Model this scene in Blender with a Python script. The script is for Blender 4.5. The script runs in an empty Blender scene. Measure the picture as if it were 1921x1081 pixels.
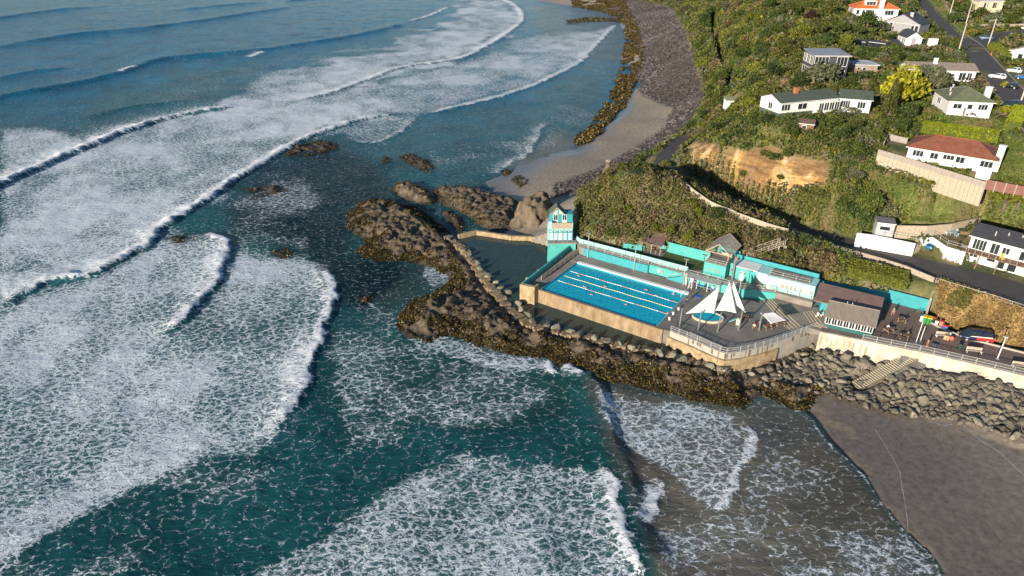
import bpy, bmesh, math, random
import numpy as np
from mathutils import Vector
R = math.radians
C = bpy.context.scene.collection
SC = bpy.context.scene
rnd = random.Random(7)
nrs = np.random.RandomState(11)

# ------------------------------------------------------------------ camera
F = 24.0 / 36.0 * 1921; PITCH = R(28.5); CAMZ = 70.7
CP, SP = math.cos(PITCH), math.sin(PITCH)
cd = bpy.data.cameras.new('camera'); cam = bpy.data.objects.new('camera', cd); C.objects.link(cam)
cam.location = (0, 0, CAMZ); cam.rotation_euler = (R(90) - PITCH, 0, 0)
cd.lens = 24; cd.sensor_width = 36; cd.clip_start = 1; cd.clip_end = 9000
SC.camera = cam

def rdir(px, py):
    x = (px - 960.5) / F; y = -(py - 540.5) / F
    return np.array([x, CP + y * SP, -SP + y * CP])
def V(px, py, z):                      # survey point: ground position of a photo point at a known height
    d = rdir(px, py); t = (z - CAMZ) / d[2]
    return np.array([d[0] * t, d[1] * t, z])
def V2(px, py, z=0.0): return V(px, py, z)[:2]
def poly2(pts, z=0.0): return np.array([V2(p[0], p[1], z) for p in pts])
def project(x, y, z):
    dz = z - CAMZ
    zc = y * CP - dz * SP; yc = y * SP + dz * CP
    return 960.5 + F * x / zc, 540.5 - F * yc / zc

# ------------------------------------------------------------------ numpy tools
def _h(ix, iy, s):
    h = (ix.astype(np.int64) * 374761393 + iy.astype(np.int64) * 668265263 + s * 974634777) & 0xffffffff
    h = ((h ^ (h >> 13)) * 1274126177) & 0xffffffff
    h = ((h ^ (h >> 16)) * 2246822519) & 0xffffffff
    return ((h ^ (h >> 15)) & 0xffff) / 65535.0
def vnoise(x, y, s=0):
    ix = np.floor(x); iy = np.floor(y); fx = x - ix; fy = y - iy
    fx = fx * fx * (3 - 2 * fx); fy = fy * fy * (3 - 2 * fy)
    a = _h(ix, iy, s); b = _h(ix + 1, iy, s); c = _h(ix, iy + 1, s); d = _h(ix + 1, iy + 1, s)
    return (a + (b - a) * fx) * (1 - fy) + (c + (d - c) * fx) * fy
def fbm(x, y, s=0, o=4, g=0.5):
    r = 0; a = 1; t = 0
    for k in range(o):
        r = r + a * vnoise(x * 2 ** k + 17.3 * k, y * 2 ** k - 9.1 * k, s + k); t += a; a *= g
    return r / t
def cell(x, y, s, seed):
    """jittered cells: distance to the nearest centre (in cell units) and that cell's random number"""
    x = x / s; y = y / s; ix = np.floor(x); iy = np.floor(y); bd = np.full(x.shape, 9.0); bh = np.zeros(x.shape)
    for dx in (-1, 0, 1):
        for dy in (-1, 0, 1):
            cx = ix + dx; cy = iy + dy; q = np.hypot(cx + .15 + .7 * _h(cx, cy, seed) - x, cy + .15 + .7 * _h(cx, cy, seed + 1) - y); m = q < bd
            bd = np.where(m, q, bd); bh = np.where(m, _h(cx, cy, seed + 2), bh)
    return bd, bh
def sstep(a, b, x):
    t = np.clip((x - a) / (b - a), 0, 1); return t * t * (3 - 2 * t)
def inpoly(x, y, P):
    P = np.asarray(P); r = np.zeros(np.shape(x), bool); n = len(P)
    for i in range(n):
        x1, y1 = P[i]; x2, y2 = P[(i + 1) % n]
        if y1 == y2: continue
        c = ((y1 > y) != (y2 > y)) & (x < (x2 - x1) * (y - y1) / (y2 - y1) + x1); r ^= c
    return r
def pldist(x, y, P, closed=False):
    """distance to polyline, signed side (+ = right of travel), arc parameter 0..1"""
    P = np.asarray(P, float); n = len(P); best = np.full(np.shape(x), 1e9); side = np.zeros(np.shape(x)); par = np.zeros(np.shape(x))
    L = [0]
    for i in range(n - 1): L.append(L[-1] + np.hypot(*(P[i + 1] - P[i])))
    for i in range(n if closed else n - 1):
        a = P[i]; b = P[(i + 1) % n]; d = b - a; l2 = max(d @ d, 1e-9)
        t = np.clip(((x - a[0]) * d[0] + (y - a[1]) * d[1]) / l2, 0, 1)
        dx = x - a[0] - t * d[0]; dy = y - a[1] - t * d[1]; q = np.hypot(dx, dy)
        m = q < best
        best = np.where(m, q, best)
        side = np.where(m, np.sign((x - a[0]) * d[1] - (y - a[1]) * d[0]), side)
        if not closed: par = np.where(m, (L[i] + t * math.sqrt(l2)) / L[-1], par)
    return best, side, par
def psd(x, y, P):
    """signed distance to polygon, + inside"""
    d, _, _ = pldist(x, y, P, True)
    return np.where(inpoly(x, y, P), d, -d)
def smooth_line(P, n=6):
    P = np.asarray(P, float); out = []
    Q = np.vstack([2 * P[0] - P[1], P, 2 * P[-1] - P[-2]])
    for i in range(1, len(Q) - 2):
        for k in range(n):
            t = k / n
            out.append(0.5 * ((2 * Q[i]) + (-Q[i - 1] + Q[i + 1]) * t + (2 * Q[i - 1] - 5 * Q[i] + 4 * Q[i + 1] - Q[i + 2]) * t * t + (-Q[i - 1] + 3 * Q[i] - 3 * Q[i + 1] + Q[i + 2]) * t ** 3))
    out.append(P[-1]); return np.array(out)

# ------------------------------------------------------------------ materials
def nt(name):
    m = bpy.data.materials.new(name); m.use_nodes = True
    return m, m.node_tree.nodes, m.node_tree.links, m.node_tree.nodes['Principled BSDF']
def N(nodes, typ, **kw):
    n = nodes.new('ShaderNode' + typ)
    for k, v in kw.items():
        if k in n.inputs.keys(): n.inputs[k].default_value = v
        else: setattr(n, k, v)
    return n
MATS = {}
def mat(name, col, rough=0.7, var=0.12, scale=1.5, metal=0.0, bump=0.0, bscale=None, spec=None, col2=None, detail=4, stretch=None):
    """painted / plain surface: base colour broken up by soft noise (weathering) and a little bump"""
    if name in MATS: return MATS[name]
    m, ns, ln, b = nt(name)
    tc = N(ns, 'TexCoord'); mp = N(ns, 'Mapping'); ln.new(tc.outputs['Object'], mp.inputs[0])
    if stretch: mp.inputs['Scale'].default_value = stretch
    nz = N(ns, 'TexNoise', Scale=scale, Detail=detail, Roughness=0.65); ln.new(mp.outputs[0], nz.inputs['Vector'])
    rp = N(ns, 'ValToRGB')
    c2 = col2 or tuple(c * (1 - 2.2 * var) for c in col)
    rp.color_ramp.elements[0].position = 0.3; rp.color_ramp.elements[1].position = 0.72
    rp.color_ramp.elements[0].color = (*c2, 1); rp.color_ramp.elements[1].color = (*[min(1, c * (1 + var * .6)) for c in col], 1)
    ln.new(nz.outputs[0], rp.inputs[0]); ln.new(rp.outputs[0], b.inputs['Base Color'])
    b.inputs['Roughness'].default_value = rough; b.inputs['Metallic'].default_value = metal
    if spec is not None: b.inputs['Specular IOR Level'].default_value = spec
    if bump:
        n2 = N(ns, 'TexNoise', Scale=bscale or scale * 4, Detail=5); ln.new(mp.outputs[0], n2.inputs['Vector'])
        bp = N(ns, 'Bump', Strength=bump, Distance=0.15); ln.new(n2.outputs[0], bp.inputs['Height']); ln.new(bp.outputs[0], b.inputs['Normal'])
    MATS[name] = m; return m

# ------------------------------------------------------------------ mesh builder
class MB:
    def __init__(s): s.v = []; s.f = []
    def add(s, vs, fs):
        o = len(s.v); s.v += [tuple(map(float, v)) for v in vs]; s.f += [tuple(i + o for i in f) for f in fs]; return s
    def box(s, c, sx, sy, sz, rz=0.0):       # c = centre of the base
        ca, sa = math.cos(rz), math.sin(rz); vs = []
        for z in (0, sz):
            for x, y in ((-.5, -.5), (.5, -.5), (.5, .5), (-.5, .5)):
                X, Y = x * sx, y * sy; vs.append((c[0] + X * ca - Y * sa, c[1] + X * sa + Y * ca, c[2] + z))
        return s.add(vs, [(3, 2, 1, 0), (4, 5, 6, 7), (0, 1, 5, 4), (1, 2, 6, 5), (2, 3, 7, 6), (3, 0, 4, 7)])
    def prism(s, P, z0, z1):                 # polygon extruded, z1 may be a list
        n = len(P); A = sum(P[i][0] * P[(i + 1) % n][1] - P[(i + 1) % n][0] * P[i][1] for i in range(n))
        zs = list(z1) if hasattr(z1, '__len__') else [z1] * n
        zb = list(z0) if hasattr(z0, '__len__') else [z0] * n
        P = [(p[0], p[1], a, b) for p, a, b in zip(P, zb, zs)]
        if A < 0: P = P[::-1]
        vs = [(p[0], p[1], p[2]) for p in P] + [(p[0], p[1], p[3]) for p in P]
        return s.add(vs, [tuple(range(n))[::-1], tuple(range(n, 2 * n))] + [(i, (i + 1) % n, n + (i + 1) % n, n + i) for i in range(n)])
    def wall(s, A, B, z0, z1, t=0.2):        # upright slab along A-B; z0/z1 scalars or (at A, at B)
        A = np.array(A[:2], float); B = np.array(B[:2], float); d = B - A; d = d / max(np.hypot(*d), 1e-6); nn = np.array([-d[1], d[0]]) * t / 2
        f = lambda z: (z, z) if not hasattr(z, '__len__') else z
        a0, b0 = f(z0); a1, b1 = f(z1)
        return s.prism([A - nn, B - nn, B + nn, A + nn], [a0, b0, b0, a0], [a1, b1, b1, a1])
    def pwall(s, P, z0, z1, t=0.2):
        for i in range(len(P) - 1): s.wall(P[i], P[i + 1], z0[i:i + 2] if hasattr(z0, '__len__') else z0, z1[i:i + 2] if hasattr(z1, '__len__') else z1, t)
        return s
    def bar(s, a, b, w, h=None):             # square bar between two 3-D points
        a = Vector(a); b = Vector(b); d = (b - a).normalized(); h = h or w
        u = d.cross(Vector((0, 0, 1)));
        if u.length < 1e-3: u = Vector((1, 0, 0))
        u.normalize(); w2 = u.cross(d)
        vs = []
        for p in (a, b):
            for x, y in ((-1, -1), (1, -1), (1, 1), (-1, 1)): vs.append(p + u * x * w / 2 + w2 * y * h / 2)
        return s.add(vs, [(0, 1, 2, 3), (7, 6, 5, 4), (0, 4, 5, 1), (1, 5, 6, 2), (2, 6, 7, 3), (3, 7, 4, 0)])
    def tube(s, pts, rs, n=8, cap=True):
        pts = [Vector(p) for p in pts]; rs = rs if hasattr(rs, '__len__') else [rs] * len(pts); vs = []; fs = []
        for i, p in enumerate(pts):
            d = (pts[min(i + 1, len(pts) - 1)] - pts[max(i - 1, 0)]).normalized()
            u = d.orthogonal().normalized(); w = d.cross(u)
            for k in range(n):
                t = 2 * math.pi * k / n; vs.append(p + (u * math.cos(t) + w * math.sin(t)) * rs[i])
        for i in range(len(pts) - 1):
            for k in range(n): fs.append((i * n + k, i * n + (k + 1) % n, (i + 1) * n + (k + 1) % n, (i + 1) * n + k))
        if cap: fs += [tuple(range(n))[::-1], tuple(range((len(pts) - 1) * n, len(pts) * n))]
        return s.add(vs, fs)
    def ell(s, c, rx, ry, rz, n=10, m=6):
        vs = [(c[0], c[1], c[2] - rz)]; fs = []
        for j in range(1, m):
            a = -math.pi / 2 + math.pi * j / m
            for k in range(n):
                t = 2 * math.pi * k / n; vs.append((c[0] + rx * math.cos(a) * math.cos(t), c[1] + ry * math.cos(a) * math.sin(t), c[2] + rz * math.sin(a)))
        vs.append((c[0], c[1], c[2] + rz)); T = len(vs) - 1
        for k in range(n):
            fs.append((0, 1 + (k + 1) % n, 1 + k)); fs.append((T, T - n + k, T - n + (k + 1) % n))
        for j in range(m - 2):
            for k in range(n): fs.append((1 + j * n + k, 1 + j * n + (k + 1) % n, 1 + (j + 1) * n + (k + 1) % n, 1 + (j + 1) * n + k))
        return s.add(vs, fs)
    def mesh(s, name, m, org=(0, 0, 0), smooth=False):
        me = bpy.data.meshes.new(name)
        me.from_pydata([(v[0] - org[0], v[1] - org[1], v[2] - org[2]) for v in s.v], [], s.f)
        for k in (m if isinstance(m, (list, tuple)) else [m]): me.materials.append(k)
        if smooth: me.polygons.foreach_set('use_smooth', [True] * len(me.polygons))
        me.update(); return me

def worg(o):
    v = Vector((0, 0, 0))
    while o is not None: v = v + o.location; o = o.parent
    return v
def tag(o, label=None, cat=None, group=None, kind=None):
    if label: o['label'] = label
    if cat: o['category'] = cat
    if group: o['group'] = group
    if kind: o['kind'] = kind
    return o
def thing(name, label, cat, loc=(0, 0, 0), rz=0.0, group=None):
    o = bpy.data.objects.new(name, None); C.objects.link(o); o.location = [float(a) for a in loc]; o.rotation_euler = (0, 0, rz)
    o.empty_display_size = 0.2
    return tag(o, label, cat, group)
def part(name, mb, m, parent=None, local=False, smooth=False, label=None):
    """one mesh object; geometry given in world coordinates unless local"""
    org = (0, 0, 0) if (local or parent is None) else worg(parent)
    o = bpy.data.objects.new(name, mb.mesh(name, m, org, smooth)); C.objects.link(o)
    if parent is not None: o.parent = parent
    if label: o['label'] = label
    return o
def struct(name, mb, m, kind='structure', smooth=False): return tag(part(name, mb, m, smooth=smooth), kind=kind)
def solo(name, mb, m, label, cat, group=None, smooth=False, loc=None):
    """a thing that is a single mesh, its origin at its base"""
    if loc is None:
        a = np.array(mb.v); loc = ((a[:, 0].min() + a[:, 0].max()) / 2, (a[:, 1].min() + a[:, 1].max()) / 2, a[:, 2].min())
    o = bpy.data.objects.new(name, mb.mesh(name, m, loc, smooth)); C.objects.link(o); o.location = loc
    return tag(o, label, cat, group)
def copy_tree(o, parent=None):
    c = o.copy(); C.objects.link(c)
    if parent is not None: c.parent = parent
    for ch in list(o.children): copy_tree(ch, c)
    return c
def place(o, loc, rz=None, label=None, group=None, first=False):
    c = o if first else copy_tree(o)
    c.location = [float(a) for a in loc]
    if rz is not None: c.rotation_euler = (0, 0, rz)
    if label: c['label'] = label
    if group: c['group'] = group
    return c
def npmesh(name, verts, quads, m, attrs=None, smooth=True, tris=False):
    me = bpy.data.meshes.new(name); nv = len(verts); k = 3 if tris else 4; nf = len(quads)
    me.vertices.add(nv); me.vertices.foreach_set('co', np.ascontiguousarray(verts, np.float32).ravel())
    me.loops.add(nf * k); me.loops.foreach_set('vertex_index', np.ascontiguousarray(quads, np.int32).ravel())
    me.polygons.add(nf); me.polygons.foreach_set('loop_start', np.arange(0, nf * k, k, dtype=np.int32))
    me.polygons.foreach_set('use_smooth', np.full(nf, smooth, bool))
    for kk in (m if isinstance(m, (list, tuple)) else [m]): me.materials.append(kk)
    for an, (dom, typ, data) in (attrs or {}).items():
        a = me.attributes.new(an, typ, dom)
        a.data.foreach_set('color' if typ == 'FLOAT_COLOR' else 'value', np.ascontiguousarray(data, np.float32).ravel())
    me.update(calc_edges=True); me.validate(); return me
def gridfaces(ny, nx):
    i = np.arange(ny * nx).reshape(ny, nx)
    return np.stack([i[:-1, :-1], i[:-1, 1:], i[1:, 1:], i[1:, :-1]], -1).reshape(-1, 4)
def link(name, me, kind=None):
    o = bpy.data.objects.new(name, me); C.objects.link(o)
    if kind: o['kind'] = kind
    return o
# ================================================================== TERRAIN
CTRL = '''
100 1000 -3;500 900 -3;900 850 -3;300 300 -3;700 480 -2.5;600 100 -3;850 60 -3;300 20 -4;960 110 -3;-300 600 -4;-300 20 -4;-900 200 -4;1000 40 -3;850 170 -2.5;800 260 -1.5
900 700 -2;1150 760 -.8;1250 850 -.8;1350 950 -.8;1200 1050 -1;1000 1000 -2;1150 1200 -1
1070 280 -.1;1095 235 -.3;1130 190 -.3;1180 130 -.1;1175 60 -.1;1190 95 .25;1060 15 -.5;900 345 -.1;980 292 -.1;1035 240 -.3
1000 320 .35;1060 295 .6;1130 300 1.2;1130 265 .9;1200 230 1.9;1245 200 2.8;1272 255 4.2;1250 150 3.0;1205 140 1.2;1205 60 1.0;1240 60 2.8;1160 8 2.2;1230 20 3
1325 180 6;1303 110 5.5;1290 60 5.5;1262 15 5;1296 255 8.5;1290 215 5
940 345 .3;1030 345 1.2;1075 345 2.6;1060 375 3.0;1000 400 1.5;1020 430 2.0
1215 300 7;1250 290 8.6;1285 262 8.4;1262 318 8.4;1800 528 9.7;1900 562 9.7;2000 600 9.7
1150 325 16;1180 316 19.5;1225 326 19.5;1262 347 17.5;1300 374 14.6;1330 390 13.2;1370 404 12.4;1420 423 11.9;1475 439 11.4
1098 425 8.6;1100 395 10.4;1120 352 13.0;1082 365 2.8;1100 340 3
1150 400 11.4;1200 400 12.0;1260 410 11.2;1320 430 10.2;1240 360 15.6;1190 355 15.8
1092 452 6.3;1150 470 6.8;1200 478 7.2;1260 462 8.0;1320 475 8.2;1400 500 8.6;1360 460 9.8;1440 475 9.8
1500 480 9.7;1600 505 9.9;1680 520 9.9;1560 518 8.4;1640 538 8.3;1720 545 8.2;1740 535 9.4
1762 604 5.1;1800 618 5.1;1870 643 5.1;1921 658 5.1;2000 690 5.1;1765 530 9.4;1850 558 9.5;1921 585 9.5
1720 640 5.1;1800 660 5.1;1900 690 5.1
1296 312 11.6;1350 350 12.6;1430 372 13.6;1500 366 14.6;1560 368 15.5;1288 272 16.6;1350 274 19.6;1430 275 20.8;1540 298 21.2;1580 335 20
1330 352 10.6;1400 388 10.8;1500 424 11;1600 442 11.2;1650 440 12;1560 400 14
1740 410 14.6;1680 360 18;1800 392 15.5;1640 320 21;1660 310 21.3;1714 340 21.2;1790 364 21.2;1750 340 21.3;1840 374 21;1880 400 16;1830 480 9.8;1870 500 9.8;1921 520 9.8;1720 450 10.5;1850 420 12.8;1921 440 12.8;1780 430 12.6
1700 296 24;1855 337 24;1720 265 24.2;1840 262 24.4;1885 290 24.2;1660 268 24;1921 320 23;1900 370 19;2000 380 20
1760 233 26.4;1880 248 26.2;1780 214 27.5;1865 214 27.5;1700 225 26;1921 240 26.3;1720 190 27
1461 219 27;1637 210 27;1431 208 27;1550 242 25;1460 240 25.4;1640 240 25.4;1405 262 21.6;1540 270 23.2;1620 280 23.0;1560 160 28
1345 200 14.5;1400 155 25;1380 100 25;1350 50 25;1330 10 25;1450 100 30;1450 30 37;1550 60 36;1340 130 14.5;1325 80 14;1310 30 14;1370 240 20;1340 240 14;1400 40 32
1540 140 30;1600 130 30;1620 90 31.5;1680 100 31.5;1760 120 29.5;1835 150 28.8;1690 142 29;1640 50 34;1600 20 36.5;1720 40 33
1880 145 28.3;1860 100 29;1800 70 30.3;1760 20 32;1740 -10 33;1830 40 31;1900 60 30.5;1921 200 27.2;2000 100 29;2100 300 25;2300 500 12;2000 680 5.2;1820 10 34;1890 10 35
1700 -60 46;1400 -60 48;1900 -50 44;1250 -40 8;1180 -30 1;2100 -30 38;1890 351 23.3;1930 359 23.3;2300 100 32;1000 -40 -3
1560 790 .0;1600 850 .02;1750 850 .2;1650 960 .03;1921 850 1.2;1800 990 .45;1921 1000 1.0;1850 1080 .8;2100 1000 2.0;1760 1150 .3;1600 1100 -.3;1500 950 -.4;1450 850 -.4;2300 800 5.2
1470 765 -.3;1600 735 .4;1700 765 .6;1790 785 .9;1921 812 1.4;1540 648 2.9;1700 680 3.1;1921 722 3.3;1400 690 1.6;1450 720 .6;2000 745 3.4
'''
cps = [tuple(map(float, c.split())) for c in CTRL.replace('\n', ';').split(';') if c.strip()]
CW = np.array([V(*c) for c in cps])
# land continues beyond the frame
CW = np.vstack([CW, [[300, 300, 45], [420, 420, 70], [300, 600, 75], [200, 760, 60], [420, 760, 90], [420, 150, 25], [300, 120, 12], [420, 60, 5], [250, 60, 4], [150, 900, 5], [0, 900, -4], [-200, 600, -4], [-60, 60, -3]]])
nC = len(CW)
D = np.hypot(CW[:, None, 0] - CW[None, :, 0], CW[:, None, 1] - CW[None, :, 1])
A = np.zeros((nC + 1, nC + 1)); A[:nC, :nC] = -D - np.eye(nC) * -0.05; A[:nC, nC] = 1; A[nC, :nC] = 1
wts = np.linalg.solve(A, np.append(CW[:, 2], 0))
NXT = 620; NYT = 640
gx = np.linspace(-60, 60 + 0.66 * NXT * 0.94, NXT); gy = 48 * np.exp(np.linspace(0, math.log(900 / 48), NYT))
TX, TY = np.meshgrid(gx, gy)
TZ = np.zeros_like(TX)
for i in range(nC): TZ -= wts[i] * np.hypot(TX - CW[i, 0], TY - CW[i, 1])
TZ += wts[nC]
PX, PY = project(TX, TY, TZ)          # where each ground point is seen from the survey position

def pmask(pts, soft=3.0):             # soft region mask, traced on the survey photo
    d = psd(PX, PY, pts); return sstep(-soft, soft, d)
# vegetated, rough and sand areas
BEACHFOOT = [(1195, 0), (1262, 15), (1290, 60), (1303, 110), (1325, 180), (1296, 235), (1272, 258), (1215, 292), (1150, 318), (1098, 345), (1080, 380)]
m_land = pmask(BEACHFOOT + [(1085, 452), (1150, 472), (1330, 500), (1560, 540), (1740, 580), (2400, 800), (2400, -200), (1195, -200)], 3)
CLIFF = [(1288, 280), (1300, 266), (1350, 272), (1400, 285), (1440, 276), (1480, 292), (1520, 300), (1552, 306), (1556, 335), (1548, 352), (1530, 346), (1510, 352), (1480, 357), (1440, 346), (1420, 356), (1395, 345), (1370, 322), (1340, 318), (1312, 310), (1292, 300)]
m_cliff = pmask(CLIFF, 6)
rough = fbm(TX * .12, TY * .12, 3, 4) - .5
TZ += m_land * rough * 1.1
ridg = np.abs(fbm(TX * .22 + TY * .1, TZ * .35, 8, 4) - .5) * 2
TZ += m_cliff * (ridg - .35) * 2.2

# roads and level pads cut into the ground --------------------------------
def flatten_path(pts, hw, soft=1.5):
    global TZ
    W = np.array([V(*p) for p in pts]); W = smooth_line(W, 5)
    d, _, par = pldist(TX, TY, W[:, :2])
    if hasattr(hw, '__len__'): hw = np.interp(par, np.linspace(0, 1, len(hw)), hw) + .8
    L = np.r_[0, np.cumsum(np.hypot(*np.diff(W[:, :2], axis=0).T))]; L /= L[-1]
    z = np.interp(par, L, W[:, 2]); m = 1 - sstep(hw, hw + soft, d)
    TZ = TZ * (1 - m) + z * m
    return W
def pad(pts, z, soft=1.0, zref=None):
    global TZ
    P = poly2(pts, z if zref is None else zref); m = sstep(-soft, 0.0, psd(TX, TY, P)); TZ = TZ * (1 - m) + z * m
ROAD1 = [(1290, 258, 8.4), (1268, 274, 8.5), (1244, 300, 8.5), (1262, 322, 8.3), (1320, 357, 8.3), (1400, 394, 8.4), (1480, 424, 8.6), (1560, 450, 8.9), (1640, 475, 9.3), (1720, 500, 9.65), (1800, 522, 9.7), (1900, 550, 9.7), (2050, 600, 9.7)]
ROADW = [2.2, 2.2, 2.2, 2.3, 2.4, 2.5, 2.6, 2.8, 3.4, 4.6, 5.4, 5.6, 5.6]
STREET_A = [(1700, -30, 33.4), (1728, 0, 32.6), (1755, 32, 31.6), (1785, 62, 30.6), (1815, 82, 29.9), (1835, 105, 29.3), (1865, 140, 28.6), (1905, 185, 27.8), (1960, 250, 27)]
STREET_B = [(1828, 88, 29.8), (1860, 70, 30.0), (1900, 64, 30.3), (1960, 58, 30.8), (2060, 52, 31)]
CPATH = [(1322, 20, 15), (1332, 50, 16), (1340, 85, 16.5), (1352, 115, 16.5), (1368, 140, 16), (1366, 165, 15), (1352, 200, 13)]
w_cp = flatten_path(CPATH, 1.3, 1.0)
w_road = flatten_path(ROAD1, ROADW); w_a = flatten_path(STREET_A, 5.0); w_b = flatten_path(STREET_B, 4.5)
PADS = [([(1426, 205), (1458, 222), (1560, 216), (1640, 214), (1650, 196), (1560, 188), (1440, 190)], 27.0),
        ([(1690, 300), (1660, 290), (1648, 280), (1665, 262), (1770, 256), (1880, 290), (1858, 342)], 24.0),
        ([(1768, 216), (1872, 218), (1885, 195), (1770, 178)], 27.5),
        ([(1680, 146), (1838, 158), (1850, 132), (1690, 122)], 29.0),
        ([(1500, 148), (1650, 150), (1650, 118), (1510, 112)], 30.2),
        ([(1640, 82), (1760, 104), (1800, 96), (1740, 40), (1640, 40)], 31.6),
        ([(1580, 25), (1700, 32), (1720, 5), (1590, -5)], 36.2),
        ([(1724, 466), (1770, 482), (1812, 496), (2000, 556), (2000, 600), (1800, 535), (1716, 500), (1712, 478)], 9.7), ([(1805, 494), (1770, 482), (1722, 468), (1730, 450), (1752, 447), (1777, 465), (1812, 474), (1822, 440), (2000, 480), (2000, 560)], 9.75),
        ([(1890, 130), (1930, 160), (2030, 160), (2030, 95), (1905, 95)], 28.8)]
for P, z in PADS: pad(P, z, 1.2)
pad([(1650, 300), (1714, 335), (1790, 359), (1842, 369), (1840, 377), (1788, 367), (1712, 343), (1648, 308)], 21.2, 1.2)
pad([(1612, 438), (1718, 457), (1729, 447), (1750, 446), (1777, 464), (1811, 472), (1817, 440), (1838, 416), (1790, 424), (1700, 424), (1640, 424)], 12.2, .5)
pad([(1606, 440), (1640, 443), (1718, 459), (1722, 468), (1712, 471), (1633, 453), (1610, 449)], 10.7, .4)
w_road = flatten_path(ROAD1, ROADW)
# ground under the pool complex is cut down to rock; the decks stand on it
pad([(838, 436), (960, 425), (1030, 440), (1062, 446), (1094, 458), (1150, 474), (1200, 484), (1262, 484), (1330, 506), (1470, 536), (1560, 555), (1660, 568), (1740, 590), (1756, 608), (1921, 664), (2100, 724), (2100, 770), (1921, 716), (1540, 637), (1395, 692), (1340, 690), (1250, 664), (1060, 624), (985, 602)], .7, .5, 4.5)
flatten_path([(1722, 664, 3.6), (1606, 725, -.1)], 1.7, .6)
TZ = np.where((TX < 120) & (TZ < -.02), TZ - .25, TZ)
EDGE = [(1440, 735), (1475, 764), (1514, 777), (1552, 827), (1619, 890), (1654, 944), (1701, 999), (1747, 1042), (1768, 1085), (1790, 1150)]
W_ED = smooth_line(poly2(EDGE, 0), 5); dG, sG, _ = pldist(TX, TY, W_ED); dG = -dG * sG
RIPZ = psd(TX, TY, poly2([(1392, 693), (1440, 682), (1532, 636), (1740, 684), (1921, 726), (2100, 752), (2100, 870), (1921, 830), (1860, 810), (1790, 790), (1730, 780), (1680, 774), (1620, 756), (1560, 736), (1500, 726), (1440, 720)], 1.0)) > -1.5
reg = (TY < 100) & (TX > 14) & ~RIPZ
TZ = np.where(reg & (dG <= 0), np.minimum(TZ, -.25), np.where(reg & (dG < 45), np.minimum(TZ, .07 + .03 * dG), TZ))
def Hz(x, y):
    x = np.asarray(x, float); y = np.asarray(y, float)
    fx = np.clip((x - gx[0]) / (gx[1] - gx[0]), 0, NXT - 1.001); fy = np.clip(np.log(np.maximum(y, 48) / 48) / math.log(900 / 48) * (NYT - 1), 0, NYT - 1.001)
    ix = fx.astype(int); iy = fy.astype(int); a = fx - ix; b = fy - iy
    return (TZ[iy, ix] * (1 - a) + TZ[iy, ix + 1] * a) * (1 - b) + (TZ[iy + 1, ix] * (1 - a) + TZ[iy + 1, ix + 1] * a) * b
_T = np.arange(45, 1000, .25)
def G(px, py):                         # point of the ground seen at a photo point
    d = rdir(px, py); x = d[0] * _T; y = d[1] * _T; z = CAMZ + d[2] * _T
    h = Hz(x, y); k = np.argmax(z < h); 
    if not (z < h).any(): k = len(_T) - 1
    return np.array([x[k], y[k], float(h[k])])

# ---- ground cover masks -> colour attributes (what grows or lies where)
PX, PY = project(TX, TY, TZ)
PEB = [(1120, -20), (1195, -20), (1262, 15), (1290, 60), (1303, 110), (1325, 180), (1296, 235), (1272, 258), (1215, 292), (1150, 318), (1085, 365), (1030, 372), (1040, 345), (1110, 322), (1170, 290), (1240, 245), (1262, 205), (1205, 180), (1188, 150), (1200, 110), (1192, 50), (1150, 20)]
m_peb = pmask(PEB, 6); m_land = pmask(BEACHFOOT + [(1085, 452), (1150, 472), (1330, 500), (1560, 540), (1740, 580), (2400, 800), (2400, -200), (1195, -200)], 3)
m_cliff = pmask(CLIFF, 5) * sstep(.34, .46, fbm((TX + .5 * TY) * .16, TZ * .30, 5, 3) + .10)
LAWNS = [[(1606, 440), (1640, 443), (1718, 459), (1724, 470), (1712, 475), (1633, 456), (1608, 450)], [(1600, 300), (1660, 330), (1850, 385), (1840, 418), (1760, 425), (1690, 415), (1660, 380)], [(1715, 208), (1775, 200), (1790, 222), (1900, 228), (1885, 262), (1720, 222)], [(1596, 84), (1650, 84), (1652, 104), (1596, 106)], [(1715, -30), (1740, -20), (1830, 55), (1812, 75), (1760, 25)], [(1590, 55), (1640, 50), (1640, 68), (1600, 72)], [(1880, 245), (1990, 300), (1990, 340), (1870, 310)], [(1415, 240), (1470, 240), (1480, 262), (1420, 262)], [(1860, 330), (1921, 300), (1960, 420), (1900, 410), (1850, 372)]]
m_lawn = np.zeros_like(TZ)
for P in LAWNS: m_lawn = np.maximum(m_lawn, pmask(P, 4))
DRYG = [(1756, 606), (1762, 526), (1850, 556), (1930, 584), (2100, 640), (2100, 720), (1921, 660), (1870, 645)]
m_dry = pmask(DRYG, 3)
gn = fbm(TX * .22, TY * .22, 21, 4); gn2 = fbm(TX * .9, TY * .9, 31, 3)
def mixc(col, c, m): return col * (1 - m[..., None]) + np.array(c) * m[..., None]
base = np.zeros(TZ.shape + (3,)) + np.array((.27, .225, .17))                   # sand
base = mixc(base, (.150, .124, .096), (1 - sstep(.15, 1.5, TZ)) * np.maximum(TY < 110, 1 - sstep(.1, .8, TZ)))                     # wet sand
base = mixc(base, (.064, .053, .045), m_peb)
veg = np.zeros_like(base) + np.array((.115, .115, .035)); veg = mixc(veg, (.19, .15, .075), sstep(.5, .68, gn)); veg = mixc(veg, (.07, .09, .026), sstep(.55, .4, gn) * .8)
base = mixc(base, (0, 0, 0), m_land) + veg * m_land[..., None]
lw = np.zeros_like(base) + np.array((.14, .17, .038)); lw = mixc(lw, (.22, .185, .07), sstep(.5, .68, gn)); base = base * (1 - m_lawn[..., None]) + lw * m_lawn[..., None]
base = mixc(base, (.23, .165, .075), m_dry)
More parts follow.
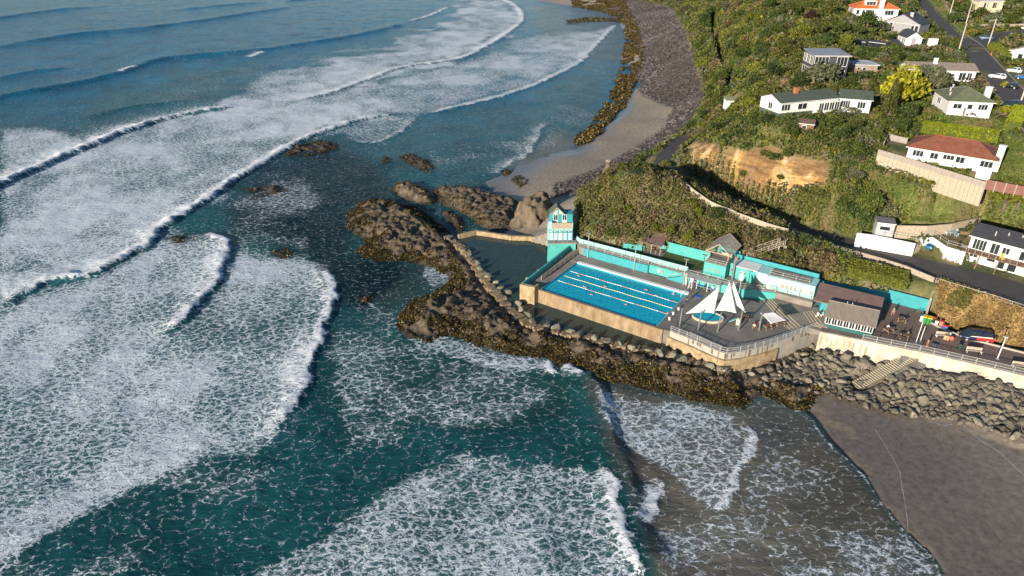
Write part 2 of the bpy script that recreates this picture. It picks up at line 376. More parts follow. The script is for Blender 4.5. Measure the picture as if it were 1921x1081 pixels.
cl = np.zeros_like(base) + np.array((.60, .37, .14)); cl = mixc(cl, (.60, .46, .29), sstep(.5, .62, gn2)); cl = mixc(cl, (.21, .12, .05), sstep(.5, .62, gn) * .8)
base = base * (1 - m_cliff[..., None]) + cl * m_cliff[..., None]
wet = (1 - sstep(.25, np.where(TY < 110, 2.0, 1.0), TZ)) * (1 - m_land)
peba = m_peb * (1 - m_land)

m_g, ns, ln, b = nt('ground')
at = N(ns, 'VertexColor', layer_name='cover'); tc = N(ns, 'TexCoord')
n1 = N(ns, 'TexNoise', Scale=1.1, Detail=8, Roughness=.7); ln.new(tc.outputs['Object'], n1.inputs['Vector'])
mr = N(ns, 'MapRange'); mr.inputs[1].default_value = .3; mr.inputs[2].default_value = .7; mr.inputs[3].default_value = .6; mr.inputs[4].default_value = 1.35; ln.new(n1.outputs[0], mr.inputs[0])
mul = N(ns, 'VectorMath', operation='SCALE'); ln.new(at.outputs[0], mul.inputs[0]); ln.new(mr.outputs[0], mul.inputs['Scale'])
pa = N(ns, 'Attribute', attribute_name='pebble'); vo = N(ns, 'TexVoronoi', Scale=.75, Randomness=1.0); ln.new(tc.outputs['Object'], vo.inputs['Vector'])
vo2 = N(ns, 'TexVoronoi', Scale=1.7); ln.new(tc.outputs['Object'], vo2.inputs['Vector'])
hm = N(ns, 'MixRGB', blend_type='MULTIPLY'); hm.inputs[0].default_value = 1; 
vr = N(ns, 'ValToRGB'); vr.color_ramp.elements[0].color = (.35, .34, .36, 1); vr.color_ramp.elements[1].color = (2.0, 1.9, 1.75, 1); vr.color_ramp.elements[0].position = .1; vr.color_ramp.elements[1].position = .95
ln.new(vo.outputs['Color'], vr.inputs[0]); mp_ = N(ns, 'MixRGB'); ln.new(pa.outputs['Fac'], mp_.inputs[0]); mp_.inputs[1].default_value = (1, 1, 1, 1); ln.new(vr.outputs[0], mp_.inputs[2])
ca = N(ns, 'Attribute', attribute_name='cliff'); mps = N(ns, 'Mapping'); mps.inputs['Scale'].default_value = (.12, .12, 1.0); ln.new(tc.outputs['Object'], mps.inputs[0]); ns_ = N(ns, 'TexNoise', Scale=1.3, Detail=7, Roughness=.75, Distortion=.6); ln.new(mps.outputs[0], ns_.inputs['Vector'])
cr = N(ns, 'ValToRGB'); cr.color_ramp.elements[0].position = .36; cr.color_ramp.elements[1].position = .62; cr.color_ramp.elements[0].color = (.55, .48, .42, 1); cr.color_ramp.elements[1].color = (1.25, 1.2, 1.1, 1); ln.new(ns_.outputs[0], cr.inputs[0])
cmx = N(ns, 'MixRGB', blend_type='MULTIPLY'); ln.new(ca.outputs['Fac'], cmx.inputs[0]); ln.new(mul.outputs[0], cmx.inputs[1]); ln.new(cr.outputs[0], cmx.inputs[2]); ln.new(cmx.outputs[0], hm.inputs[1]); ln.new(mp_.outputs[0], hm.inputs[2]); ln.new(hm.outputs[0], b.inputs['Base Color'])
wa = N(ns, 'Attribute', attribute_name='wet'); rr = N(ns, 'MapRange'); rr.inputs[3].default_value = .9; rr.inputs[4].default_value = .27; ln.new(wa.outputs['Fac'], rr.inputs[0]); ln.new(rr.outputs[0], b.inputs['Roughness'])
bh = N(ns, 'Math', operation='MULTIPLY_ADD'); ln.new(pa.outputs['Fac'], bh.inputs[1]); ln.new(vo2.outputs['Distance'], bh.inputs[0])
sc_ = N(ns, 'Math', operation='MULTIPLY'); ln.new(n1.outputs[0], sc_.inputs[0]); iw = N(ns, 'MapRange'); iw.inputs[3].default_value = .5; iw.inputs[4].default_value = .02; ln.new(wa.outputs['Fac'], iw.inputs[0]); ln.new(iw.outputs[0], sc_.inputs[1])
ln.new(sc_.outputs[0], bh.inputs[2]); cb_ = N(ns, 'Math', operation='MULTIPLY_ADD'); ln.new(ca.outputs['Fac'], cb_.inputs[0]); ln.new(ns_.outputs[0], cb_.inputs[1]); ln.new(bh.outputs[0], cb_.inputs[2]); bp = N(ns, 'Bump', Strength=.9, Distance=.7); ln.new(cb_.outputs[0], bp.inputs['Height']); ln.new(bp.outputs[0], b.inputs['Normal'])
fq = gridfaces(NYT, NXT)
tv = np.stack([TX, TY, TZ], -1).reshape(-1, 3)
keep = (tv[:, 2] > -1.2)[fq].any(1)
rgba = np.concatenate([base, np.ones(TZ.shape + (1,))], -1).reshape(-1, 4)
ground = link('ground', npmesh('ground', tv, fq[keep], m_g, {'cover': ('POINT', 'FLOAT_COLOR', rgba), 'wet': ('POINT', 'FLOAT', wet), 'pebble': ('POINT', 'FLOAT', peba), 'cliff': ('POINT', 'FLOAT', m_cliff)}), 'structure')

# ================================================================== SEA
NR = 1000; NTH = 640
rr_ = 38 * np.exp(np.linspace(0, math.log(4200 / 38), NR)); th = np.linspace(R(-58), R(50), NTH)
RR, TT = np.meshgrid(rr_, th, indexing='ij'); SX = RR * np.sin(TT); SY = RR * np.cos(TT)
SPX, SPY = project(SX, SY, 0 * SX)
dens = np.zeros_like(SX); SZ = np.zeros_like(SX); froth = np.zeros_like(SX)
def smask(pts, soft): return sstep(-soft, soft, psd(SPX, SPY, pts))
wig = (fbm(SX * .06, SY * .06, 41, 4) - .5)
def fregion(pts, d, soft=25, wob=60):
    global dens
    q = psd(SPX + wig * wob, SPY + wig * wob * .6, pts); dens = np.maximum(dens, d * sstep(-soft, soft, q))
LB = [(0, 583), (50, 549), (97, 527), (160, 520), (233, 483), (277, 460), (300, 430), (367, 390), (413, 357), (450, 333), (510, 297), (583, 257), (633, 240), (690, 222), (770, 211)]
fregion([(0, 240), (70, 238), (140, 258), (250, 232), (340, 222), (440, 190), (560, 175), (640, 185), (740, 212)] + LB[::-1], 1.1, 16)
fregion([(400, 195), (520, 130), (620, 112), (740, 80), (850, 30), (850, 0), (940, 0), (983, 33), (953, 63), (903, 93), (860, 111), (700, 145), (600, 180), (525, 192), (420, 215)], 1.08, 14)
fregion([(560, 185), (720, 150), (900, 110), (1000, 60), (1100, 60), (1150, 46), (1090, 116), (960, 176), (860, 201), (780, 218)], .86, 10, 20)
fregion([(640, 240), (780, 214), (775, 240), (720, 268), (650, 268)], .66, 10, 20)
fregion([(-200, 600)] + LB[:7] + [(330, 430), (420, 450), (480, 480), (560, 480), (612, 500), (625, 553), (603, 627), (570, 715), (514, 800), (470, 835), (380, 850), (240, 920), (80, 1010), (-40, 1090), (-300, 1200), (-400, 700)], .88, 22, 70)
fregion([(0, 1010), (200, 900), (420, 860), (560, 800), (480, 900), (300, 1000), (200, 1120), (0, 1120)], .30, 30, 90)
fregion([(230, 1120), (360, 1080), (470, 1060), (620, 990), (760, 900), (880, 862), (1000, 872), (1100, 880), (1154, 905), (1180, 985), (1205, 1085), (1210, 1150)], .64, 24, 60)
fregion([(640, 700), (800, 668), (1000, 690), (1060, 700), (1020, 780), (820, 850), (660, 850)], .34, 40, 80)
fregion([(620, 640), (760, 640), (1000, 690), (860, 760), (640, 780)], .40, 30, 60)
fregion([(300, 440), (380, 400), (460, 330), (560, 320), (600, 380), (560, 460), (420, 470)], .36, 20, 70)
fregion([(560, 560), (640, 520), (760, 600), (740, 680), (620, 700)], .30, 20, 60)
fregion([(1120, 735), (1250, 750), (1370, 770), (1410, 816), (1408, 850), (1370, 895), (1345, 968), (1300, 930), (1240, 880), (1170, 840), (1130, 790)], .62, 16, 30)
fregion([(1385, 770), (1480, 770), (1552, 827), (1619, 890), (1701, 999), (1770, 1085), (1500, 1120), (1250, 1120), (1230, 1000), (1340, 975)], .40, 14, 30)
fregion([(1500, 900), (1619, 890), (1701, 999), (1770, 1085), (1500, 1120), (1400, 1060)], .47, 20, 40)
fregion([(200, 240), (340, 150), (540, 95), (640, 90), (560, 130), (480, 170), (420, 200), (260, 230)], .22, 20, 60)
fregion([(360, 80), (560, 40), (640, 50), (500, 110), (300, 130)], .16, 20, 40)
fregion([(930, 330), (1000, 250), (1110, 110), (1165, 120), (1120, 220), (1060, 265), (1000, 330)], .20, 14, 30)
fregion([(830, 330), (940, 330), (1010, 262), (1025, 240), (900, 250), (800, 290)], .30, 14, 30)
fregion([(760, 610), (850, 640), (940, 658), (1020, 670), (1080, 690), (1100, 712), (1020, 700), (900, 690), (780, 650)], .62, 10, 20)
fregion([(800, 492), (848, 515), (846, 532), (812, 545), (790, 520)], .5, 8, 12)

big = fbm(SX * .035, SY * .035, 91, 4); med = fbm(SX * .14, SY * .10, 95, 4)
dens = dens * (.72 + .46 * sstep(.3, .7, big)) * (.78 + .42 * sstep(.3, .7, med))
pat = .35 + 1.05 * sstep(.42, .62, fbm(SX * .075 + 3, SY * .11, 131, 4)); lowd = 1 - sstep(.38, .58, dens); dens = dens * (1 - lowd + lowd * pat)
# swell ridges: (line, height, back width, front width)
def ridge(P, h, wb, wf, foam=0.0, fb=10, fd=.0, tap=.12, lump=0.0, fcore=1.6):
    """wave crest: profile height in front / behind, foam on the crest and trailing behind it"""
    global SZ, dens, froth
    W = smooth_line(poly2(P, 0.0), 6)
    lo = W.min(0) - 40; hi = W.max(0) + 40
    sel = (SX > lo[0]) & (SX < hi[0]) & (SY > lo[1]) & (SY < hi[1])
    x = SX[sel]; y = SY[sel]
    x2 = x + (vnoise(x * .35, y * .35, 51) - .5) * 1.6; y2 = y + (vnoise(x * .35, y * .35, 52) - .5) * 1.6
    h = h * .78; d, s, par = pldist(x2, y2, W); s = d * s                     # + in front
    t = sstep(0, tap, par) * (1 - sstep(1 - tap, 1, par)) if tap else 1.0
    end = (par <= 0.0) | (par >= 1.0)
    t = np.where(end, np.exp(-(d / 3) ** 2) * (0 if tap else 1), t)
    prof = np.where(s < 0, np.exp(-(s / wb) ** 2), np.exp(-(s / wf) ** 2))
    z = SZ[sel] + h * prof * t
    if foam:
        ed = (fbm(x * .9, y * .9, 57, 3) - .5) * 1.6; core = np.exp(-(np.maximum(0, -(s + ed) - .3) / (fcore * 2.0)) ** 1.3) * (1 - sstep(.2, .9, s + ed)) * t * foam * (.72 + .5 * vnoise(par * 40, par * 0 + h * 9, 3))
        if lump: z = z + core * lump * 1.15 * (fbm(x * .75, y * .75, 61, 4) - .38)
        dn = dens[sel]
        dn = np.maximum(dn, core * 1.5)
        dn = np.maximum(dn, fd * np.exp(-np.maximum(-s, 0) / fb) * (s < .3) * t)
        if not lump < 0: dn = np.where((s > .8) & (s < 2.6) & (t > .3), dn * sstep(.3, 3.4, s), dn)
        dens[sel] = dn; froth[sel] = np.maximum(froth[sel], core)
    SZ[sel] = z
ridge([(0, 95), (133, 67), (300, 50), (500, 20), (600, 3)], 1.2, 12, 5, tap=.3)
ridge([(-300, 90), (-100, 50), (100, 20), (230, 9)], 1.4, 16, 7, tap=.2)
ridge([(300, 22), (400, 12), (520, 2)], .9, 12, 6, tap=.3)
ridge([(-100, 105), (0, 88), (133, 67), (260, 58), (340, 40)], 1.0, 12, 5, tap=.25)
ridge([(-60, 160), (60, 135), (160, 125)], .9, 8, 4, tap=.3)
ridge([(-200, 230), (0, 184), (130, 160), (230, 137), (300, 113), (400, 102), (490, 95), (560, 84)], 1.5, 8, 3.2, tap=.12)
ridge([(225, 139), (245, 131), (264, 126)], .3, 2, 1, 1.0, 3, .5, .2)
ridge([(465, 108), (482, 102), (498, 96)], .3, 2, 1, 1.0, 3, .5, .2)
ridge([(500, 92), (600, 78), (700, 60), (765, 42)], 1.2, 8, 3.5, tap=.15)
ridge([(755, 42), (800, 32), (846, 12)], .5, 3, 1.2, 1.0, 5, .8, .15, .3)
ridge([(530, 2), (590, -2), (640, -6)], .8, 3, 2, 1.0, 8, .8, .1, .3)
ridge([(140, 225), (230, 205), (330, 190), (380, 188)], .7, 6, 3, tap=.2)
ridge([(-60, 385), (0, 350), (60, 322), (150, 283), (250, 243), (330, 220), (455, 198)], 1.7, 3.5, 1.3, 1.0, 9, .95, .10, .9, 5.0)
ridge([(-60, 615)] + LB, 1.15, 3.0, 1.0, 1.0, 6, .9, .12, .55, 2.6)
ridge([(525, 192), (600, 180), (650, 165), (700, 146), (760, 126), (860, 111), (903, 93), (953, 63), (983, 34), (965, 8), (930, -5)], .8, 4, 1.4, 1.0, 8, .85, .06, .4, 3.4)
ridge([(780, 219), (860, 201), (960, 176), (1040, 143), (1090, 116), (1112, 92), (1157, 46)], .5, 3, 1.0, .85, 6, .75, .05, .2, 2.2)
ridge([(1046, 230), (1020, 237), (1006, 263), (990, 290), (953, 310), (920, 332)][::-1], .3, 3, .8, .55, 4, .5, .1)
ridge([(640, 262), (700, 268), (750, 248), (778, 224)], .3, 2, .8, .55, 4, .6, .2)
ridge([(372, 438), (400, 443), (418, 453), (426, 470), (420, 503), (400, 537), (367, 573), (333, 607), (298, 630)][::-1], 1.0, 3.5, 1.3, .9, 3, .85, .10, .35, 1.3)
ridge([(606, 497), (620, 520), (626, 553), (617, 587), (603, 627), (593, 660), (577, 693), (570, 720), (551, 757), (514, 800), (476, 830)][::-1], .8, 3, 1.0, .9, 4, .8, .12, .3, 1.2)
ridge([(1085, 680), (1108, 716), (1132, 770), (1148, 830), (1166, 880), (1180, 930), (1196, 985), (1225, 1040), (1255, 1095)][::-1], .95, 4.5, 1.5, tap=.1)
ridge([(1112, 876), (1130, 888), (1150, 909), (1160, 956), (1172, 995), (1187, 1034), (1202, 1085)][::-1], .35, 2.5, .7, .9, 3, .85, .08, .3, 1.0)
ridge([(1254, 903), (1240, 915), (1222, 929), (1222, 950), (1217, 975), (1210, 988)][::-1], .3, 1.5, .6, .8, 1.4, .75, .12, .2, .7)
ridge([(1385, 790), (1408, 812), (1412, 830), (1404, 850), (1375, 888), (1364, 945), (1346, 968)][::-1], .22, 2.5, .5, .75, 2.5, .72, .08, .12, .5)
ridge([(1018, 676), (1034, 682), (1040, 705)][::-1], .4, 2, 1, .9, 2, .8, .2, .3, .8)
ridge([(1058, 682), (1075, 690), (1092, 712)][::-1], .5, 2, 1, .9, 2, .8, .2, .3, .8)
# outside the surf line the sea sheet dips under the sand: swash edge
dE, sE, pE = pldist(SX, SY, W_ED)
sd = -dE * sE
nearE = (SY < 100) & (SX > 18)
sd = np.where(nearE, sd, -30)
lead = sd > 0
SZ = SZ + (fbm(SX * .10, SY * .10, 71, 3) - .5) * .5 * sstep(0, 15, -sd) * sstep(.0, .6, 1 - 0 * SX) + (fbm(SX * .4, SY * .4, 81, 3) - .5) * .22 * sstep(0, 15, -sd)
SZ = np.where(nearE & (sd > -25), np.maximum(SZ, .0) * 1.0 + .10, SZ + .05)
SZ = np.where(lead & nearE, .10 - np.minimum(sd * .35, .7), SZ)
line = np.exp(-((sd + .30) / .28) ** 2) * nearE * (.25 + .9 * (fbm(SX * .5, SY * .5, 5, 3)))
dens = np.where(nearE & (sd > -6), dens * sstep(-.1, 1.2, -sd) , dens)
dens = np.maximum(dens, line * .8)
# ---- water body colour by depth and sand load
deep = np.array((.001, .098, .175)); green = np.array((.010, .064, .068)); pale = np.array((.050, .078, .072)); sandy = np.array((.125, .105, .078)); dark = np.array((.003, .013, .019)); teal = np.array((.014, .080, .086))
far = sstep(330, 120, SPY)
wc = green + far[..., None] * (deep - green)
def wcol(pts, c, soft, a=1.0):
    global wc
    q = psd(SPX + wig * 60, SPY + wig * 40, pts); m = a * sstep(-soft, soft, q); wc = wc * (1 - m[..., None]) + np.array(c) * m[..., None]
wcol([(-400, 500), (0, 330), (420, 180), (640, 100), (860, 60), (980, 30), (900, 120), (640, 240), (300, 440), (380, 640), (600, 640), (500, 820), (200, 920), (-300, 1100)], (.016, .085, .100), 40, .8)
wcol([(200, 175), (480, 105), (480, 150), (330, 215), (150, 250)], teal, 20, .7)
wcol([(640, 260), (1000, 200), (1110, 110), (1170, 50), (1170, 130), (1090, 270), (940, 345), (820, 340), (700, 300)], (.018, .082, .105), 20, .9)
wcol([(940, 345), (1000, 280), (1060, 255), (1095, 270), (1020, 345)], (.12, .11, .10), 14, .8)
wcol([(1000, 10), (1180, 10), (1170, 120), (1100, 110), (1010, 60)], (.075, .085, .080), 14, .8)
wcol([(430, 370), (520, 300), (640, 270), (700, 300), (740, 360), (660, 400), (650, 470), (740, 500), (700, 560), (620, 540), (560, 470), (440, 440)], dark, 26, .95)
wcol([(640, 500), (740, 495), (780, 540), (700, 590), (640, 570)], dark, 20, .92)
wcol([(700, 640), (1000, 690), (1080, 720), (1060, 780), (900, 800), (700, 760)], (.016, .056, .048), 30, .8)
wcol([(760, 500), (830, 500), (845, 530), (780, 570), (700, 620), (720, 560)], (.030, .055, .048), 16, .8)
wcol([(1110, 720), (1300, 750), (1480, 760), (1560, 830), (1780, 1090), (1240, 1130), (1200, 980), (1160, 860)], (.115, .104, .084), 26, .95)
wcol([(1380, 745), (1500, 765), (1545, 830), (1430, 850), (1400, 800)], (.07, .082, .076), 16, .7)

m_sea, ns, ln, b = nt('sea')
tc = N(ns, 'TexCoord'); co = tc.outputs['Object']
dA = N(ns, 'Attribute', attribute_name='foam').outputs['Fac']; fA = N(ns, 'Attribute', attribute_name='froth').outputs['Fac']; wC = N(ns, 'VertexColor', layer_name='water')
def M(op, a, b_=None, c=None, clamp=False):
    n = ns.new('ShaderNodeMath'); n.operation = op; n.use_clamp = clamp
    for i, v in enumerate((a, b_, c)):
        if v is None: continue
        if hasattr(v, 'is_output'): ln.new(v, n.inputs[i])
        else: n.inputs[i].default_value = v
    return n.outputs[0]
def MRg(v, a, b_, c, d, st='SMOOTHSTEP'):
    n = ns.new('ShaderNodeMapRange'); n.interpolation_type = st; ln.new(v, n.inputs[0])
    for i, q in enumerate((a, b_, c, d)):
        if hasattr(q, 'is_output'): ln.new(q, n.inputs[i + 1])
        else: n.inputs[i + 1].default_value = q
    return n.outputs[0]
mpS = N(ns, 'Mapping'); mpS.inputs['Scale'].default_value = (1.0, 1.35, 0.0); mpS.inputs['Rotation'].default_value = (0, 0, R(-22)); ln.new(co, mpS.inputs[0])
wn = N(ns, 'TexNoise', Scale=.35, Detail=4, Roughness=.6); ln.new(mpS.outputs[0], wn.inputs['Vector'])
wn2 = N(ns, 'TexNoise', Scale=1.6, Detail=3, Roughness=.6); ln.new(mpS.outputs[0], wn2.inputs['Vector'])
va = N(ns, 'VectorMath', operation='MULTIPLY_ADD'); ln.new(wn.outputs['Color'], va.inputs[0]); va.inputs[1].default_value = (3.6, 3.2, 0); ln.new(mpS.outputs[0], va.inputs[2])
va2 = N(ns, 'VectorMath', operation='MULTIPLY_ADD'); ln.new(wn2.outputs['Color'], va2.inputs[0]); va2.inputs[1].default_value = (1.5, 1.3, 0); ln.new(va.outputs[0], va2.inputs[2])
webs = []
for sc_v in (.42, .85, 2.0):
    v = N(ns, 'TexVoronoi', feature='DISTANCE_TO_EDGE', Scale=sc_v, Randomness=1.0); v.voronoi_dimensions = '2D'; ln.new(va2.outputs[0], v.inputs['Vector']); webs.append(v.outputs['Distance'])
w1 = MRg(webs[0], 0, .20, 1, 0); w2 = MRg(webs[1], 0, .26, 1, 0); w3 = MRg(webs[2], 0, .40, 1, 0)
pn = N(ns, 'TexNoise', Scale=.22, Detail=9, Roughness=.72); ln.new(va.outputs[0], pn.inputs['Vector'])
fld = M('MULTIPLY_ADD', w1, .30, M('MULTIPLY_ADD', w2, .34, M('MULTIPLY_ADD', w3, .20, M('MULTIPLY', pn.outputs[0], .44))))
thr = M('SUBTRACT', .97, M('MULTIPLY', dA, .62))
foam = MRg(M('SUBTRACT', fld, thr), -.17, .27, 0, 1)
foam = M('MULTIPLY', foam, MRg(dA, .03, .18, 0, 1))
foam = M('MAXIMUM', foam, MRg(M('ADD', fA, M('MULTIPLY', M('SUBTRACT', fld, .55), 1.3)), .32, .8, 0, 1))
fine = N(ns, 'TexNoise', Scale=2.6, Detail=7, Roughness=.75); ln.new(co, fine.inputs['Vector'])
fcol = N(ns, 'MixRGB'); ln.new(MRg(fine.outputs[0], .35, .68, 0, 1), fcol.inputs[0]); fcol.inputs[1].default_value = (.44, .52, .58, 1); fcol.inputs[2].default_value = (.84, .86, .87, 1)
fc2 = N(ns, 'MixRGB'); ln.new(fA, fc2.inputs[0]); ln.new(fcol.outputs[0], fc2.inputs[1]); fc2.inputs[2].default_value = (.80, .81, .82, 1)
wv = N(ns, 'TexNoise', Scale=.05, Detail=5, Roughness=.6); ln.new(co, wv.inputs['Vector'])
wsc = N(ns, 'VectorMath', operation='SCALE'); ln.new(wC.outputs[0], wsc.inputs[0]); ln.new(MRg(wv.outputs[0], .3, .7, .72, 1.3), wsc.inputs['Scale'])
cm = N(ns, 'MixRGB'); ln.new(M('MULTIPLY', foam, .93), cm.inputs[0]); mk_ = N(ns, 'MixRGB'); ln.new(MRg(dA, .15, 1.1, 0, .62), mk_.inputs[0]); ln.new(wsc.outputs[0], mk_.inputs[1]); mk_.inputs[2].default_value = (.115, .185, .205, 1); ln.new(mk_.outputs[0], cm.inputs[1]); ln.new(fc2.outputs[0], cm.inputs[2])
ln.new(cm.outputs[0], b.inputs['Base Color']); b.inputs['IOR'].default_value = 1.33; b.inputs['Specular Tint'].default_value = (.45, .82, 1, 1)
ln.new(MRg(foam, 0, .6, .10, .85), b.inputs['Roughness'])
ln.new(MRg(foam, 0, .6, .07, .1), b.inputs['Specular IOR Level'])
mpR = N(ns, 'Mapping'); mpR.inputs['Scale'].default_value = (.6, 1.3, 0); mpR.inputs['Rotation'].default_value = (0, 0, R(-15)); ln.new(co, mpR.inputs[0])
rp1 = N(ns, 'TexNoise', Scale=.7, Detail=7, Roughness=.62); ln.new(mpR.outputs[0], rp1.inputs['Vector'])
hgt = M('ADD', M('MULTIPLY', rp1.outputs[0], .55), M('ADD', M('MULTIPLY', foam, .12), M('MULTIPLY', M('MULTIPLY', fine.outputs[0], foam), .35)))
bp = N(ns, 'Bump', Strength=.85, Distance=.55); ln.new(hgt, bp.inputs['Height']); ln.new(bp.outputs[0], b.inputs['Normal'])
sq = gridfaces(NR, NTH); sv = np.stack([SX, SY, SZ], -1).reshape(-1, 3)
hb = Hz(sv[:, 0], sv[:, 1]); ok = (hb < sv[:, 2] + .8) | (sv[:, 0] < -58) | (sv[:, 1] > 890)
ok &= ~((sv[:, 0] > 60) & (sv[:, 1] > 120) & (hb > 3)) 
keep = ok[sq].any(1)
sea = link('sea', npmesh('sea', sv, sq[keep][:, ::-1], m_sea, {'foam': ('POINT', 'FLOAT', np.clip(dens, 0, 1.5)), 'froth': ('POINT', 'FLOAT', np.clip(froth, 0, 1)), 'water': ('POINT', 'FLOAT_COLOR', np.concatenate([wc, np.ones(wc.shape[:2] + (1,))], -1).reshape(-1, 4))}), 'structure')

# ================================================================== LIGHT
SUN_EL, SUN_AZ = R(15.3), R(38.5)      # light travels towards (sin az, cos az)
sd_ = bpy.data.lights.new('sun', 'SUN'); so = bpy.data.objects.new('sun', sd_); C.objects.link(so)
dv = Vector((math.sin(SUN_AZ) * math.cos(SUN_EL), math.cos(SUN_AZ) * math.cos(SUN_EL), -math.sin(SUN_EL)))
so.rotation_euler = dv.to_track_quat('-Z', 'Y').to_euler(); so.location = (-80, -100, 90)
sd_.energy = 5.0; sd_.angle = R(.5); sd_.color = (1.0, .89, .74)
w = bpy.data.worlds.new('World'); SC.world = w; w.use_nodes = True
wn_ = w.node_tree.nodes; sk = wn_.new('ShaderNodeTexSky'); sk.sky_type = 'NISHITA'; sk.sun_disc = False; sk.dust_density = .2; sk.ozone_density = 3.0; sk.air_density = 1.0
sk.sun_elevation = SUN_EL; sk.sun_rotation = math.pi + SUN_AZ
w.node_tree.links.new(sk.outputs[0], wn_['Background'].inputs[0]); wn_['Background'].inputs[1].default_value = .085
SC.view_settings.view_transform = 'Standard'; SC.view_settings.look = 'None'; SC.view_settings.exposure = .72; SC.view_settings.gamma = 1
# ================================================================== ROCKS, REEF, KELP
OU = np.array([14.2, 133.2]); UU = np.array([.827, -.562]); VV = np.array([-.562, -.827])
def Wp(a, b, z=0.0):                    # survey frame of the baths: a along the pool, b towards the sea wall
    p = OU + a * UU + b * VV; return (p[0], p[1], z)
RZ = math.atan2(UU[1], UU[0])           # heading of the pool axis
def leafcloud(name, pts, size, cols, m, flat=0.0, aspect=1.6, seed=1):
    """many small leaf faces, random tilt"""
    n = len(pts); r = np.random.RandomState(seed)
    size = np.broadcast_to(size, (n,))
    u = r.normal(size=(n, 3)); u[:, 2] *= (1 - flat); u /= np.linalg.norm(u, axis=1)[:, None]
    w = r.normal(size=(n, 3)); w[:, 2] *= (1 - flat); w -= (w * u).sum(1)[:, None] * u; w /= np.linalg.norm(w, axis=1)[:, None]
    u = u * (size * aspect * .5)[:, None]; w = w * (size * .5)[:, None]
    vs = np.stack([pts - u, pts + w * .9 + u * .1, pts + u, pts - w * .9 + u * .1], 1).reshape(-1, 3)
    f = np.arange(n * 4).reshape(n, 4)
    rg = np.concatenate([np.repeat(cols, 4, axis=0), np.ones((n * 4, 1))], 1)
    return npmesh(name, vs, f, m, {'tint': ('POINT', 'FLOAT_COLOR', rg)}, smooth=False)
def leafmat(name, rough=.6, trans=.25, spec=.3):
    m, ns, ln, b = nt(name); v = N(ns, 'VertexColor', layer_name='tint'); ln.new(v.outputs[0], b.inputs['Base Color'])
    oi = N(ns, 'ObjectInfo'); mr = N(ns, 'MapRange'); mr.inputs[3].default_value = .78; mr.inputs[4].default_value = 1.25; ln.new(oi.outputs['Random'], mr.inputs[0])
    sc = N(ns, 'VectorMath', operation='SCALE'); ln.new(v.outputs[0], sc.inputs[0]); ln.new(mr.outputs[0], sc.inputs['Scale']); ln.new(sc.outputs[0], b.inputs['Base Color'])
    b.inputs['Roughness'].default_value = rough; b.inputs['Specular IOR Level'].default_value = spec
    if trans:
        tr = N(ns, 'BsdfTranslucent'); ln.new(sc.outputs[0], tr.inputs[0]); mx = N(ns, 'MixShader'); mx.inputs[0].default_value = trans
        ln.new(b.outputs[0], mx.inputs[1]); ln.new(tr.outputs[0], mx.inputs[2]); ln.new(mx.outputs[0], ns['Material Output'].inputs[0])
    return m
M_LEAF = leafmat('leaves', .6, .4); M_KELP = leafmat('kelp', .45, .1, .4)
def jit(c, n, s=.25, r=nrs): return np.clip(np.array(c) * (1 + s * r.normal(size=(n, 1))) * (1 + .08 * r.normal(size=(n, 3))), .002, 1)

def rockmat(name, c1, c2, wetz=None, sc=1.2):
    m, ns, ln, b = nt(name); tc = N(ns, 'TexCoord'); ge = N(ns, 'NewGeometry'); oi = N(ns, 'ObjectInfo')
    n = N(ns, 'TexNoise', Scale=sc, Detail=8, Roughness=.7); ln.new(ge.outputs['Position'], n.inputs['Vector'])
    r = N(ns, 'ValToRGB'); r.color_ramp.elements[0].position = .32; r.color_ramp.elements[1].position = .68
    r.color_ramp.elements[0].color = (*c1, 1); r.color_ramp.elements[1].color = (*c2, 1); ln.new(n.outputs[0], r.inputs[0])
    mr = N(ns, 'MapRange'); mr.inputs[3].default_value = .55; mr.inputs[4].default_value = 1.35; ln.new(oi.outputs['Random'], mr.inputs[0])
    s = N(ns, 'VectorMath', operation='SCALE'); ln.new(r.outputs[0], s.inputs[0]); ln.new(mr.outputs[0], s.inputs['Scale'])
    out = s.outputs[0]
    if wetz is not None:                # weed and water stain below the tide line
        sx = N(ns, 'SeparateXYZ'); ln.new(ge.outputs['Position'], sx.inputs[0])
        ad = N(ns, 'Math', operation='MULTIPLY_ADD'); ln.new(n.outputs[0], ad.inputs[0]); ad.inputs[1].default_value = -1.2; ln.new(sx.outputs[2], ad.inputs[2])
        q = N(ns, 'MapRange'); q.inputs[1].default_value = wetz - .7; q.inputs[2].default_value = wetz; ln.new(ad.outputs[0], q.inputs[0])
        mx = N(ns, 'MixRGB'); ln.new(q.outputs[0], mx.inputs[0]); mx.inputs[1].default_value = (.022, .018, .012, 1); ln.new(out, mx.inputs[2]); out = mx.outputs[0]
    ln.new(out, b.inputs['Base Color']); b.inputs['Roughness'].default_value = .75
    n2 = N(ns, 'TexNoise', Scale=3.5, Detail=6, Roughness=.7); ln.new(ge.outputs['Position'], n2.inputs['Vector'])
    bp = N(ns, 'Bump', Strength=.7, Distance=.25); ln.new(n2.outputs[0], bp.inputs['Height']); ln.new(bp.outputs[0], b.inputs['Normal'])
    return m
M_REEF = rockmat('reef_rock', (.040, .031, .020), (.20, .145, .085), .12)
M_BOULD = rockmat('boulder_rock', (.095, .088, .068), (.27, .235, .165), .35, .9)
M_BLOCK = rockmat('block_rock', (.14, .14, .11), (.30, .27, .18), None, .9)

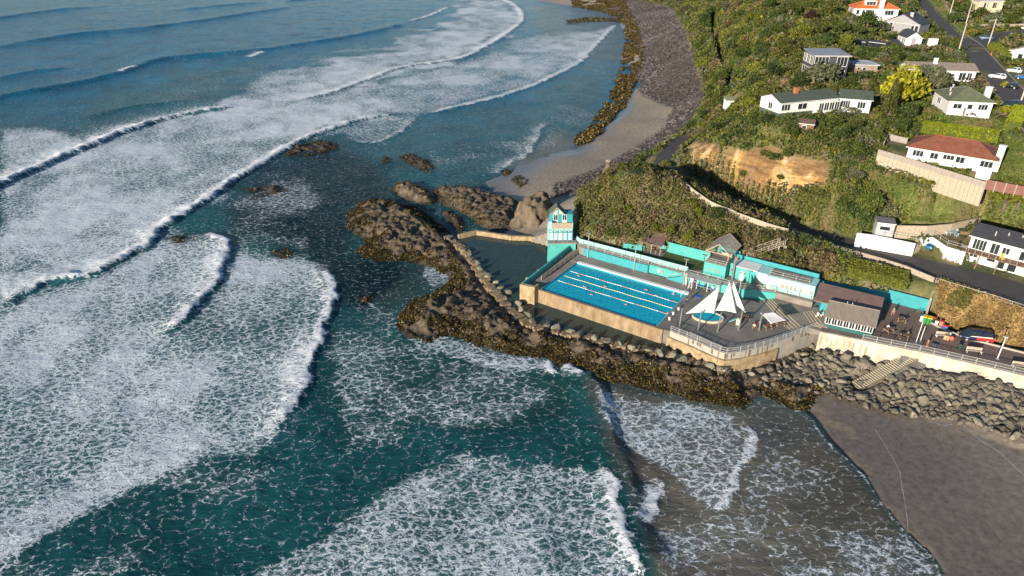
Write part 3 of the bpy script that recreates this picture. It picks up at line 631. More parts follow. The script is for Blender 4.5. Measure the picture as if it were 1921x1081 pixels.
REEF1 = [(653, 402), (660, 390), (690, 375), (719, 371), (778, 388), (826, 422), (846, 440), (875, 470), (905, 520), (940, 560), (985, 602), (1012, 614), (1060, 624), (1120, 638), (1180, 652), (1240, 664), (1300, 678), (1340, 690), (1395, 694), (1440, 700), (1480, 720), (1560, 722), (1568, 735), (1548, 742), (1529, 748), (1506, 764), (1485, 762), (1467, 752), (1440, 735), (1412, 742), (1393, 764), (1370, 756), (1340, 752), (1290, 745), (1212, 724), (1160, 716), (1116, 706), (1098, 704), (1078, 684), (1046, 684), (1025, 668), (978, 664), (926, 654), (880, 640), (850, 622), (800, 636), (765, 630), (748, 612), (752, 588), (770, 566), (816, 547), (846, 528), (840, 512), (812, 500), (766, 486), (703, 486), (672, 470), (690, 455), (655, 425)]
REEF2 = [[(737, 356), (745, 345), (770, 344), (795, 353), (820, 372), (812, 382), (785, 380), (760, 374)],
         [(812, 357), (830, 350), (870, 356), (910, 362), (955, 372), (975, 380), (965, 420), (940, 430), (905, 424), (880, 405), (858, 392), (836, 384), (822, 372)],
         [(532, 290), (556, 272), (600, 262), (634, 268), (630, 278), (600, 288), (570, 292)], [(748, 292), (770, 287), (800, 300), (820, 318), (800, 322), (775, 312)],
         [(708, 296), (722, 290), (735, 300), (720, 306)], [(826, 398), (842, 392), (862, 408), (870, 428), (858, 432)],
         [(952, 335), (975, 328), (1000, 340), (1005, 352), (975, 356)], [(936, 322), (948, 316), (958, 322), (945, 330)], [(1072, 296), (1090, 290), (1106, 292), (1080, 304)],
         [(640, 560), (690, 550), (700, 562), (660, 570)], [(460, 352), (520, 345), (540, 356), (480, 370)], [(300, 446), (340, 440), (380, 446), (330, 456)], [(500, 470), (540, 462), (556, 476), (520, 486)]]
def reefmesh(name, polys, step, hmax, edge, kel=None, z=.4):
    W = [poly2(P, z) for P in polys]; al = np.vstack(W)
    xs = np.arange(al[:, 0].min() - 2, al[:, 0].max() + 2, step); ys = np.arange(al[:, 1].min() - 2, al[:, 1].max() + 2, step)
    X, Y = np.meshgrid(xs, ys); d = np.full(X.shape, -9.0)
    for P in W: d = np.maximum(d, psd(X + (fbm(X * .5, Y * .5, 7, 3) - .5) * 1.6, Y + (fbm(X * .5, Y * .5, 9, 3) - .5) * 1.6, P))
    n = fbm(X * .16, Y * .16, 3, 4); r2 = 1 - np.abs(fbm(X * .45 + Y * .2, Y * .45 - X * .2, 13, 5) - .5) * 2; n3 = fbm(X * 1.4, Y * 1.4, 23, 3)
    Z = sstep(-1.0, edge, d) * (hmax * (.30 + .95 * n)) * (.45 + .75 * r2) + (n3 - .5) * .55 * sstep(-.5, 1, d) - .6 * (1 - sstep(-1.2, .3, d))
    e1, k1 = cell(X + fbm(X * .4, Y * .4, 2, 2) * 2, Y + fbm(X * .4, Y * .4, 4, 2) * 2, 2.4, 31); e2, k2 = cell(X, Y, .95, 41); m_ = sstep(.2, 1.6, d)
    Z = Z + m_ * ((k1 - .5) * .75 + (k2 - .5) * .42 - .35 * sstep(.45, .8, e1))
    return X, Y, Z, d
RX, RY, RZZ, RD = reefmesh('r', [REEF1], .30, 2.5, 6.0)
# the reef is kept below the moat and walls behind it
dm, sm_, _ = pldist(RX, RY, poly2([(846, 441), (875, 470), (905, 520), (940, 560), (985, 602), (1012, 614), (1060, 624), (1120, 638), (1180, 652), (1240, 664), (1300, 678), (1340, 690), (1395, 694)], 1.2))
RZZ = np.where(dm < 5, np.minimum(RZZ, 1.4 + .35 * dm * (sm_ < 9)), RZZ)
fq = gridfaces(*RX.shape); rv = np.stack([RX, RY, RZZ], -1).reshape(-1, 3); keep = (RZZ.ravel() > -.55)[fq].any(1)
link('rocky_reef', npmesh('rocky_reef', rv, fq[keep], M_REEF), 'structure')
kp = []
def kelp_on(X, Y, Z, d, n, lo=-.8, hi=4.5, side=None):
    nn = fbm(X * .25, Y * .25, 77, 3); p = (sstep(lo, lo + .8, d) * (1 - sstep(hi * .5, hi, d)) * sstep(.36, .52, nn)).ravel()
    if side is not None: p = p * side.ravel()
    k = nrs.choice(p.size, n, p=p / p.sum()); s_ = (X[0, 1] - X[0, 0])
    q = np.stack([X.ravel()[k] + nrs.uniform(-s_, s_, n), Y.ravel()[k] + nrs.uniform(-s_, s_, n), np.maximum(Z.ravel()[k], -.05) + nrs.uniform(.0, .28, n)], 1); kp.append(q)
seaside = (np.where(dm > 3.5, 1.0, 0.0))
kelp_on(RX, RY, RZZ, RD, 56000, -.8, 5.5, seaside)
for i, P in enumerate(REEF2):
    X, Y, Z, d = reefmesh('s', [P], .35, [1.6, 2.2, .35, .6, .3, 1.3, .7, .5, .3, .1, .1, .1, .1][i], 3.0)
    f2 = gridfaces(*X.shape); kk = (Z.ravel() > -.55)[f2].any(1)
    link('rocky_reef', npmesh('rocky_reef', np.stack([X, Y, Z], -1).reshape(-1, 3), f2[kk], M_REEF), 'structure')
    kelp_on(X, Y, Z, d, [1200, 2500, 1500, 1200, 300, 300, 1200, 400, 500, 150, 300, 150, 200][i], -.6, 3.0)
# kelp bank along the far beach
KST = [(1110, -4), (1170, 8), (1192, 40), (1206, 90), (1206, 120), (1190, 160), (1178, 190), (1150, 222), (1122, 255), (1100, 274), (1072, 274), (1080, 256), (1102, 238), (1118, 214), (1140, 186), (1155, 158), (1166, 120), (1172, 80), (1172, 48), (1140, 24), (1075, 12), (1070, 4)]
WK = poly2(KST, .3); x_ = nrs.uniform(WK[:, 0].min(), WK[:, 0].max(), 900000); y_ = nrs.uniform(WK[:, 1].min(), WK[:, 1].max(), 900000)
i_ = inpoly(x_ + 4 * (fbm(x_ * .2, y_ * .2, 5, 3) - .5), y_ + 6 * (fbm(x_ * .2, y_ * .2, 6, 3) - .5), WK) & (fbm(x_ * .12, y_ * .12, 9, 3) > .36)
x_ = x_[i_][:52000]; y_ = y_[i_][:52000]
far_k = np.stack([x_, y_, np.maximum(Hz(x_, y_), 0) + nrs.uniform(.02, .6, len(x_)) * (.4 + fbm(x_ * .3, y_ * .3, 2, 2))], 1)
GRO = poly2([(1062, 38), (1100, 33), (1150, 33), (1178, 34), (1178, 44), (1140, 40), (1062, 43)], .2)
x2 = nrs.uniform(GRO[:, 0].min(), GRO[:, 0].max(), 60000); y2 = nrs.uniform(GRO[:, 1].min(), GRO[:, 1].max(), 60000); i2 = inpoly(x2, y2, GRO)
far_k = np.vstack([far_k, np.stack([x2[i2][:1500], y2[i2][:1500], nrs.uniform(.1, .7, len(x2[i2][:1500]))], 1)])
kp_n = np.vstack(kp)
def kcols(n):
    c = jit((.045, .034, .010), n, .35); g = nrs.rand(n)
    c[g < .22] = jit((.13, .090, .014), (g < .22).sum(), .3); c[g > .72] = jit((.022, .014, .007), (g > .72).sum(), .3); return c
tag(link('kelp', leafcloud('kelp', kp_n, nrs.uniform(.12, .32, len(kp_n)), kcols(len(kp_n)), M_KELP, .25, 2.2, 5)), 'brown and gold kelp draped over the reef edge', 'kelp', kind='stuff')
tag(link('beach_kelp', leafcloud('beach_kelp', far_k, nrs.uniform(.32, .8, len(far_k)), kcols(len(far_k)) * 1.1, M_KELP, .3, 2.0, 6)), 'bank of brown kelp along the stony beach', 'kelp', kind='stuff')

# ---- boulders: eight rough shapes, copied
def rockshape(seed, fl=.75):
    r = np.random.RandomState(seed); bm = bmesh.new()
    p = r.normal(size=(16, 3)); p /= np.linalg.norm(p, axis=1)[:, None]; p *= r.uniform(.82, 1.1, (16, 1)); p *= np.array([1.15, .9, fl])
    for q in p: bm.verts.new(q)
    res = bmesh.ops.convex_hull(bm, input=bm.verts[:])
    bmesh.ops.delete(bm, geom=[g for g in res['geom_interior'] if isinstance(g, bmesh.types.BMVert)], context='VERTS')
    bmesh.ops.bevel(bm, geom=bm.edges[:] + bm.verts[:], offset=.13, segments=2, affect='EDGES', profile=.6)
    bmesh.ops.triangulate(bm, faces=[f for f in bm.faces if len(f.verts) > 4])
    bmesh.ops.subdivide_edges(bm, edges=bm.edges[:], cuts=1)
    for v in bm.verts:
        c = v.co; v.co = c * (1 + .05 * (math.sin(c.x * 7 + seed) + math.sin(c.y * 8 + 2 * seed) + math.sin(c.z * 9)) / 2)
    me = bpy.data.meshes.new('boulder'); bm.to_mesh(me); bm.free(); me.materials.append(M_BOULD)
    me.polygons.foreach_set('use_smooth', [True] * len(me.polygons)); return me
ROCKS = [rockshape(s, .62 + .05 * (s % 4)) for s in range(8)]
def rock(name, me, loc, s, label, group, m=None):
    o = bpy.data.objects.new(name, me); C.objects.link(o); o.location = loc; k = rnd.uniform(.88, 1.14)
    o.scale = (s * k, s / k, s * rnd.uniform(.85, 1.1)); o.rotation_euler = (rnd.uniform(-.4, .4), rnd.uniform(-.4, .4), rnd.uniform(0, 6.28))
    return tag(o, label, 'boulder', group)
RIP = [(1392, 693), (1440, 682), (1500, 655), (1532, 636), (1600, 652), (1660, 668), (1740, 684), (1800, 696), (1921, 726), (2030, 752), (2030, 860), (1921, 826), (1860, 806), (1790, 786), (1730, 776), (1680, 770), (1620, 752), (1560, 732), (1500, 724), (1440, 718), (1405, 712)]
STAIR = poly2([(1594, 719), (1690, 668), (1700, 662), (1742, 670), (1736, 690), (1700, 692), (1622, 734)], 2)
WR = poly2(RIP, 1.5); pts = []
lo = WR.min(0); hi = WR.max(0)
for _ in range(26000):
    x = rnd.uniform(lo[0], hi[0]); y = rnd.uniform(lo[1], hi[1])
    if not inpoly(np.array([x]), np.array([y]), WR)[0] or inpoly(np.array([x]), np.array([y]), STAIR)[0]: continue
    r = rnd.choice([.5, .6, .7, .8, .95])
    if all((x - a) ** 2 + (y - b) ** 2 > (.80 * (r + c)) ** 2 for a, b, c in pts): pts.append((x, y, r))
pts.sort(key=lambda p: -p[2] / math.hypot(p[0], p[1]))
for i, (x, y, r) in enumerate(pts[:300]):
    rock('boulder', ROCKS[i % 8], (x, y, float(Hz(x, y)) + .42 * r), r * 1.12, 'grey brown boulder in the heaped rock armour below the sea wall', 'boulders of the rock armour')
mv = []; mf = []; off = 0
def bake(lst, me):
    global off
    co = np.array([v.co[:] for v in me.vertices]); fs = [tuple(p.vertices) for p in me.polygons]
    return co, fs
def rockpile(name, lst, label, m):
    """lst of (x,y,z,r): many small stones as one mesh"""
    V_ = []; Fs = []; o = 0; base = []
    for s in range(5):
        r = np.random.RandomState(50 + s); bm = bmesh.new(); bmesh.ops.create_icosphere(bm, subdivisions=1, radius=1)
        for v in bm.verts: v.co = v.co * r.uniform(.75, 1.2)
        base.append((np.array([v.co[:] for v in bm.verts]), np.array([[v.index for v in f.verts] for f in bm.faces]))); bm.free()
    for i, (x, y, z, r) in enumerate(lst):
        bv, bf = base[i % 5]; a = rnd.uniform(0, 6.28); c, s = math.cos(a), math.sin(a)
        q = bv * np.array([r * 1.2, r * .9, r * .7]); V_.append(np.stack([q[:, 0] * c - q[:, 1] * s + x, q[:, 0] * s + q[:, 1] * c + y, q[:, 2] + z], 1)); Fs.append(bf + o); o += len(bv)
    return tag(link(name, npmesh(name, np.vstack(V_), np.vstack(Fs), m, smooth=False, tris=True)), label, 'stones', kind='stuff')
rest = [(x, y, float(Hz(x, y)) + .25 * r, r) for x, y, r in pts[300:]]
small = []
for _ in range(2200):
    x = rnd.uniform(lo[0], hi[0]); y = rnd.uniform(lo[1], hi[1])
    if inpoly(np.array([x]), np.array([y]), WR)[0] and not inpoly(np.array([x]), np.array([y]), STAIR)[0]: small.append((x, y, float(Hz(x, y)) + .12, rnd.uniform(.2, .42)))
rockpile('small_rocks', rest + small, 'smaller rocks filling gaps between the armour boulders', M_BOULD)
WPB = poly2(PEB, 2.0); st = []
M_PEB = rockmat('beach_stone', (.030, .026, .026), (.165, .140, .130), None, .05)
for _ in range(60000):
    x = rnd.uniform(WPB[:, 0].min(), WPB[:, 0].max()); y = rnd.uniform(WPB[:, 1].min(), WPB[:, 1].max())
    if len(st) < 7500 and inpoly(np.array([x]), np.array([y]), WPB)[0]: st.append((x, y, float(Hz(x, y)) + .08, rnd.uniform(.25, .75)))
rockpile('beach_stones', st, 'dark stones covering the curved bouldery beach', M_PEB)
# moat wall with its blocks
MW = [(838, 440), (852, 452), (872, 468), (895, 500), (912, 525), (935, 552), (955, 576), (985, 600), (1010, 611), (1050, 619), (1100, 630), (1150, 642), (1200, 652), (1250, 662), (1300, 676), (1345, 690), (1372, 700)]
M_TAN = mat('weathered_concrete', (.44, .33, .19), .85, .16, .9, bump=.5, bscale=4, col2=(.20, .135, .07)); M_MOAT = mat('moat_stone', (.30, .22, .13), .9, .2, 1.1, bump=.9, bscale=3, col2=(.10, .075, .048))
M_CONC = mat('concrete', (.40, .36, .30), .85, .1, .8, bump=.25, bscale=5)
mwp = smooth_line(poly2(MW, 2.0), 6); mb = MB()
for i in range(len(mwp) - 1): mb.wall(mwp[i], mwp[i + 1], -.4, 1.75 + .22 * math.sin(i * 1.7) + .1 * math.sin(i * 3.9), 1.7 + .6 * math.sin(i * 2.3))
wl = solo('moat_wall', mb, M_MOAT, 'low curved rough stone wall holding the moat beside the pool', 'wall', smooth=False)
mb = MB(); mb.pwall([V2(*p, 1.8) for p in [(860, 446), (893, 438), (960, 448), (1024, 450)]], -.2, 2.6, .7)
solo('moat_wall', mb, M_TAN, 'straight tan stone wall closing the far end of the moat below the tower', 'wall')
blk = [(640 + x / 3.1786, 320 + y / 3.1786) for x, y in [(640, 390), (725, 460), (768, 482), (775, 514), (815, 535), (825, 567), (878, 612), (925, 650), (948, 682), (995, 706), (1055, 776), (1072, 812), (1115, 842), (1140, 882)]] + [(900 + x / 3.842, 540 + y / 3.842) for x, y in [(478, 247), (548, 267), (655, 290), (718, 318), (825, 334), (925, 364), (1020, 376), (1098, 412), (1203, 426), (1297, 452), (1390, 464), (1460, 497), (1570, 520), (1655, 546), (1745, 570)]]
BM = [me.copy() for me in ROCKS]
for me in BM: me.materials[0] = M_BLOCK
for i, (px, py) in enumerate(blk):
    p = V(px, py + 7, 1.9); o = rock('boulder', BM[i % 8], (p[0], p[1], 2.15), rnd.uniform(.85, 1.12) * (1 if i > 8 else .8), 'single squarish boulder spaced along the top of the curved moat wall', 'boulders along the moat wall')
# stack of rock and the mound's seaward cliff
def bluff(name, P, z0, hs, label, m, seed=1, step=.5):
    W = poly2(P, z0); xs = np.arange(W[:, 0].min() - 3, W[:, 0].max() + 3, step); ys = np.arange(W[:, 1].min() - 3, W[:, 1].max() + 3, step); X, Y = np.meshgrid(xs, ys)
    d = psd(X + (fbm(X * .6, Y * .6, seed, 4) - .5) * 4, Y + (fbm(X * .6, Y * .6, seed + 3, 4) - .5) * 4, W)
    Z = z0 - .5 + sstep(-.4, 3.4, d) * hs * (.75 + .5 * fbm(X * .3, Y * .3, seed + 7, 3)) + (fbm(X * 1.2, Y * 1.2, seed, 3) - .5) * 1.2 + (np.abs(fbm(X * .5, Y * .5, seed + 11, 4) - .5) - .15) * 5 * sstep(.5, 3, d)
    f = gridfaces(*X.shape); k = (d.ravel() > -1.2)[f].any(1); v = np.stack([X, Y, Z], -1).reshape(-1, 3); o = bpy.data.objects.new(name, npmesh(name, v, f[k], m)); C.objects.link(o)
    tag(o, label, 'rock')
M_BLUFF = rockmat('bluff_rock', (.045, .034, .023), (.155, .115, .072), None, .5)
bluff('sea_stack', [(962, 424), (966, 398), (1000, 384), (1040, 388), (1046, 424), (1010, 432)], 1.0, 5.6, 'tall brown rock stack left of the turquoise tower', M_BLUFF, 4, .4)
# ================================================================== THE BATHS
TEAL = mat('teal_paint', (.075, .40, .36), .6, .07, .7, col2=(.055, .32, .29)); LTEAL = mat('pale_teal_paint', (.36, .62, .57), .6, .07, .6, col2=(.28, .53, .49))
DTEAL = mat('deep_teal_paint', (.035, .30, .33), .6, .1, .7); WHITE = mat('white_paint', (.74, .73, .70), .55, .05, .6); DECK = mat('deck_concrete', (.275, .235, .195), .85, .13, .35, bump=.25, bscale=6, col2=(.17, .148, .125))
DECK2 = mat('wet_deck', (.215, .190, .165), .55, .18, .3, bump=.2, bscale=6, col2=(.12, .105, .092)); STEEL = mat('galvanised_steel', (.55, .55, .53), .45, .08, 2, metal=.35); DSTEEL = mat('grey_steel', (.20, .22, .21), .5, .08, 2, metal=.2)
WOOD = mat('weathered_timber', (.38, .31, .22), .8, .12, 1.2, stretch=(1, 1, 5)); DWOOD = mat('brown_timber', (.20, .115, .065), .75, .12, 2); BROOF = mat('brown_roof', (.235, .150, .125), .65, .08, .6, col2=(.17, .11, .092)); TROOF = mat('taupe_roof', (.25, .205, .165), .75, .1, .6, col2=(.17, .142, .112), stretch=(5, 1, 1))
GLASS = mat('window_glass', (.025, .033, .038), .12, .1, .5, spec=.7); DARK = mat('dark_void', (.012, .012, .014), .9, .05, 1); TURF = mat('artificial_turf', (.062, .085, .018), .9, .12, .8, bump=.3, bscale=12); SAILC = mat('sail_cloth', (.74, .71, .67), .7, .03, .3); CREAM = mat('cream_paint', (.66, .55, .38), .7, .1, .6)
BLUE = mat('pool_blue_paint', (.02, .22, .42), .5, .12, .4); ASPH = mat('asphalt', (.070, .064, .064), .9, .12, .5, bump=.25, bscale=10, col2=(.046, .043, .044)); PROM = mat('promenade_paving', (.185, .130, .105), .85, .1, .4, bump=.2, bscale=8, col2=(.135, .098, .082))
YEL = mat('yellow_plastic', (.75, .55, .03), .5, .06, 2); GRN = mat('green_plastic', (.03, .22, .05), .5, .06, 2); RED = mat('red_paint', (.62, .035, .03), .45, .06, 2); BLU = mat('blue_paint', (.02, .10, .42), .45, .06, 2); ORG = mat('orange_plastic', (.80, .20, .04), .5, .06, 2); NAVY = mat('navy_paint', (.012, .018, .06), .3, .06, 2); BLACK = mat('black_plastic', (.018, .018, .02), .5, .06, 2)
SEAWALL = mat('sea_wall_concrete', (.56, .50, .41), .85, .12, .5, bump=.4, bscale=4, col2=(.36, .30, .22), stretch=(1, 1, .35))
def WP(L, z=None): return [Wp(*p)[:2] for p in L]
def railing(P, h, label, sp=2.0, rails=2, infill=None, m=STEEL, w=.05, name='railing', cat='railing', group=None, pw=None):
    """P: 3-D foot points. rails + posts + optional mesh infill"""
    P = [np.array(p, float) for p in P]; c = P[len(P) // 2]
    t = thing(name, label, cat, tuple(c), group=group); rb = MB(); ib = MB()
    for A, B in zip(P[:-1], P[1:]):
        L = np.linalg.norm(B - A); n = max(1, round(L / sp))
        for k in range(n + (1 if B is P[-1] else 0)):
            q = A + (B - A) * k / n; part('post', MB().bar(q, q + [0, 0, h], pw or w * 1.5), m, t)
        for r in range(rails):
            zz = np.array([0, 0, h * (r + 1) / rails]); rb.bar(A + zz, B + zz, w)
        if infill:
            k = max(1, int(L / infill))
            for j in range(k):
                q = A + (B - A) * (j + .5) / k; ib.bar(q + [0, 0, .08], q + [0, 0, h - .03], .022)
            rb.bar(A + [0, 0, .1], B + [0, 0, .1], .03)
    part('rail', rb, m, t)
    if infill: part('infill', ib, m, t)
    return t
def add_windows(t, wallA, wallB, z0, z1, L, fm=WHITE, gm=GLASS, mull=1, out=None, fw=.09):
    """framed windows on a wall A->B (front on the right-hand side). L: (u0,u1,v0,v1[,mullions]) fractions"""
    A = np.array(wallA[:2], float); B = np.array(wallB[:2], float); d = B - A; nn = np.array([d[1], -d[0]]); nn /= np.hypot(*nn)
    for it in L:
        u0, u1, v0, v1 = it[:4]; mu = it[4] if len(it) > 4 else mull
        a = A + d * u0; b = A + d * u1; za = z0 + (z1 - z0) * v0; zb = z0 + (z1 - z0) * v1
        P = lambda q, z, o: (q[0] + nn[0] * o, q[1] + nn[1] * o, z)
        fb = MB(); o1 = .05
        for p, q in ((P(a, za, o1), P(a, zb, o1)), (P(b, za, o1), P(b, zb, o1)), (P(a, za, o1), P(b, za, o1)), (P(a, zb, o1), P(b, zb, o1))): fb.bar(p, q, fw)
        for k in range(1, mu + 1):
            q = a + (b - a) * k / (mu + 1); fb.bar(P(q, za, o1), P(q, zb, o1), fw * .7)
        f = part('window', fb, fm, t); gb = MB(); s = .012
        gb.wall(P(a, 0, s), P(b, 0, s), za, zb, .03); g = part('pane', gb, gm, None); g.parent = f; g.location = -worg(f) if False else (0, 0, 0)
        g.data.transform(__import__('mathutils').Matrix.Translation(-worg(f)))
def add_door(t, wallA, wallB, z0, u0, u1, h, m=WHITE, hm=DSTEEL):
    A = np.array(wallA[:2], float); B = np.array(wallB[:2], float); d = B - A; nn = np.array([d[1], -d[0]]); nn /= np.hypot(*nn)
    a = A + d * u0 + nn * .04; b = A + d * u1 + nn * .04
    o = part('door', MB().wall(a, b, z0 + .02, z0 + h, .06), m, t)
    q = a + (b - a) * .85 + nn * .05; h_ = part('handle', MB().bar((q[0], q[1], z0 + 1.0), (q[0], q[1], z0 + 1.2), .05), hm, None); h_.parent = o; h_.data.transform(__import__('mathutils').Matrix.Translation(-worg(o)))

# ---- decks ------------------------------------------------------------------
d = MB(); d.prism(WP([(-2.3, -4.45), (24.75, -4.45), (24.75, -.45), (-2.3, -.45)]), .2, 4.5); d.prism(WP([(-2.3, -.45), (-.35, -.45), (-.35, 14.75), (-2.3, 14.75)]), .2, 4.42)
d.prism(WP([(-4.6, -8), (-2.3, -8), (-2.3, 15.8), (-3.9, 15.8)]), .2, 4.46)
struct('pool_deck', d, DECK)
TER = [(24.75, -4.45), (34, -4.7), (39.4, -6.6), (45.3, 1.6), (48.4, 1.2), (43.2, 9.6)] 
tw = [V2(*q, 4.4) for q in [(1258, 622), (1288, 634), (1307, 642), (1333, 654), (1350, 661), (1363, 664.5), (1388, 661), (1416, 655), (1432, 651), (1457, 643), (1490, 631), (1512, 622), (1530, 614)]]
pq = WP([(24.75, -4.45), (33.5, -4.45), (39.4, -6.9), (51, -6.9), (51, .3)])
td = MB(); td.prism(pq + [tuple(p) for p in tw[::-1]] + WP([(24.75, 14.9)]), .2, 4.4); struct('terrace', td, DECK2)
# upper terraces with stepped edges
s1a, s1b = (39.0, -6.9), (46.4, 1.2); t2 = MB()
for k in range(4): t2.prism(WP([(38.4 + k * .42, -6.2 - k * .15), (45.5 + k * .42, 1.9 - k * .5), (51, .2), (51, -11), (39 + k * .3, -11)]), 4.3, 4.55 + .15 * k)
struct('terrace', t2, DECK); 
sn = MB()
for k in range(4):
    a = Wp(38.4 + k * .42, -6.2 - k * .15, 4.56 + .15 * k); b = Wp(45.5 + k * .42, 1.9 - k * .5, 4.56 + .15 * k); sn.bar(a, b, .11, .03)
st1 = thing('steps', 'four long diagonal steps with cream edges across the terrace beside the square shade', 'steps', Wp(42, -2, 4.4)); part('nosing', sn, CREAM, st1)
sn = MB(); t3 = MB()
for k in range(4):
    t3.prism(WP([(46.2 + k * .42, -4.9 - k * .2), (48.6 + k * .42, -1.0 - k * .35), (51.2, -1.0), (51.2, -7.5), (46.6 + k * .3, -7.5)]), 4.8, 5.12 + .13 * k)
    sn.bar(Wp(46.2 + k * .42, -4.9 - k * .2, 5.135 + .13 * k), Wp(48.6 + k * .42, -1.0 - k * .35, 5.135 + .13 * k), .11, .03)
st2 = thing('steps', 'four diagonal steps with cream edges leading up to the cafe', 'steps', Wp(48, -3, 5)); part('tread', t3, DECK, st2); part('nosing', sn, CREAM, st2)
pm = MB(); SW = [(50.4, .9), (57, -.25), (65.8, -1.95), (74, -2.95), (82, -3.8), (96, -5.0)]
fr = WP(SW); bk = WP([(96, -12), (80, -11.3), (73, -11.2), (68.5, -12.2), (65.2, -14.3), (65.2, -18), (47, -18.5), (46.5, -12), (50.4, -12)])
pm.prism(fr + bk, .5, 5.2); struct('promenade', pm, PROM)
# painted line along the promenade
yl = MB()
for i in range(2, len(SW) - 1): yl.prism(WP([(SW[i][0], SW[i][1] - 2.3), (SW[i + 1][0], SW[i + 1][1] - 2.3), (SW[i + 1][0], SW[i + 1][1] - 2.18), (SW[i][0], SW[i][1] - 2.18)]), 5.19, 5.205)
struct('road_marking', yl, mat('yellow_line', (.42, .30, .06), .8, .2, 3))
jt = MB()
for k in range(16):
    a = 58 + k * 2.0; bb = np.interp(a, [s[0] for s in SW], [s[1] for s in SW]); jt.prism(WP([(a, bb - .3), (a + .06, bb - .3), (a + .06, bb - 2.1), (a, bb - 2.1)]), 5.19, 5.206)
struct('paving_joint', jt, BLACK)
# ---- sea wall ---------------------------------------------------------------
sw = MB()
for i in range(len(SW) - 1): sw.wall(Wp(*SW[i]), Wp(*SW[i + 1]), .4, 5.32, .55)
swo = thing('sea_wall', 'pale rust streaked concrete sea wall under the promenade', 'wall', Wp(66, -2, 1)); part('wall', sw, SEAWALL, swo)
rs = MB(); RUST = mat('rust_stain', (.42, .17, .06), .9, .2, 3, col2=(.30, .14, .06))
for k in range(9):
    a = 50.9 + k * .9 + rnd.uniform(-.2, .2); bb = np.interp(a, [s[0] for s in SW], [s[1] for s in SW]); z1 = rnd.uniform(4.2, 4.9); rs.wall(Wp(a, bb + .285), Wp(a + rnd.uniform(.08, .2), bb + .28), z1 - rnd.uniform(1, 2.2), z1, .012)
part('stain', rs, RUST, swo)
tb = MB(); tb.pwall(tw, .2, 4.62, .4); two = thing('terrace_wall', 'curved tan retaining wall around the seaward edge of the terrace', 'wall', (*tw[6], .5)); part('wall', tb, M_CONC, two)
tb = MB(); tb.pwall([t + (np.array(t) - np.array(Wp(36, 2)[:2])) * .035 for t in tw[:10]], -.2, 3.4, .5); part('footing', tb, M_TAN, two); st_ = MB()
for i in range(1, len(tw) - 1):
    for k in range(2):
        q0_ = np.array(tw[i]) + (np.array(tw[i + 1]) - np.array(tw[i])) * rnd.random(); dd_ = (np.array(tw[i + 1]) - np.array(tw[i])); dd_ /= np.hypot(*dd_); nn_ = np.array([dd_[1], -dd_[0]]) * .206; st_.wall(q0_ + nn_, q0_ + nn_ + dd_ * rnd.uniform(.15, .5), 4.55 - rnd.uniform(.5, 1.4), 4.55, .012)
part('stain', st_, mat('grime', (.17, .14, .10), .9, .2, 3), two)
# ---- pool -------------------------------------------------------------------
pl = thing('swimming_pool', 'large rectangular outdoor pool with blue water and lane ropes', 'pool', Wp(12, 7, 2))
bs = MB(); bs.prism(WP([(-.3, -.3), (24.9, -.3), (24.9, 14.4), (-.3, 14.4)]), 2.0, 2.4)
PB = mat('pool_floor', (.10, .56, .72), .5, .06, .35)
part('basin_floor', bs, PB, pl)
ws = MB(); ws.wall(Wp(-.3, -.3), Wp(-.3, 14.6), 2.2, 4.44, .14); part('end_wall', ws, BLUE, pl); ws = MB(); ws.wall(Wp(24.85, -.4), Wp(24.85, 14.6), 2.2, 4.42, .14); ws.wall(Wp(-.3, -.35), Wp(24.8, -.35), 2.2, 4.40, .14); part('side_wall', ws, PB, pl)
ln_ = MB()
for k in range(6): ln_.prism(WP([(1.2, 1.6 + k * 2.35), (23.4, 1.6 + k * 2.35), (23.4, 1.9 + k * 2.35), (1.2, 1.9 + k * 2.35)]), 2.39, 2.41); ln_.prism(WP([(22.9, 1.1 + k * 2.35), (23.3, 1.1 + k * 2.35), (23.3, 2.4 + k * 2.35), (22.9, 2.4 + k * 2.35)]), 2.39, 2.415)
part('lane_line', ln_, NAVY, pl)
gt = MB(); gt.prism(WP([(-.2, -1.15), (25.2, -1.15), (25.2, -.28), (-.2, -.28)]), 4.3, 4.56); part('gutter', gt, WHITE, pl)
nw = MB(); nw.wall(Wp(-.8, 14.6), Wp(26.4, 14.85), -.2, 4.46, .55); part('outer_wall', nw, mat('pool_wall_concrete', (.33, .24, .14), .85, .16, .7, bump=.4, bscale=4, col2=(.16, .105, .055), stretch=(1, 1, .4)), pl)
nj = MB()
for k in range(16): a = .8 + k * 1.65; nj.wall(Wp(a, 14.893), Wp(a + .09, 14.894), 2.2, 4.5, .02)
part('wall_joint', nj, mat('joint_stain', (.16, .11, .06), .9), pl)
PYEL = mat('pale_yellow_float', (.72, .62, .22), .5, .05, 2); PRED = mat('pale_red_float', (.60, .30, .24), .5, .05, 2)
for bb, cols in ((3.6, (WHITE, PRED, WHITE)), (6.2, (PYEL, WHITE, PYEL)), (8.8, (WHITE, PRED, PYEL))):
    rp = thing('lane_rope', {3.6: 'white and red lane rope nearest the far gutter of the pool', 6.2: 'yellow and white lane rope down the middle of the pool', 8.8: 'white and blue lane rope nearest the seaward side of the pool'}[bb], 'lane rope', Wp(12, bb, 4.2))
    q = MB(); q.tube([Wp(.4 + s * .192, bb + .05 * math.sin(s * .17), 4.24) for s in range(127)], [.066 if s % 3 else .03 for s in range(127)], 6, False)
    o = part('float_line', q, list(cols), rp); o.data.polygons.foreach_set('material_index', [(i // 6 // 9) % 3 for i in range(len(o.data.polygons))])
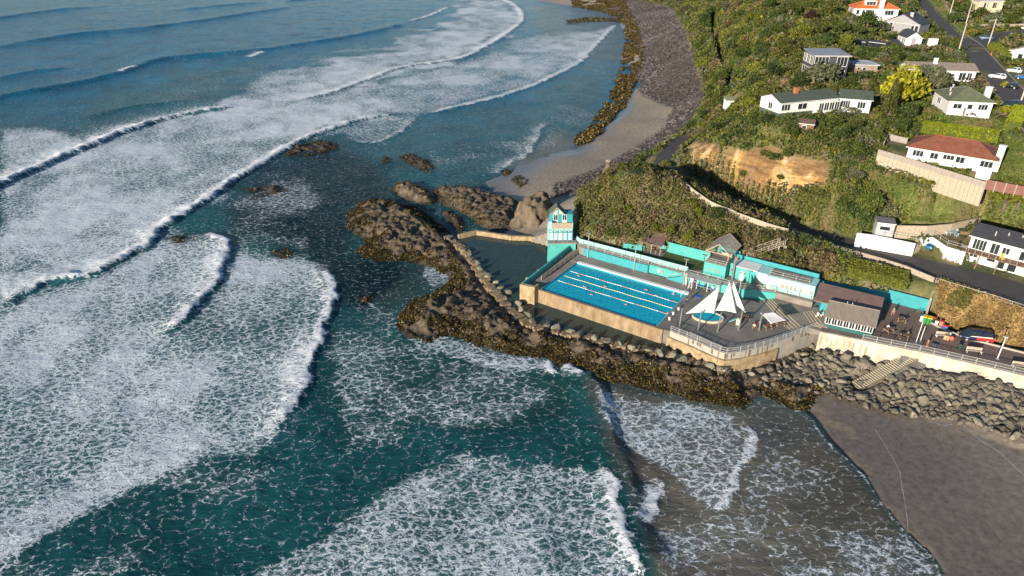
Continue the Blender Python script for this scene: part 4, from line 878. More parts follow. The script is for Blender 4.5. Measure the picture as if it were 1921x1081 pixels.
def watermat(name, tint, rough=.06, bs=1.6, st=.25, body=None, bodyf=0.0):
    m, ns, ln, b = nt(name); ns.remove(b); out = ns['Material Output']
    tr = N(ns, 'BsdfTransparent'); tr.inputs[0].default_value = (*tint, 1); gl = N(ns, 'BsdfGlossy', Roughness=rough); fr_ = N(ns, 'Fresnel', IOR=1.33)
    tc = N(ns, 'TexCoord'); nz = N(ns, 'TexNoise', Scale=bs, Detail=4); ln.new(tc.outputs['Object'], nz.inputs['Vector']); bp = N(ns, 'Bump', Strength=st, Distance=.2); ln.new(nz.outputs[0], bp.inputs['Height'])
    ln.new(bp.outputs[0], gl.inputs['Normal']); ln.new(bp.outputs[0], fr_.inputs['Normal'])
    base = tr
    if bodyf:
        df = N(ns, 'BsdfDiffuse'); vo = N(ns, 'TexVoronoi', feature='DISTANCE_TO_EDGE', Scale=1.5); n2 = N(ns, 'TexNoise', Scale=1.1, Detail=2); ln.new(tc.outputs['Object'], n2.inputs['Vector']); vm = N(ns, 'VectorMath', operation='MULTIPLY_ADD'); ln.new(n2.outputs['Color'], vm.inputs[0]); vm.inputs[1].default_value = (1.2, 1.2, 1.2); ln.new(tc.outputs['Object'], vm.inputs[2]); ln.new(vm.outputs[0], vo.inputs['Vector'])
        r = N(ns, 'ValToRGB'); r.color_ramp.elements[0].position = .0; r.color_ramp.elements[1].position = .25; r.color_ramp.elements[0].color = (*[min(1, c * 1.7) for c in body], 1); r.color_ramp.elements[1].color = (*body, 1); ln.new(vo.outputs['Distance'], r.inputs[0]); ln.new(r.outputs[0], df.inputs[0]); ln.new(bp.outputs[0], df.inputs['Normal'])  # caustic light painted into the body colour as brighter cell edges
        mb_ = N(ns, 'MixShader'); mb_.inputs[0].default_value = bodyf; ln.new(tr.outputs[0], mb_.inputs[1]); ln.new(df.outputs[0], mb_.inputs[2]); base = mb_
    mx = N(ns, 'MixShader'); ln.new(fr_.outputs[0], mx.inputs[0]); ln.new(base.outputs[0], mx.inputs[1]); ln.new(gl.outputs[0], mx.inputs[2]); ln.new(mx.outputs[0], out.inputs[0]); return m
wb = MB(); wb.add([Wp(-.24, -.29, 4.2), Wp(24.79, -.29, 4.2), Wp(24.79, 14.34, 4.2), Wp(-.24, 14.34, 4.2)], [(3, 2, 1, 0)])
struct('pool_water', wb, watermat('pool_water', (.50, .95, 1.0), body=(.012, .50, .80), bodyf=.5))
mo = MB(); mw2 = [(846, 441), (875, 470), (905, 520), (940, 560), (985, 604), (1012, 616), (1060, 626), (1120, 640), (1180, 655), (1240, 668), (1300, 682), (1345, 694), (1366, 690)]
mp3 = [tuple(V(*q, 1.5)) for q in mw2] + [Wp(37, 15.5, 1.5), Wp(26, 14, 1.5), Wp(-3, 14, 1.5), Wp(-5.2, 0, 1.5), (12, 141, 1.5), (8, 143, 1.5)] + [tuple(V(*q, 1.5)) for q in [(1024, 452), (960, 447), (893, 436), (860, 443)]]
mo.add(mp3, [tuple(range(len(mp3)))]); struct('moat_water', mo, watermat('moat_water', (.42, .50, .46), .05, 1.0, .10, (.030, .052, .048), .8))
# ---- walls round the pool ---------------------------------------------------
def wallthing(pts, z0, z1, t, m, label, name='painted_wall', cat='wall', capm=None):
    mb = MB(); mb.pwall([Wp(*p)[:2] for p in pts], z0, z1, t); return solo(name, mb, m, label, cat)
lp = thing('painted_wall', 'long dark turquoise parapet on the moat side of the pool', 'wall', Wp(-4.2, 6, 1)); 
part('wall', MB().pwall([Wp(*p)[:2] for p in [(-4.9, -5.5), (-4.2, 6), (-3.8, 16.0)]], -.2, 5.6, .35), TEAL, lp); part('end_block', MB().prism(WP([(-3.9, 16.0), (-3.9, 16.75), (-.7, 16.2), (-.7, 14.5), (-1.1, 14.5), (-1.1, 15.5)]), -.2, 5.55), M_TAN, lp)
for k in range(4): part('buttress', MB().prism(WP([(-5.15, -1 + k * 4.4), (-4.3, -1 + k * 4.4), (-4.2, -.4 + k * 4.4), (-5.05, -.4 + k * 4.4)]), .5, 4.9), CREAM, lp)
part('corner_wall', MB().pwall([Wp(-4.9, -5.6)[:2], Wp(-7.6, -4.2)[:2], Wp(-8.3, -5.8)[:2]], 1.0, 5.9, .4), M_TAN, lp)
wallthing([(-.9, -4.35), (14.5, -4.35), (14.5, -4.95)], 4.4, 6.28, .22, DTEAL, 'blue green retaining wall along the back of the pool deck')
wallthing([(14.5, -5.0), (19.2, -5.0)], 4.4, 6.26, .22, TEAL, 'bright turquoise retaining wall with two notice panels behind the pool')
wallthing([(19.2, -5.02), (25.4, -5.02), (33.5, -5.05), (40.2, -7.4)], 4.4, 6.22, .22, TEAL, 'turquoise retaining wall behind the swimmers shelter and sails')
wk = MB(); wk.prism(WP([(-7.5, -8), (-5, -8.2), (-2.2, -4.5), (14.5, -4.5), (14.6, -5.1), (33.5, -5.1), (40.2, -7.5), (47, -7.5), (47, -12), (30, -13), (25, -9), (22, -6.6), (-3, -6.4), (-5, -8.6)]), .3, 6.2); struct('upper_walkway', wk, DECK)
wallthing([(-4.4, -7.4), (-2.9, -6.45), (22.4, -6.65)], 6.1, 7.15, .2, LTEAL, 'pale turquoise parapet between the upper walkway and the turf terrace')
lw = MB(); lw.prism(WP([(7, -6.75), (22.2, -6.75), (25.5, -7), (25.5, -13.4), (14.8, -13.4), (10.6, -12.8), (7, -10.2)]), .3, 6.12); struct('turf_terrace', lw, TURF)
wallthing([(14.9, -13.3), (24.6, -13.3)], 5.5, 8.45, .25, TEAL, 'tall turquoise wall behind the artificial turf')
wallthing([(6.4, -9.0), (10.6, -10.9), (10.6, -13.3), (14.9, -13.3)], 5.5, 7.5, .25, TEAL, 'low turquoise wall around the brown roofed picnic shelter')
for a, z in ((16.6, 5.05), (17.35, 4.95)):
    n = thing('notice_board', 'pale notice panel on the turquoise wall behind the pool' if a < 17 else 'dark framed notice panel on the turquoise wall behind the pool', 'notice board', Wp(a, -4.87, z)); part('panel', MB().wall(Wp(a, -4.86), Wp(a + .45, -4.86), z, z + .8, .04), mat('notice_a', (.55, .68, .75), .5) if a < 17 else mat('notice_b', (.35, .30, .25), .5), n); part('frame', MB().bar(Wp(a - .03, -4.85, z), Wp(a - .03, -4.85, z + .82), .05).bar(Wp(a + .48, -4.85, z), Wp(a + .48, -4.85, z + .82), .05), WHITE if a < 17 else BLACK, n)
# railings
railing([Wp(-2.2, -4.7, 6.2), Wp(14.4, -4.75, 6.2)], 1.1, 'galvanised railing on the walkway above the blue green retaining wall', 2.1, 2, .22)
railing([Wp(14.8, -5.3, 6.2), Wp(22.2, -5.3, 6.2)], 1.1, 'galvanised railing on the walkway above the notice panels', 2.1, 2, .22)
railing([Wp(22.9, -5.25, 6.2), Wp(33.4, -5.3, 6.2), Wp(40.0, -7.65, 6.2)], 1.1, 'galvanised railing on the walkway above the swimmers shelter', 2.1, 2, .22)
railing([Wp(-2.35, -5.0, 4.46), Wp(-2.3, 11.0, 4.46)], 1.1, 'timber railing along the walkway at the seaward end of the pool', 2.0, 3, .35, WOOD, .09)
ramp = thing('staircase', 'short concrete stair down from the upper walkway to the pool deck', 'staircase', Wp(20.5, -4.7, 4.5))
sb = MB()
for k in range(10): sb.prism(WP([(19.0 + k * .36, -4.98), (19.36 + k * .36, -4.98), (19.36 + k * .36, -4.0), (19.0 + k * .36, -4.0)]), 4.4, 4.67 + k * .17)
part('step', sb, DTEAL, ramp); part('handrail', MB().bar(Wp(19, -4.05, 5.5), Wp(22.6, -4.05, 7.1), .06).bar(Wp(19, -4.05, 4.9), Wp(22.6, -4.05, 6.5), .05).bar(Wp(19.05, -4.05, 4.6), Wp(19.05, -4.05, 5.5), .06).bar(Wp(22.5, -4.05, 6.1), Wp(22.5, -4.05, 7.1), .06), STEEL, ramp)
railing([(*q, 4.62) for q in tw], 1.0, 'galvanised baluster railing around the curved edge of the terrace', 2.0, 2, .2)
railing([(*(np.array(q) * .955 + np.array(Wp(38, 0)[:2]) * .045), 4.4) for q in tw[1:5]] , .9, 'short inner railing on the terrace near the pool corner', 2.0, 2, .25)
railing([(*(np.array(q) * .93 + np.array(Wp(38, 0)[:2]) * .07), 4.4) for q in tw[5:12]], .9, 'inner handrail along the curved promenade of the terrace', 2.2, 2)
railing([Wp(s[0] + .2, s[1] - .12, 5.32) for s in SW[1:]], 1.1, 'mesh railing along the promenade above the sea wall', 2.3, 2, .16)
railing([Wp(37.6, -8.2, 6.2), Wp(46.4, -8.2, 6.2)], 1.05, 'thin railing in front of the pale turquoise changing rooms', 2.1, 3)
# lamps
def lamp_post(h, arm):
    t = thing('lamp_post', 'x', 'lamp post'); part('pole', MB().tube([(0, 0, 0), (0, 0, h * .5), (0, 0, h)], [.085, .075, .06], 8), STEEL, t, True); part('base_plate', MB().box((0, 0, 0), .34, .34, .05), STEEL, t, True)
    part('bracket', MB().bar((-arm, 0, h), (arm, 0, h), .07), STEEL, t, True)
    for s in ((-1, 1) if arm > .3 else (1,)): part('lamp_head', MB().box((s * arm, 0, h - .04), .42, .30, .16), DSTEEL, t, True)
    return t
LP = lamp_post(5.7, .32); G1 = 'twin headed lamp posts on the pool deck'
for i, (a, bb, zz, lab) in enumerate([(.4, -4.0, 4.5, 'slim lamp post at the tower end of the pool deck'), (11.6, -4.0, 4.5, 'slim lamp post midway along the back of the pool'), (22.8, -3.75, 4.5, 'slim lamp post beside the swimmers shelter'), (34.0, -4.1, 4.4, 'slim twin lamp post behind the tallest sails')]):
    place(LP, Wp(a, bb, zz), RZ, lab, G1, first=(i == 0))
# shelter on the turf: brown roof on posts
def slabroof(mb, P, t): mb.add([(*p,) for p in P] + [(p[0], p[1], p[2] - t) for p in P], [(0, 1, 2, 3), (7, 6, 5, 4), (0, 4, 5, 1), (1, 5, 6, 2), (2, 6, 7, 3), (3, 7, 4, 0)])
ps = thing('picnic_shelter', 'open picnic shelter with a brown roof on the turf terrace', 'shelter', Wp(12.8, -11.5, 6.1))
rb = MB(); slabroof(rb, [Wp(9.8, -14.5, 9.1), Wp(9.9, -9.9, 8.55), Wp(14.9, -9.9, 8.55), Wp(14.5, -14.5, 9.1)], .14); part('roof', rb, BROOF, ps)
for a in (10.3, 12.5, 14.6): part('post', MB().bar(Wp(a, -10.2, 6.1), Wp(a, -10.2, 8.5), .11), STEEL, ps)
for a in (10.3, 14.4): part('post', MB().bar(Wp(a, -13.0, 6.1), Wp(a, -13.0, 8.8), .11), STEEL, ps)
part('floor_slab', MB().prism(WP([(10.8, -13.0), (15.1, -13.0), (15.1, -9.8), (10.8, -9.8)]), 6.0, 6.18), DECK, ps)
# picnic tables: top, two benches, two trestles
def picnic_table(m, leg):
    t = thing('picnic_table', 'x', 'picnic table'); part('tabletop', MB().box((0, 0, .70), 1.7, .75, .05), m, t, True)
    for s in (-1, 1): part('bench', MB().box((0, s * .68, .42), 1.7, .26, .05), m, t, True)
    for s in (-1, 1): part('trestle', MB().bar((s * .6, -.68, .0), (s * .6, -.25, .70), .08).bar((s * .6, .68, .0), (s * .6, .25, .70), .08).bar((s * .6, -.72, .39), (s * .6, .72, .39), .07), leg, t, True)
    return t
PT = picnic_table(DWOOD, WOOD); first = True
for a, bb, zz, rz, lab in [(11.9, -11.8, 6.18, .1, 'brown picnic table under the picnic shelter nearest its left wall'), (13.8, -11.2, 6.18, .5, 'pale brown picnic table under the open side of the picnic shelter'), (37.5, 2.6, 4.4, .6, 'brown picnic table right of the fourth sail post'), (40.2, 4.6, 4.4, .2, 'brown picnic table with people beside the square shade post'), (42.3, 1.9, 4.4, .7, 'brown picnic table under the seaward corner of the square shade'), (43.6, 1.0, 4.4, .4, 'brown picnic table under the inland corner of the square shade'), (41.9, 3.6, 4.4, .9, 'brown picnic table near the inner terrace handrail'), (60.6, -6.0, 5.2, .9, 'timber table beside the promenade railing nearest the cafe'), (63.1, -5.2, 5.2, .2, 'timber table with seated people beside the promenade railing'), (62.0, -11.4, 5.2, .1, 'timber table in front of the blue green courtyard wall')]:
    place(PT, Wp(a, bb, zz), RZ + rz, lab, 'picnic tables', first=first); first = False
# block with roof terrace and open gable frame
bk = thing('changing_block', 'turquoise block with a roof terrace under an open timber gable', 'building', Wp(27.5, -10, 6.2))
part('wall', MB().prism(WP([(25.4, -7.2), (29.9, -7.2), (29.9, -13.5), (25.4, -13.5)]), 5.8, 9.0), TEAL, bk); part('roof_deck', MB().prism(WP([(25.5, -7.3), (29.8, -7.3), (29.8, -13.4), (25.5, -13.4)]), 8.95, 9.06), DECK, bk)
add_windows(bk, Wp(25.4, -7.2), Wp(29.9, -7.2), 6.2, 9.0, [(.17, .23, .42, .62, 0), (.42, .48, .42, .62, 0), (.66, .72, .42, .62, 0)], WOOD, mat('tan_glass', (.45, .30, .18), .3))
pg = MB(); hz, az = 10.7, 12.7; f0, f1 = -9.0, -15.4
for bb in (f0, f1):
    for a in (25.3, 29.5): pg.bar(Wp(a, bb, 9.05), Wp(a, bb, hz), .17)
    pg.bar(Wp(25, bb, hz), Wp(29.8, bb, hz), .17); pg.bar(Wp(24.7, bb, hz - .1), Wp(27.4, bb, az), .2); pg.bar(Wp(30.1, bb, hz - .1), Wp(27.4, bb, az), .2); pg.bar(Wp(27.4, bb, hz), Wp(27.4, bb, az), .14)
pg.bar(Wp(25.3, f0, hz), Wp(25.3, f1, hz), .15); pg.bar(Wp(29.5, f0, hz), Wp(29.5, f1, hz), .15)
part('gable_frame', pg, WOOD, bk)
def lerp(a, b, t): return tuple(np.array(a) * (1 - t) + np.array(b) * t)
bt = MB()
for k in range(14): bt.bar(lerp(Wp(30.1, f0, hz), Wp(27.4, f0, az), k / 13), lerp(Wp(30.1, f1, hz), Wp(27.4, f1, az), k / 13), .09)
for k in range(13): bt.bar(lerp(Wp(30.1, f0, hz), Wp(30.1, f1, hz), k / 12), lerp(Wp(27.4, f0, az), Wp(27.4, f1, az), k / 12), .08)
part('batten', bt, mat('grey_batten', (.42, .40, .35), .8), bk)
bt = MB()
for k in range(20): bt.bar(lerp(Wp(24.7, f0, hz), Wp(27.4, f0, az), k / 19), lerp(Wp(24.7, f1, hz), Wp(27.4, f1, az), k / 19), .14, .05)
part('slat', bt, mat('roof_slat', (.30, .27, .22), .8), bk)
part('upper_wall', MB().wall(Wp(25.4, -13.6), Wp(30.6, -13.6), 9.0, 10.2, .2), DTEAL, bk); part('bench', MB().prism(WP([(27.2, -12.9), (29.4, -12.9), (29.4, -12.2), (27.2, -12.2)]), 9.05, 9.6), CREAM, bk)
railing([Wp(25.5, -7.35, 9.06), Wp(29.8, -7.35, 9.06)], .95, 'railing on the roof terrace under the timber gable', 2.1, 2, .25)
# middle section
mbk = thing('changing_rooms', 'turquoise changing room building with a white door', 'building', Wp(33, -10.5, 6.2))
part('wall', MB().prism(WP([(31.2, -8.7), (35.6, -8.7), (35.6, -13.2), (30.0, -13.2), (30.0, -9.6), (31.2, -9.6)]), 5.8, 9.0), TEAL, mbk); part('roof', MB().prism(WP([(31.1, -8.6), (35.7, -8.6), (35.7, -12.4), (31.1, -12.4)]), 8.98, 9.1), WHITE, mbk)
add_door(mbk, Wp(31.2, -8.7), Wp(35.6, -8.7), 6.2, .28, .46, 2.05); add_windows(mbk, Wp(29.9, -9.62), Wp(31.2, -9.62), 6.2, 9.0, [(.4, .7, .42, .62, 0)], WOOD)
lt = thing('changing_rooms', 'long pale turquoise changing rooms with a brown roof terrace and small windows', 'building', Wp(42, -10.5, 6.2))
part('wall', MB().prism(WP([(35.6, -8.8), (37.7, -8.75), (37.75, -8.4), (46.7, -8.8), (46.7, -12.4), (35.6, -12.4)]), 4.8, 8.95), LTEAL, lt); part('roof_deck', MB().prism(WP([(38, -9.0), (45.4, -9.2), (45.4, -12.3), (38, -12.3)]), 8.9, 9.02), DECK, lt)
add_door(lt, Wp(37.75, -8.4), Wp(46.7, -8.8), 6.2, .02, .10, 2.0)
add_windows(lt, Wp(37.75, -8.4), Wp(46.7, -8.8), 6.2, 8.95, [(u, u + .035, .38, .58, 0) for u in (.33, .42, .51, .60, .72)] + [(.93, .965, .38, .58, 0)], WOOD, mat('tan_glass', (.45, .30, .18), .3))
railing([Wp(38, -9.0, 9.02), Wp(45.4, -9.2, 9.02)], .9, 'light railing along the roof terrace of the pale changing rooms', 2.4, 2)
stp = MB()
for k in range(8): stp.prism(WP([(35.7 + k * .28, -8.75), (35.98 + k * .28, -8.75), (35.98 + k * .28, -7.7), (35.7 + k * .28, -7.7)]), 6.1, 7.5 - k * .17)
ss = thing('staircase', 'small concrete stair against the pale turquoise changing rooms', 'staircase', Wp(36.7, -8.2, 6.2)); part('step', stp, DECK, ss)
wallthing([(30.4, -12.9), (46.2, -12.9), (46.4, -14.2), (58.4, -18.2)], 4.8, [9.8, 9.8, 7.9, 7.1], .25, DTEAL, 'long blue green parapet wall behind the changing rooms')
wallthing([(58.4, -18.2), (65.3, -18.0)], 4.8, 7.7, .25, DTEAL, 'blue green wall closing the far end of the courtyard')
# cafe
c1 = thing('cafe_building', 'low cafe building with a wide brown roof against the changing rooms', 'building', Wp(52, -9, 5.2))
part('wall', MB().prism(WP([(48.6, -6.5), (58, -7.2), (58, -11.3), (47.2, -11.3)]), 5.0, 8.05), DTEAL, c1); rb = MB(); slabroof(rb, [Wp(46.9, -11.6, 8.75), Wp(47.5, -5.0, 8.0), Wp(58.6, -6.2, 8.0), Wp(58.2, -12.0, 8.75)], .16); part('roof', rb, BROOF, c1)
c2 = thing('cafe_pavilion', 'glazed cafe pavilion with a ribbed taupe gable roof on the sea wall', 'building', Wp(54, -3, 5.2))
part('wall', MB().prism(WP([(50.6, -1.2), (58.3, -2.2), (58.1, -6.6), (50.4, -6.4)]), 4.6, 6.0), mat('dark_teal_cladding', (.02, .11, .11), .6), c2)
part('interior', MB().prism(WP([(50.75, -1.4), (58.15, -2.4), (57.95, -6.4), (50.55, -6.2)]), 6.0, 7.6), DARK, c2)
rb = MB(); e0, e1 = Wp(50.2, -.75, 7.55), Wp(58.7, -1.8, 7.55); r0, r1 = Wp(50.0, -4.6, 9.05), Wp(58.4, -5.6, 9.05); k0, k1 = Wp(49.8, -8.4, 7.55), Wp(58.2, -9.4, 7.55)
slabroof(rb, [r0, e0, e1, r1], .12); slabroof(rb, [k0, r0, r1, k1], .12); part('roof', rb, TROOF, c2); part('ridge_cap', MB().bar(r0, r1, .18), TROOF, c2)
gb = MB(); gb.prism([Wp(58.15, -2.1)[:2], Wp(58.25, -2.1)[:2], Wp(58.05, -6.5)[:2], Wp(57.95, -6.5)[:2]], 6, 7.7); part('gable_wall', gb, DTEAL, c2)
add_windows(c2, Wp(50.6, -1.18), Wp(58.3, -2.18), 6.0, 7.5, [(k / 8 + .006, (k + 1) / 8 - .006, .05, .97, 1) for k in range(8)], WHITE, GLASS)
add_windows(c2, Wp(50.4, -6.4), Wp(50.6, -1.2), 6.0, 7.5, [(.05, .45, .05, .9, 1), (.55, .95, .05, .9, 1)], WHITE, GLASS)
for k in range(2): part('vent', MB().tube([lerp(r0, r1, .36 + k * .1), tuple(np.array(lerp(r0, r1, .36 + k * .1)) + [0, 0, .5])], .07, 6), STEEL, c2)
# tower
tx, ty = 8.2, 141.6; tw_ = thing('pool_tower', 'turquoise two storey tower with a small gabled roof beside the headland', 'building', (tx + 2.8, ty + 2, 5.5))
def rect(x0, y0, x1, y1): return [(x0, y0), (x1, y0), (x1, y1), (x0, y1)]
part('wall', MB().prism(rect(tx, ty, tx + 5.5, ty + 4.6), 4.2, 9.0), LTEAL, tw_); part('plinth', MB().prism(rect(tx - .1, ty - 1.6, tx + 6.2, ty), 1.0, 6.2), TEAL, tw_)
part('upper_wall', MB().prism(rect(tx + .3, ty + 1.6, tx + 5.5, ty + 4.6), 9.0, 11.9), DTEAL, tw_)
part('balustrade', MB().wall((tx + .75, ty + .06), (tx + 5.5, ty + .06), 9.0, 10.4, .1), WOOD, tw_); part('corner_pier', MB().prism(rect(tx, ty - .04, tx + .75, ty + .5), 9.0, 10.75), LTEAL, tw_); part('balustrade_side', MB().wall((tx + 5.45, ty), (tx + 5.45, ty + 1.6), 9.0, 10.4, .1), LTEAL, tw_)
add_windows(tw_, (tx + .3, ty + 1.6), (tx + 5.5, ty + 1.6), 9.0, 11.9, [(.17, .36, .50, .95, 1), (.56, .74, .50, .95, 1)]); 
for u in (.15, .54): part('white_panel', MB().wall((tx + .3 + 5.2 * u, ty + 1.56), (tx + .3 + 5.2 * (u + .22), ty + 1.56), 9.6, 10.35, .06), WHITE, tw_)
gx0, gx1, ga = tx + .55, tx + 3.5, tx + 2.0; gf, gbk = ty + 1.2, ty + 4.6
rb = MB(); slabroof(rb, [(ga, gbk, 13.6), (gx0 - .2, gbk, 12.0), (gx0 - .2, gf, 12.0), (ga, gf, 13.6)], .12); slabroof(rb, [(gx1 + .2, gbk, 12.0), (ga, gbk, 13.6), (ga, gf, 13.6), (gx1 + .2, gf, 12.0)], .12); part('roof', rb, mat('green_roof', (.10, .125, .085), .7), tw_)
gw = MB(); gw.add([(gx0, gf + .3, 11.9), (gx1, gf + .3, 11.9), (ga, gf + .3, 13.5), (gx0, gbk, 11.9), (gx1, gbk, 11.9), (ga, gbk, 13.5)], [(0, 1, 2), (5, 4, 3), (0, 3, 4, 1), (1, 4, 5, 2), (2, 5, 3, 0)]); part('gable', gw, LTEAL, tw_); part('bargeboard', MB().bar((gx0 - .2, gf, 11.95), (ga, gf, 13.6), .12).bar((gx1 + .2, gf, 11.95), (ga, gf, 13.6), .12).bar((ga, gf, 12.1), (ga, gf, 13.5), .1).bar((gx0, gf, 12.05), (gx1, gf, 12.05), .1), WOOD, tw_)
for k, u in enumerate((.14, .38, .50)): part('door', MB().wall((tx + 5.5 * u, ty - .04), (tx + 5.5 * (u + .13), ty - .04), 6.22, 8.3, .06), WHITE, tw_)
vb = MB()
for k in range(6): vb.bar((tx + .1 + k * 1.06, ty - 1.35, 5.2), (tx + .1 + k * 1.06, ty - 1.35, 8.75), .09); vb.bar((tx + .1 + k * 1.06, ty - 1.5, 8.75), (tx + .1 + k * 1.06, ty, 8.85), .1)
vb.bar((tx, ty - 1.35, 8.7), (tx + 5.5, ty - 1.35, 8.7), .12); part('pergola', vb, DTEAL, tw_); part('walkway_slab', MB().prism(rect(tx - .1, ty - 1.65, tx + 6.4, ty - .02), 6.0, 6.26), DECK, tw_)
# ---- sails ------------------------------------------------------------------
def post(loc, h, r, m, label, group, lean=(0, 0)):
    t = thing('sail_post', label, 'post', loc, group=group); part('pole', MB().tube([loc, (loc[0] + lean[0], loc[1] + lean[1], loc[2] + h)], [r, r * .8], 8), m, t); part('base_plate', MB().box(loc, .5, .5, .06), m, t); return t
names = ['first', 'second', 'third', 'fourth']
for i, q in enumerate([(28.4, 12.2), (31.7, 11.5), (34.8, 9.9), (37.8, 7.3)]): post(Wp(*q, 4.4), 4.1, .15, DSTEEL, ['grey sail post at the pool corner of the terrace', 'grey sail post in front of the paddling pool', 'grey sail post at the right end of the paddling pool', 'grey sail post in front of the tallest sails'][i], 'grey posts holding the sails', (.12, -.05))
post(Wp(40.9, 5.2, 4.4), 3.7, .15, DSTEEL, 'grey post holding the square shade above the tables', 'grey posts holding the sails')
post(Wp(31.2, -8.2, 6.2), 5.2, .27, DSTEEL, 'thick grey mast against the turquoise changing rooms', 'grey posts holding the sails')
def membrane(name, A, B, Cc, label, sag=.11, n=14):
    """triangular cloth with hollow edges between three corners"""
    A, B, Cc = map(np.array, (A, B, Cc)); ce = (A + B + Cc) / 3; vs = []; idx = {}
    for i in range(n + 1):
        for j in range(n + 1 - i):
            u, v = i / n, j / n; w_ = 1 - u - v; p = A * w_ + B * u + Cc * v
            e = 4 * (u * v * (1 - u - v) * 27 / 4) ; pull = 4 * (u * v + v * w_ + w_ * u) / (4 / 3.)
            edge = 1 - min(1, 27 * u * v * w_)
            p = p + (ce - p) * sag * edge * min(1, 3.2 * (u * v + v * w_ + w_ * u)) ; p = p - np.array([0, 0, .35]) * 27 * u * v * w_
            idx[i, j] = len(vs); vs.append(p)
    fs = []
    for i in range(n):
        for j in range(n - i):
            fs.append((idx[i, j], idx[i + 1, j], idx[i, j + 1]))
            if j < n - i - 1: fs.append((idx[i + 1, j], idx[i + 1, j + 1], idx[i, j + 1]))
    mb = MB(); mb.add(vs, fs); o = solo(name, mb, SAILC, label, 'shade sail', 'white shade sails over the paddling pool', smooth=True); md = o.modifiers.new('cloth', 'SOLIDIFY'); md.thickness = .025; return o
tz = lambda px, py, z: tuple(V(px, py, z))
membrane('shade_sail', tz(1286, 589, 7.9), tz(1352, 535, 11.2), tz(1341, 587, 7.6), 'white triangular sail reaching furthest towards the pool')
membrane('shade_sail', tz(1342, 583, 8.0), tz(1369.5, 527, 11.6), tz(1382, 588, 7.8), 'white triangular sail in the middle of the three')
membrane('shade_sail', tz(1366, 562, 8.4), tz(1376, 528, 11.6), tz(1399, 587, 8.0), 'white triangular sail nearest the square shade')
sq_ = MB(); a4 = [tz(1425, 587, 7.6), tz(1452, 585.5, 7.9), tz(1477, 601, 7.2), tz(1446, 608, 7.3)]; n = 10; vs = []
for i in range(n + 1):
    for j in range(n + 1):
        u, v = i / n, j / n; p = np.array(a4[0]) * (1 - u) * (1 - v) + np.array(a4[1]) * u * (1 - v) + np.array(a4[2]) * u * v + np.array(a4[3]) * (1 - u) * v
        c = sum(np.array(q) for q in a4) / 4; k = 4 * max(u * (1 - u) * (1 if v in (0, 1) else 0), v * (1 - v) * (1 if u in (0, 1) else 0)); vs.append(p + (c - p) * .10 * k)
sq_.add(vs, [(i * (n + 1) + j, (i + 1) * (n + 1) + j, (i + 1) * (n + 1) + j + 1, i * (n + 1) + j + 1) for i in range(n) for j in range(n)])
o = solo('shade_sail', sq_, SAILC, 'cream square shade sail above the picnic tables', 'shade sail', smooth=True); md = o.modifiers.new('cloth', 'SOLIDIFY'); md.thickness = .025
# paddling pool
pp = thing('paddling_pool', 'small oval paddling pool with a curved rim under the sails', 'pool', Wp(31.6, 6.2, 4.4)); ring = [Wp(31.6 + 2.7 * math.cos(t) , 6.2 + 1.9 * math.sin(t) - .5 * math.cos(t), 0)[:2] for t in np.linspace(0, 2 * math.pi, 28, endpoint=False)]
mb = MB()
for i in range(28): mb.wall(ring[i], ring[(i + 1) % 28], 4.3, 4.78, .3)
part('rim', mb, CREAM, pp); part('floor', MB().prism(ring, 4.35, 4.45), PB, pp)
struct('paddling_water', MB().add([(*q, 4.66) for q in ring], [tuple(range(28))[::-1]]), bpy.data.materials['pool_water'])
# ---- lean-to shelter for swimmers with benches
sh = thing('swimmers_shelter', 'narrow lean to shelter with white posts at the pool corner', 'shelter', Wp(25, -4.4, 4.5)); rb = MB(); slabroof(rb, [Wp(23.2, -4.98, 6.75), Wp(23.2, -3.5, 6.5), Wp(30.2, -3.6, 6.5), Wp(30.2, -4.98, 6.75)], .1); part('roof', rb, mat('clear_roof', (.30, .31, .30), .3), sh)
for a in (23.4, 25.6, 27.8, 30.0): part('post', MB().bar(Wp(a, -3.6, 4.4), Wp(a, -3.6, 6.5), .09), WHITE, sh)
part('end_panel', MB().wall(Wp(23.05, -5.0), Wp(23.05, -4.1), 4.4, 6.9, .3), CREAM, sh); part('bench', MB().prism(WP([(23.6, -4.8), (29.9, -4.8), (29.9, -4.35), (23.6, -4.35)]), 4.8, 4.92), BLU, sh)
lc = thing('lifeguard_chair', 'tall white lifeguard chair in front of the swimmers shelter', 'chair', Wp(24.6, -2.9, 4.5), RZ)
for s in (-1, 1):
    for q in (-1, 1): part('leg', MB().bar((s * .35, q * .38, 0), (s * .25, q * .25, 1.5), .07), WHITE, lc, True)
part('seat', MB().box((0, 0, 1.5), .6, .55, .07), WHITE, lc, True); part('backrest', MB().box((0, .26, 1.57), .6, .06, .65), WHITE, lc, True); part('rung', MB().bar((-.33, -.35, .45), (.33, -.35, .45), .05).bar((-.3, -.32, .95), (.3, -.32, .95), .05), WHITE, lc, True)
for i, (a, bb) in enumerate([(25.9, 10.9), (25.75, 8.7), (25.9, 6.5)]):
    sbk = thing('starting_block', ['white starting block nearest the seaward corner of the pool', 'white starting block in the middle of the pool end', 'white starting block nearest the paddling pool'][i], 'starting block', Wp(a, bb, 4.4), RZ, 'white starting blocks'); part('platform', MB().box((0, 0, .45), .5, .5, .08), WHITE, sbk, True); part('pedestal', MB().box((.05, 0, 0), .3, .3, .45), WHITE, sbk, True)
mt = solo('mat', MB().prism(WP([(26.4, -1.4), (27.9, -1.4), (27.9, -.4), (26.4, -.4)]), 4.405, 4.46), BLU, 'bright blue mat on the deck beside the pool corner', 'mat')
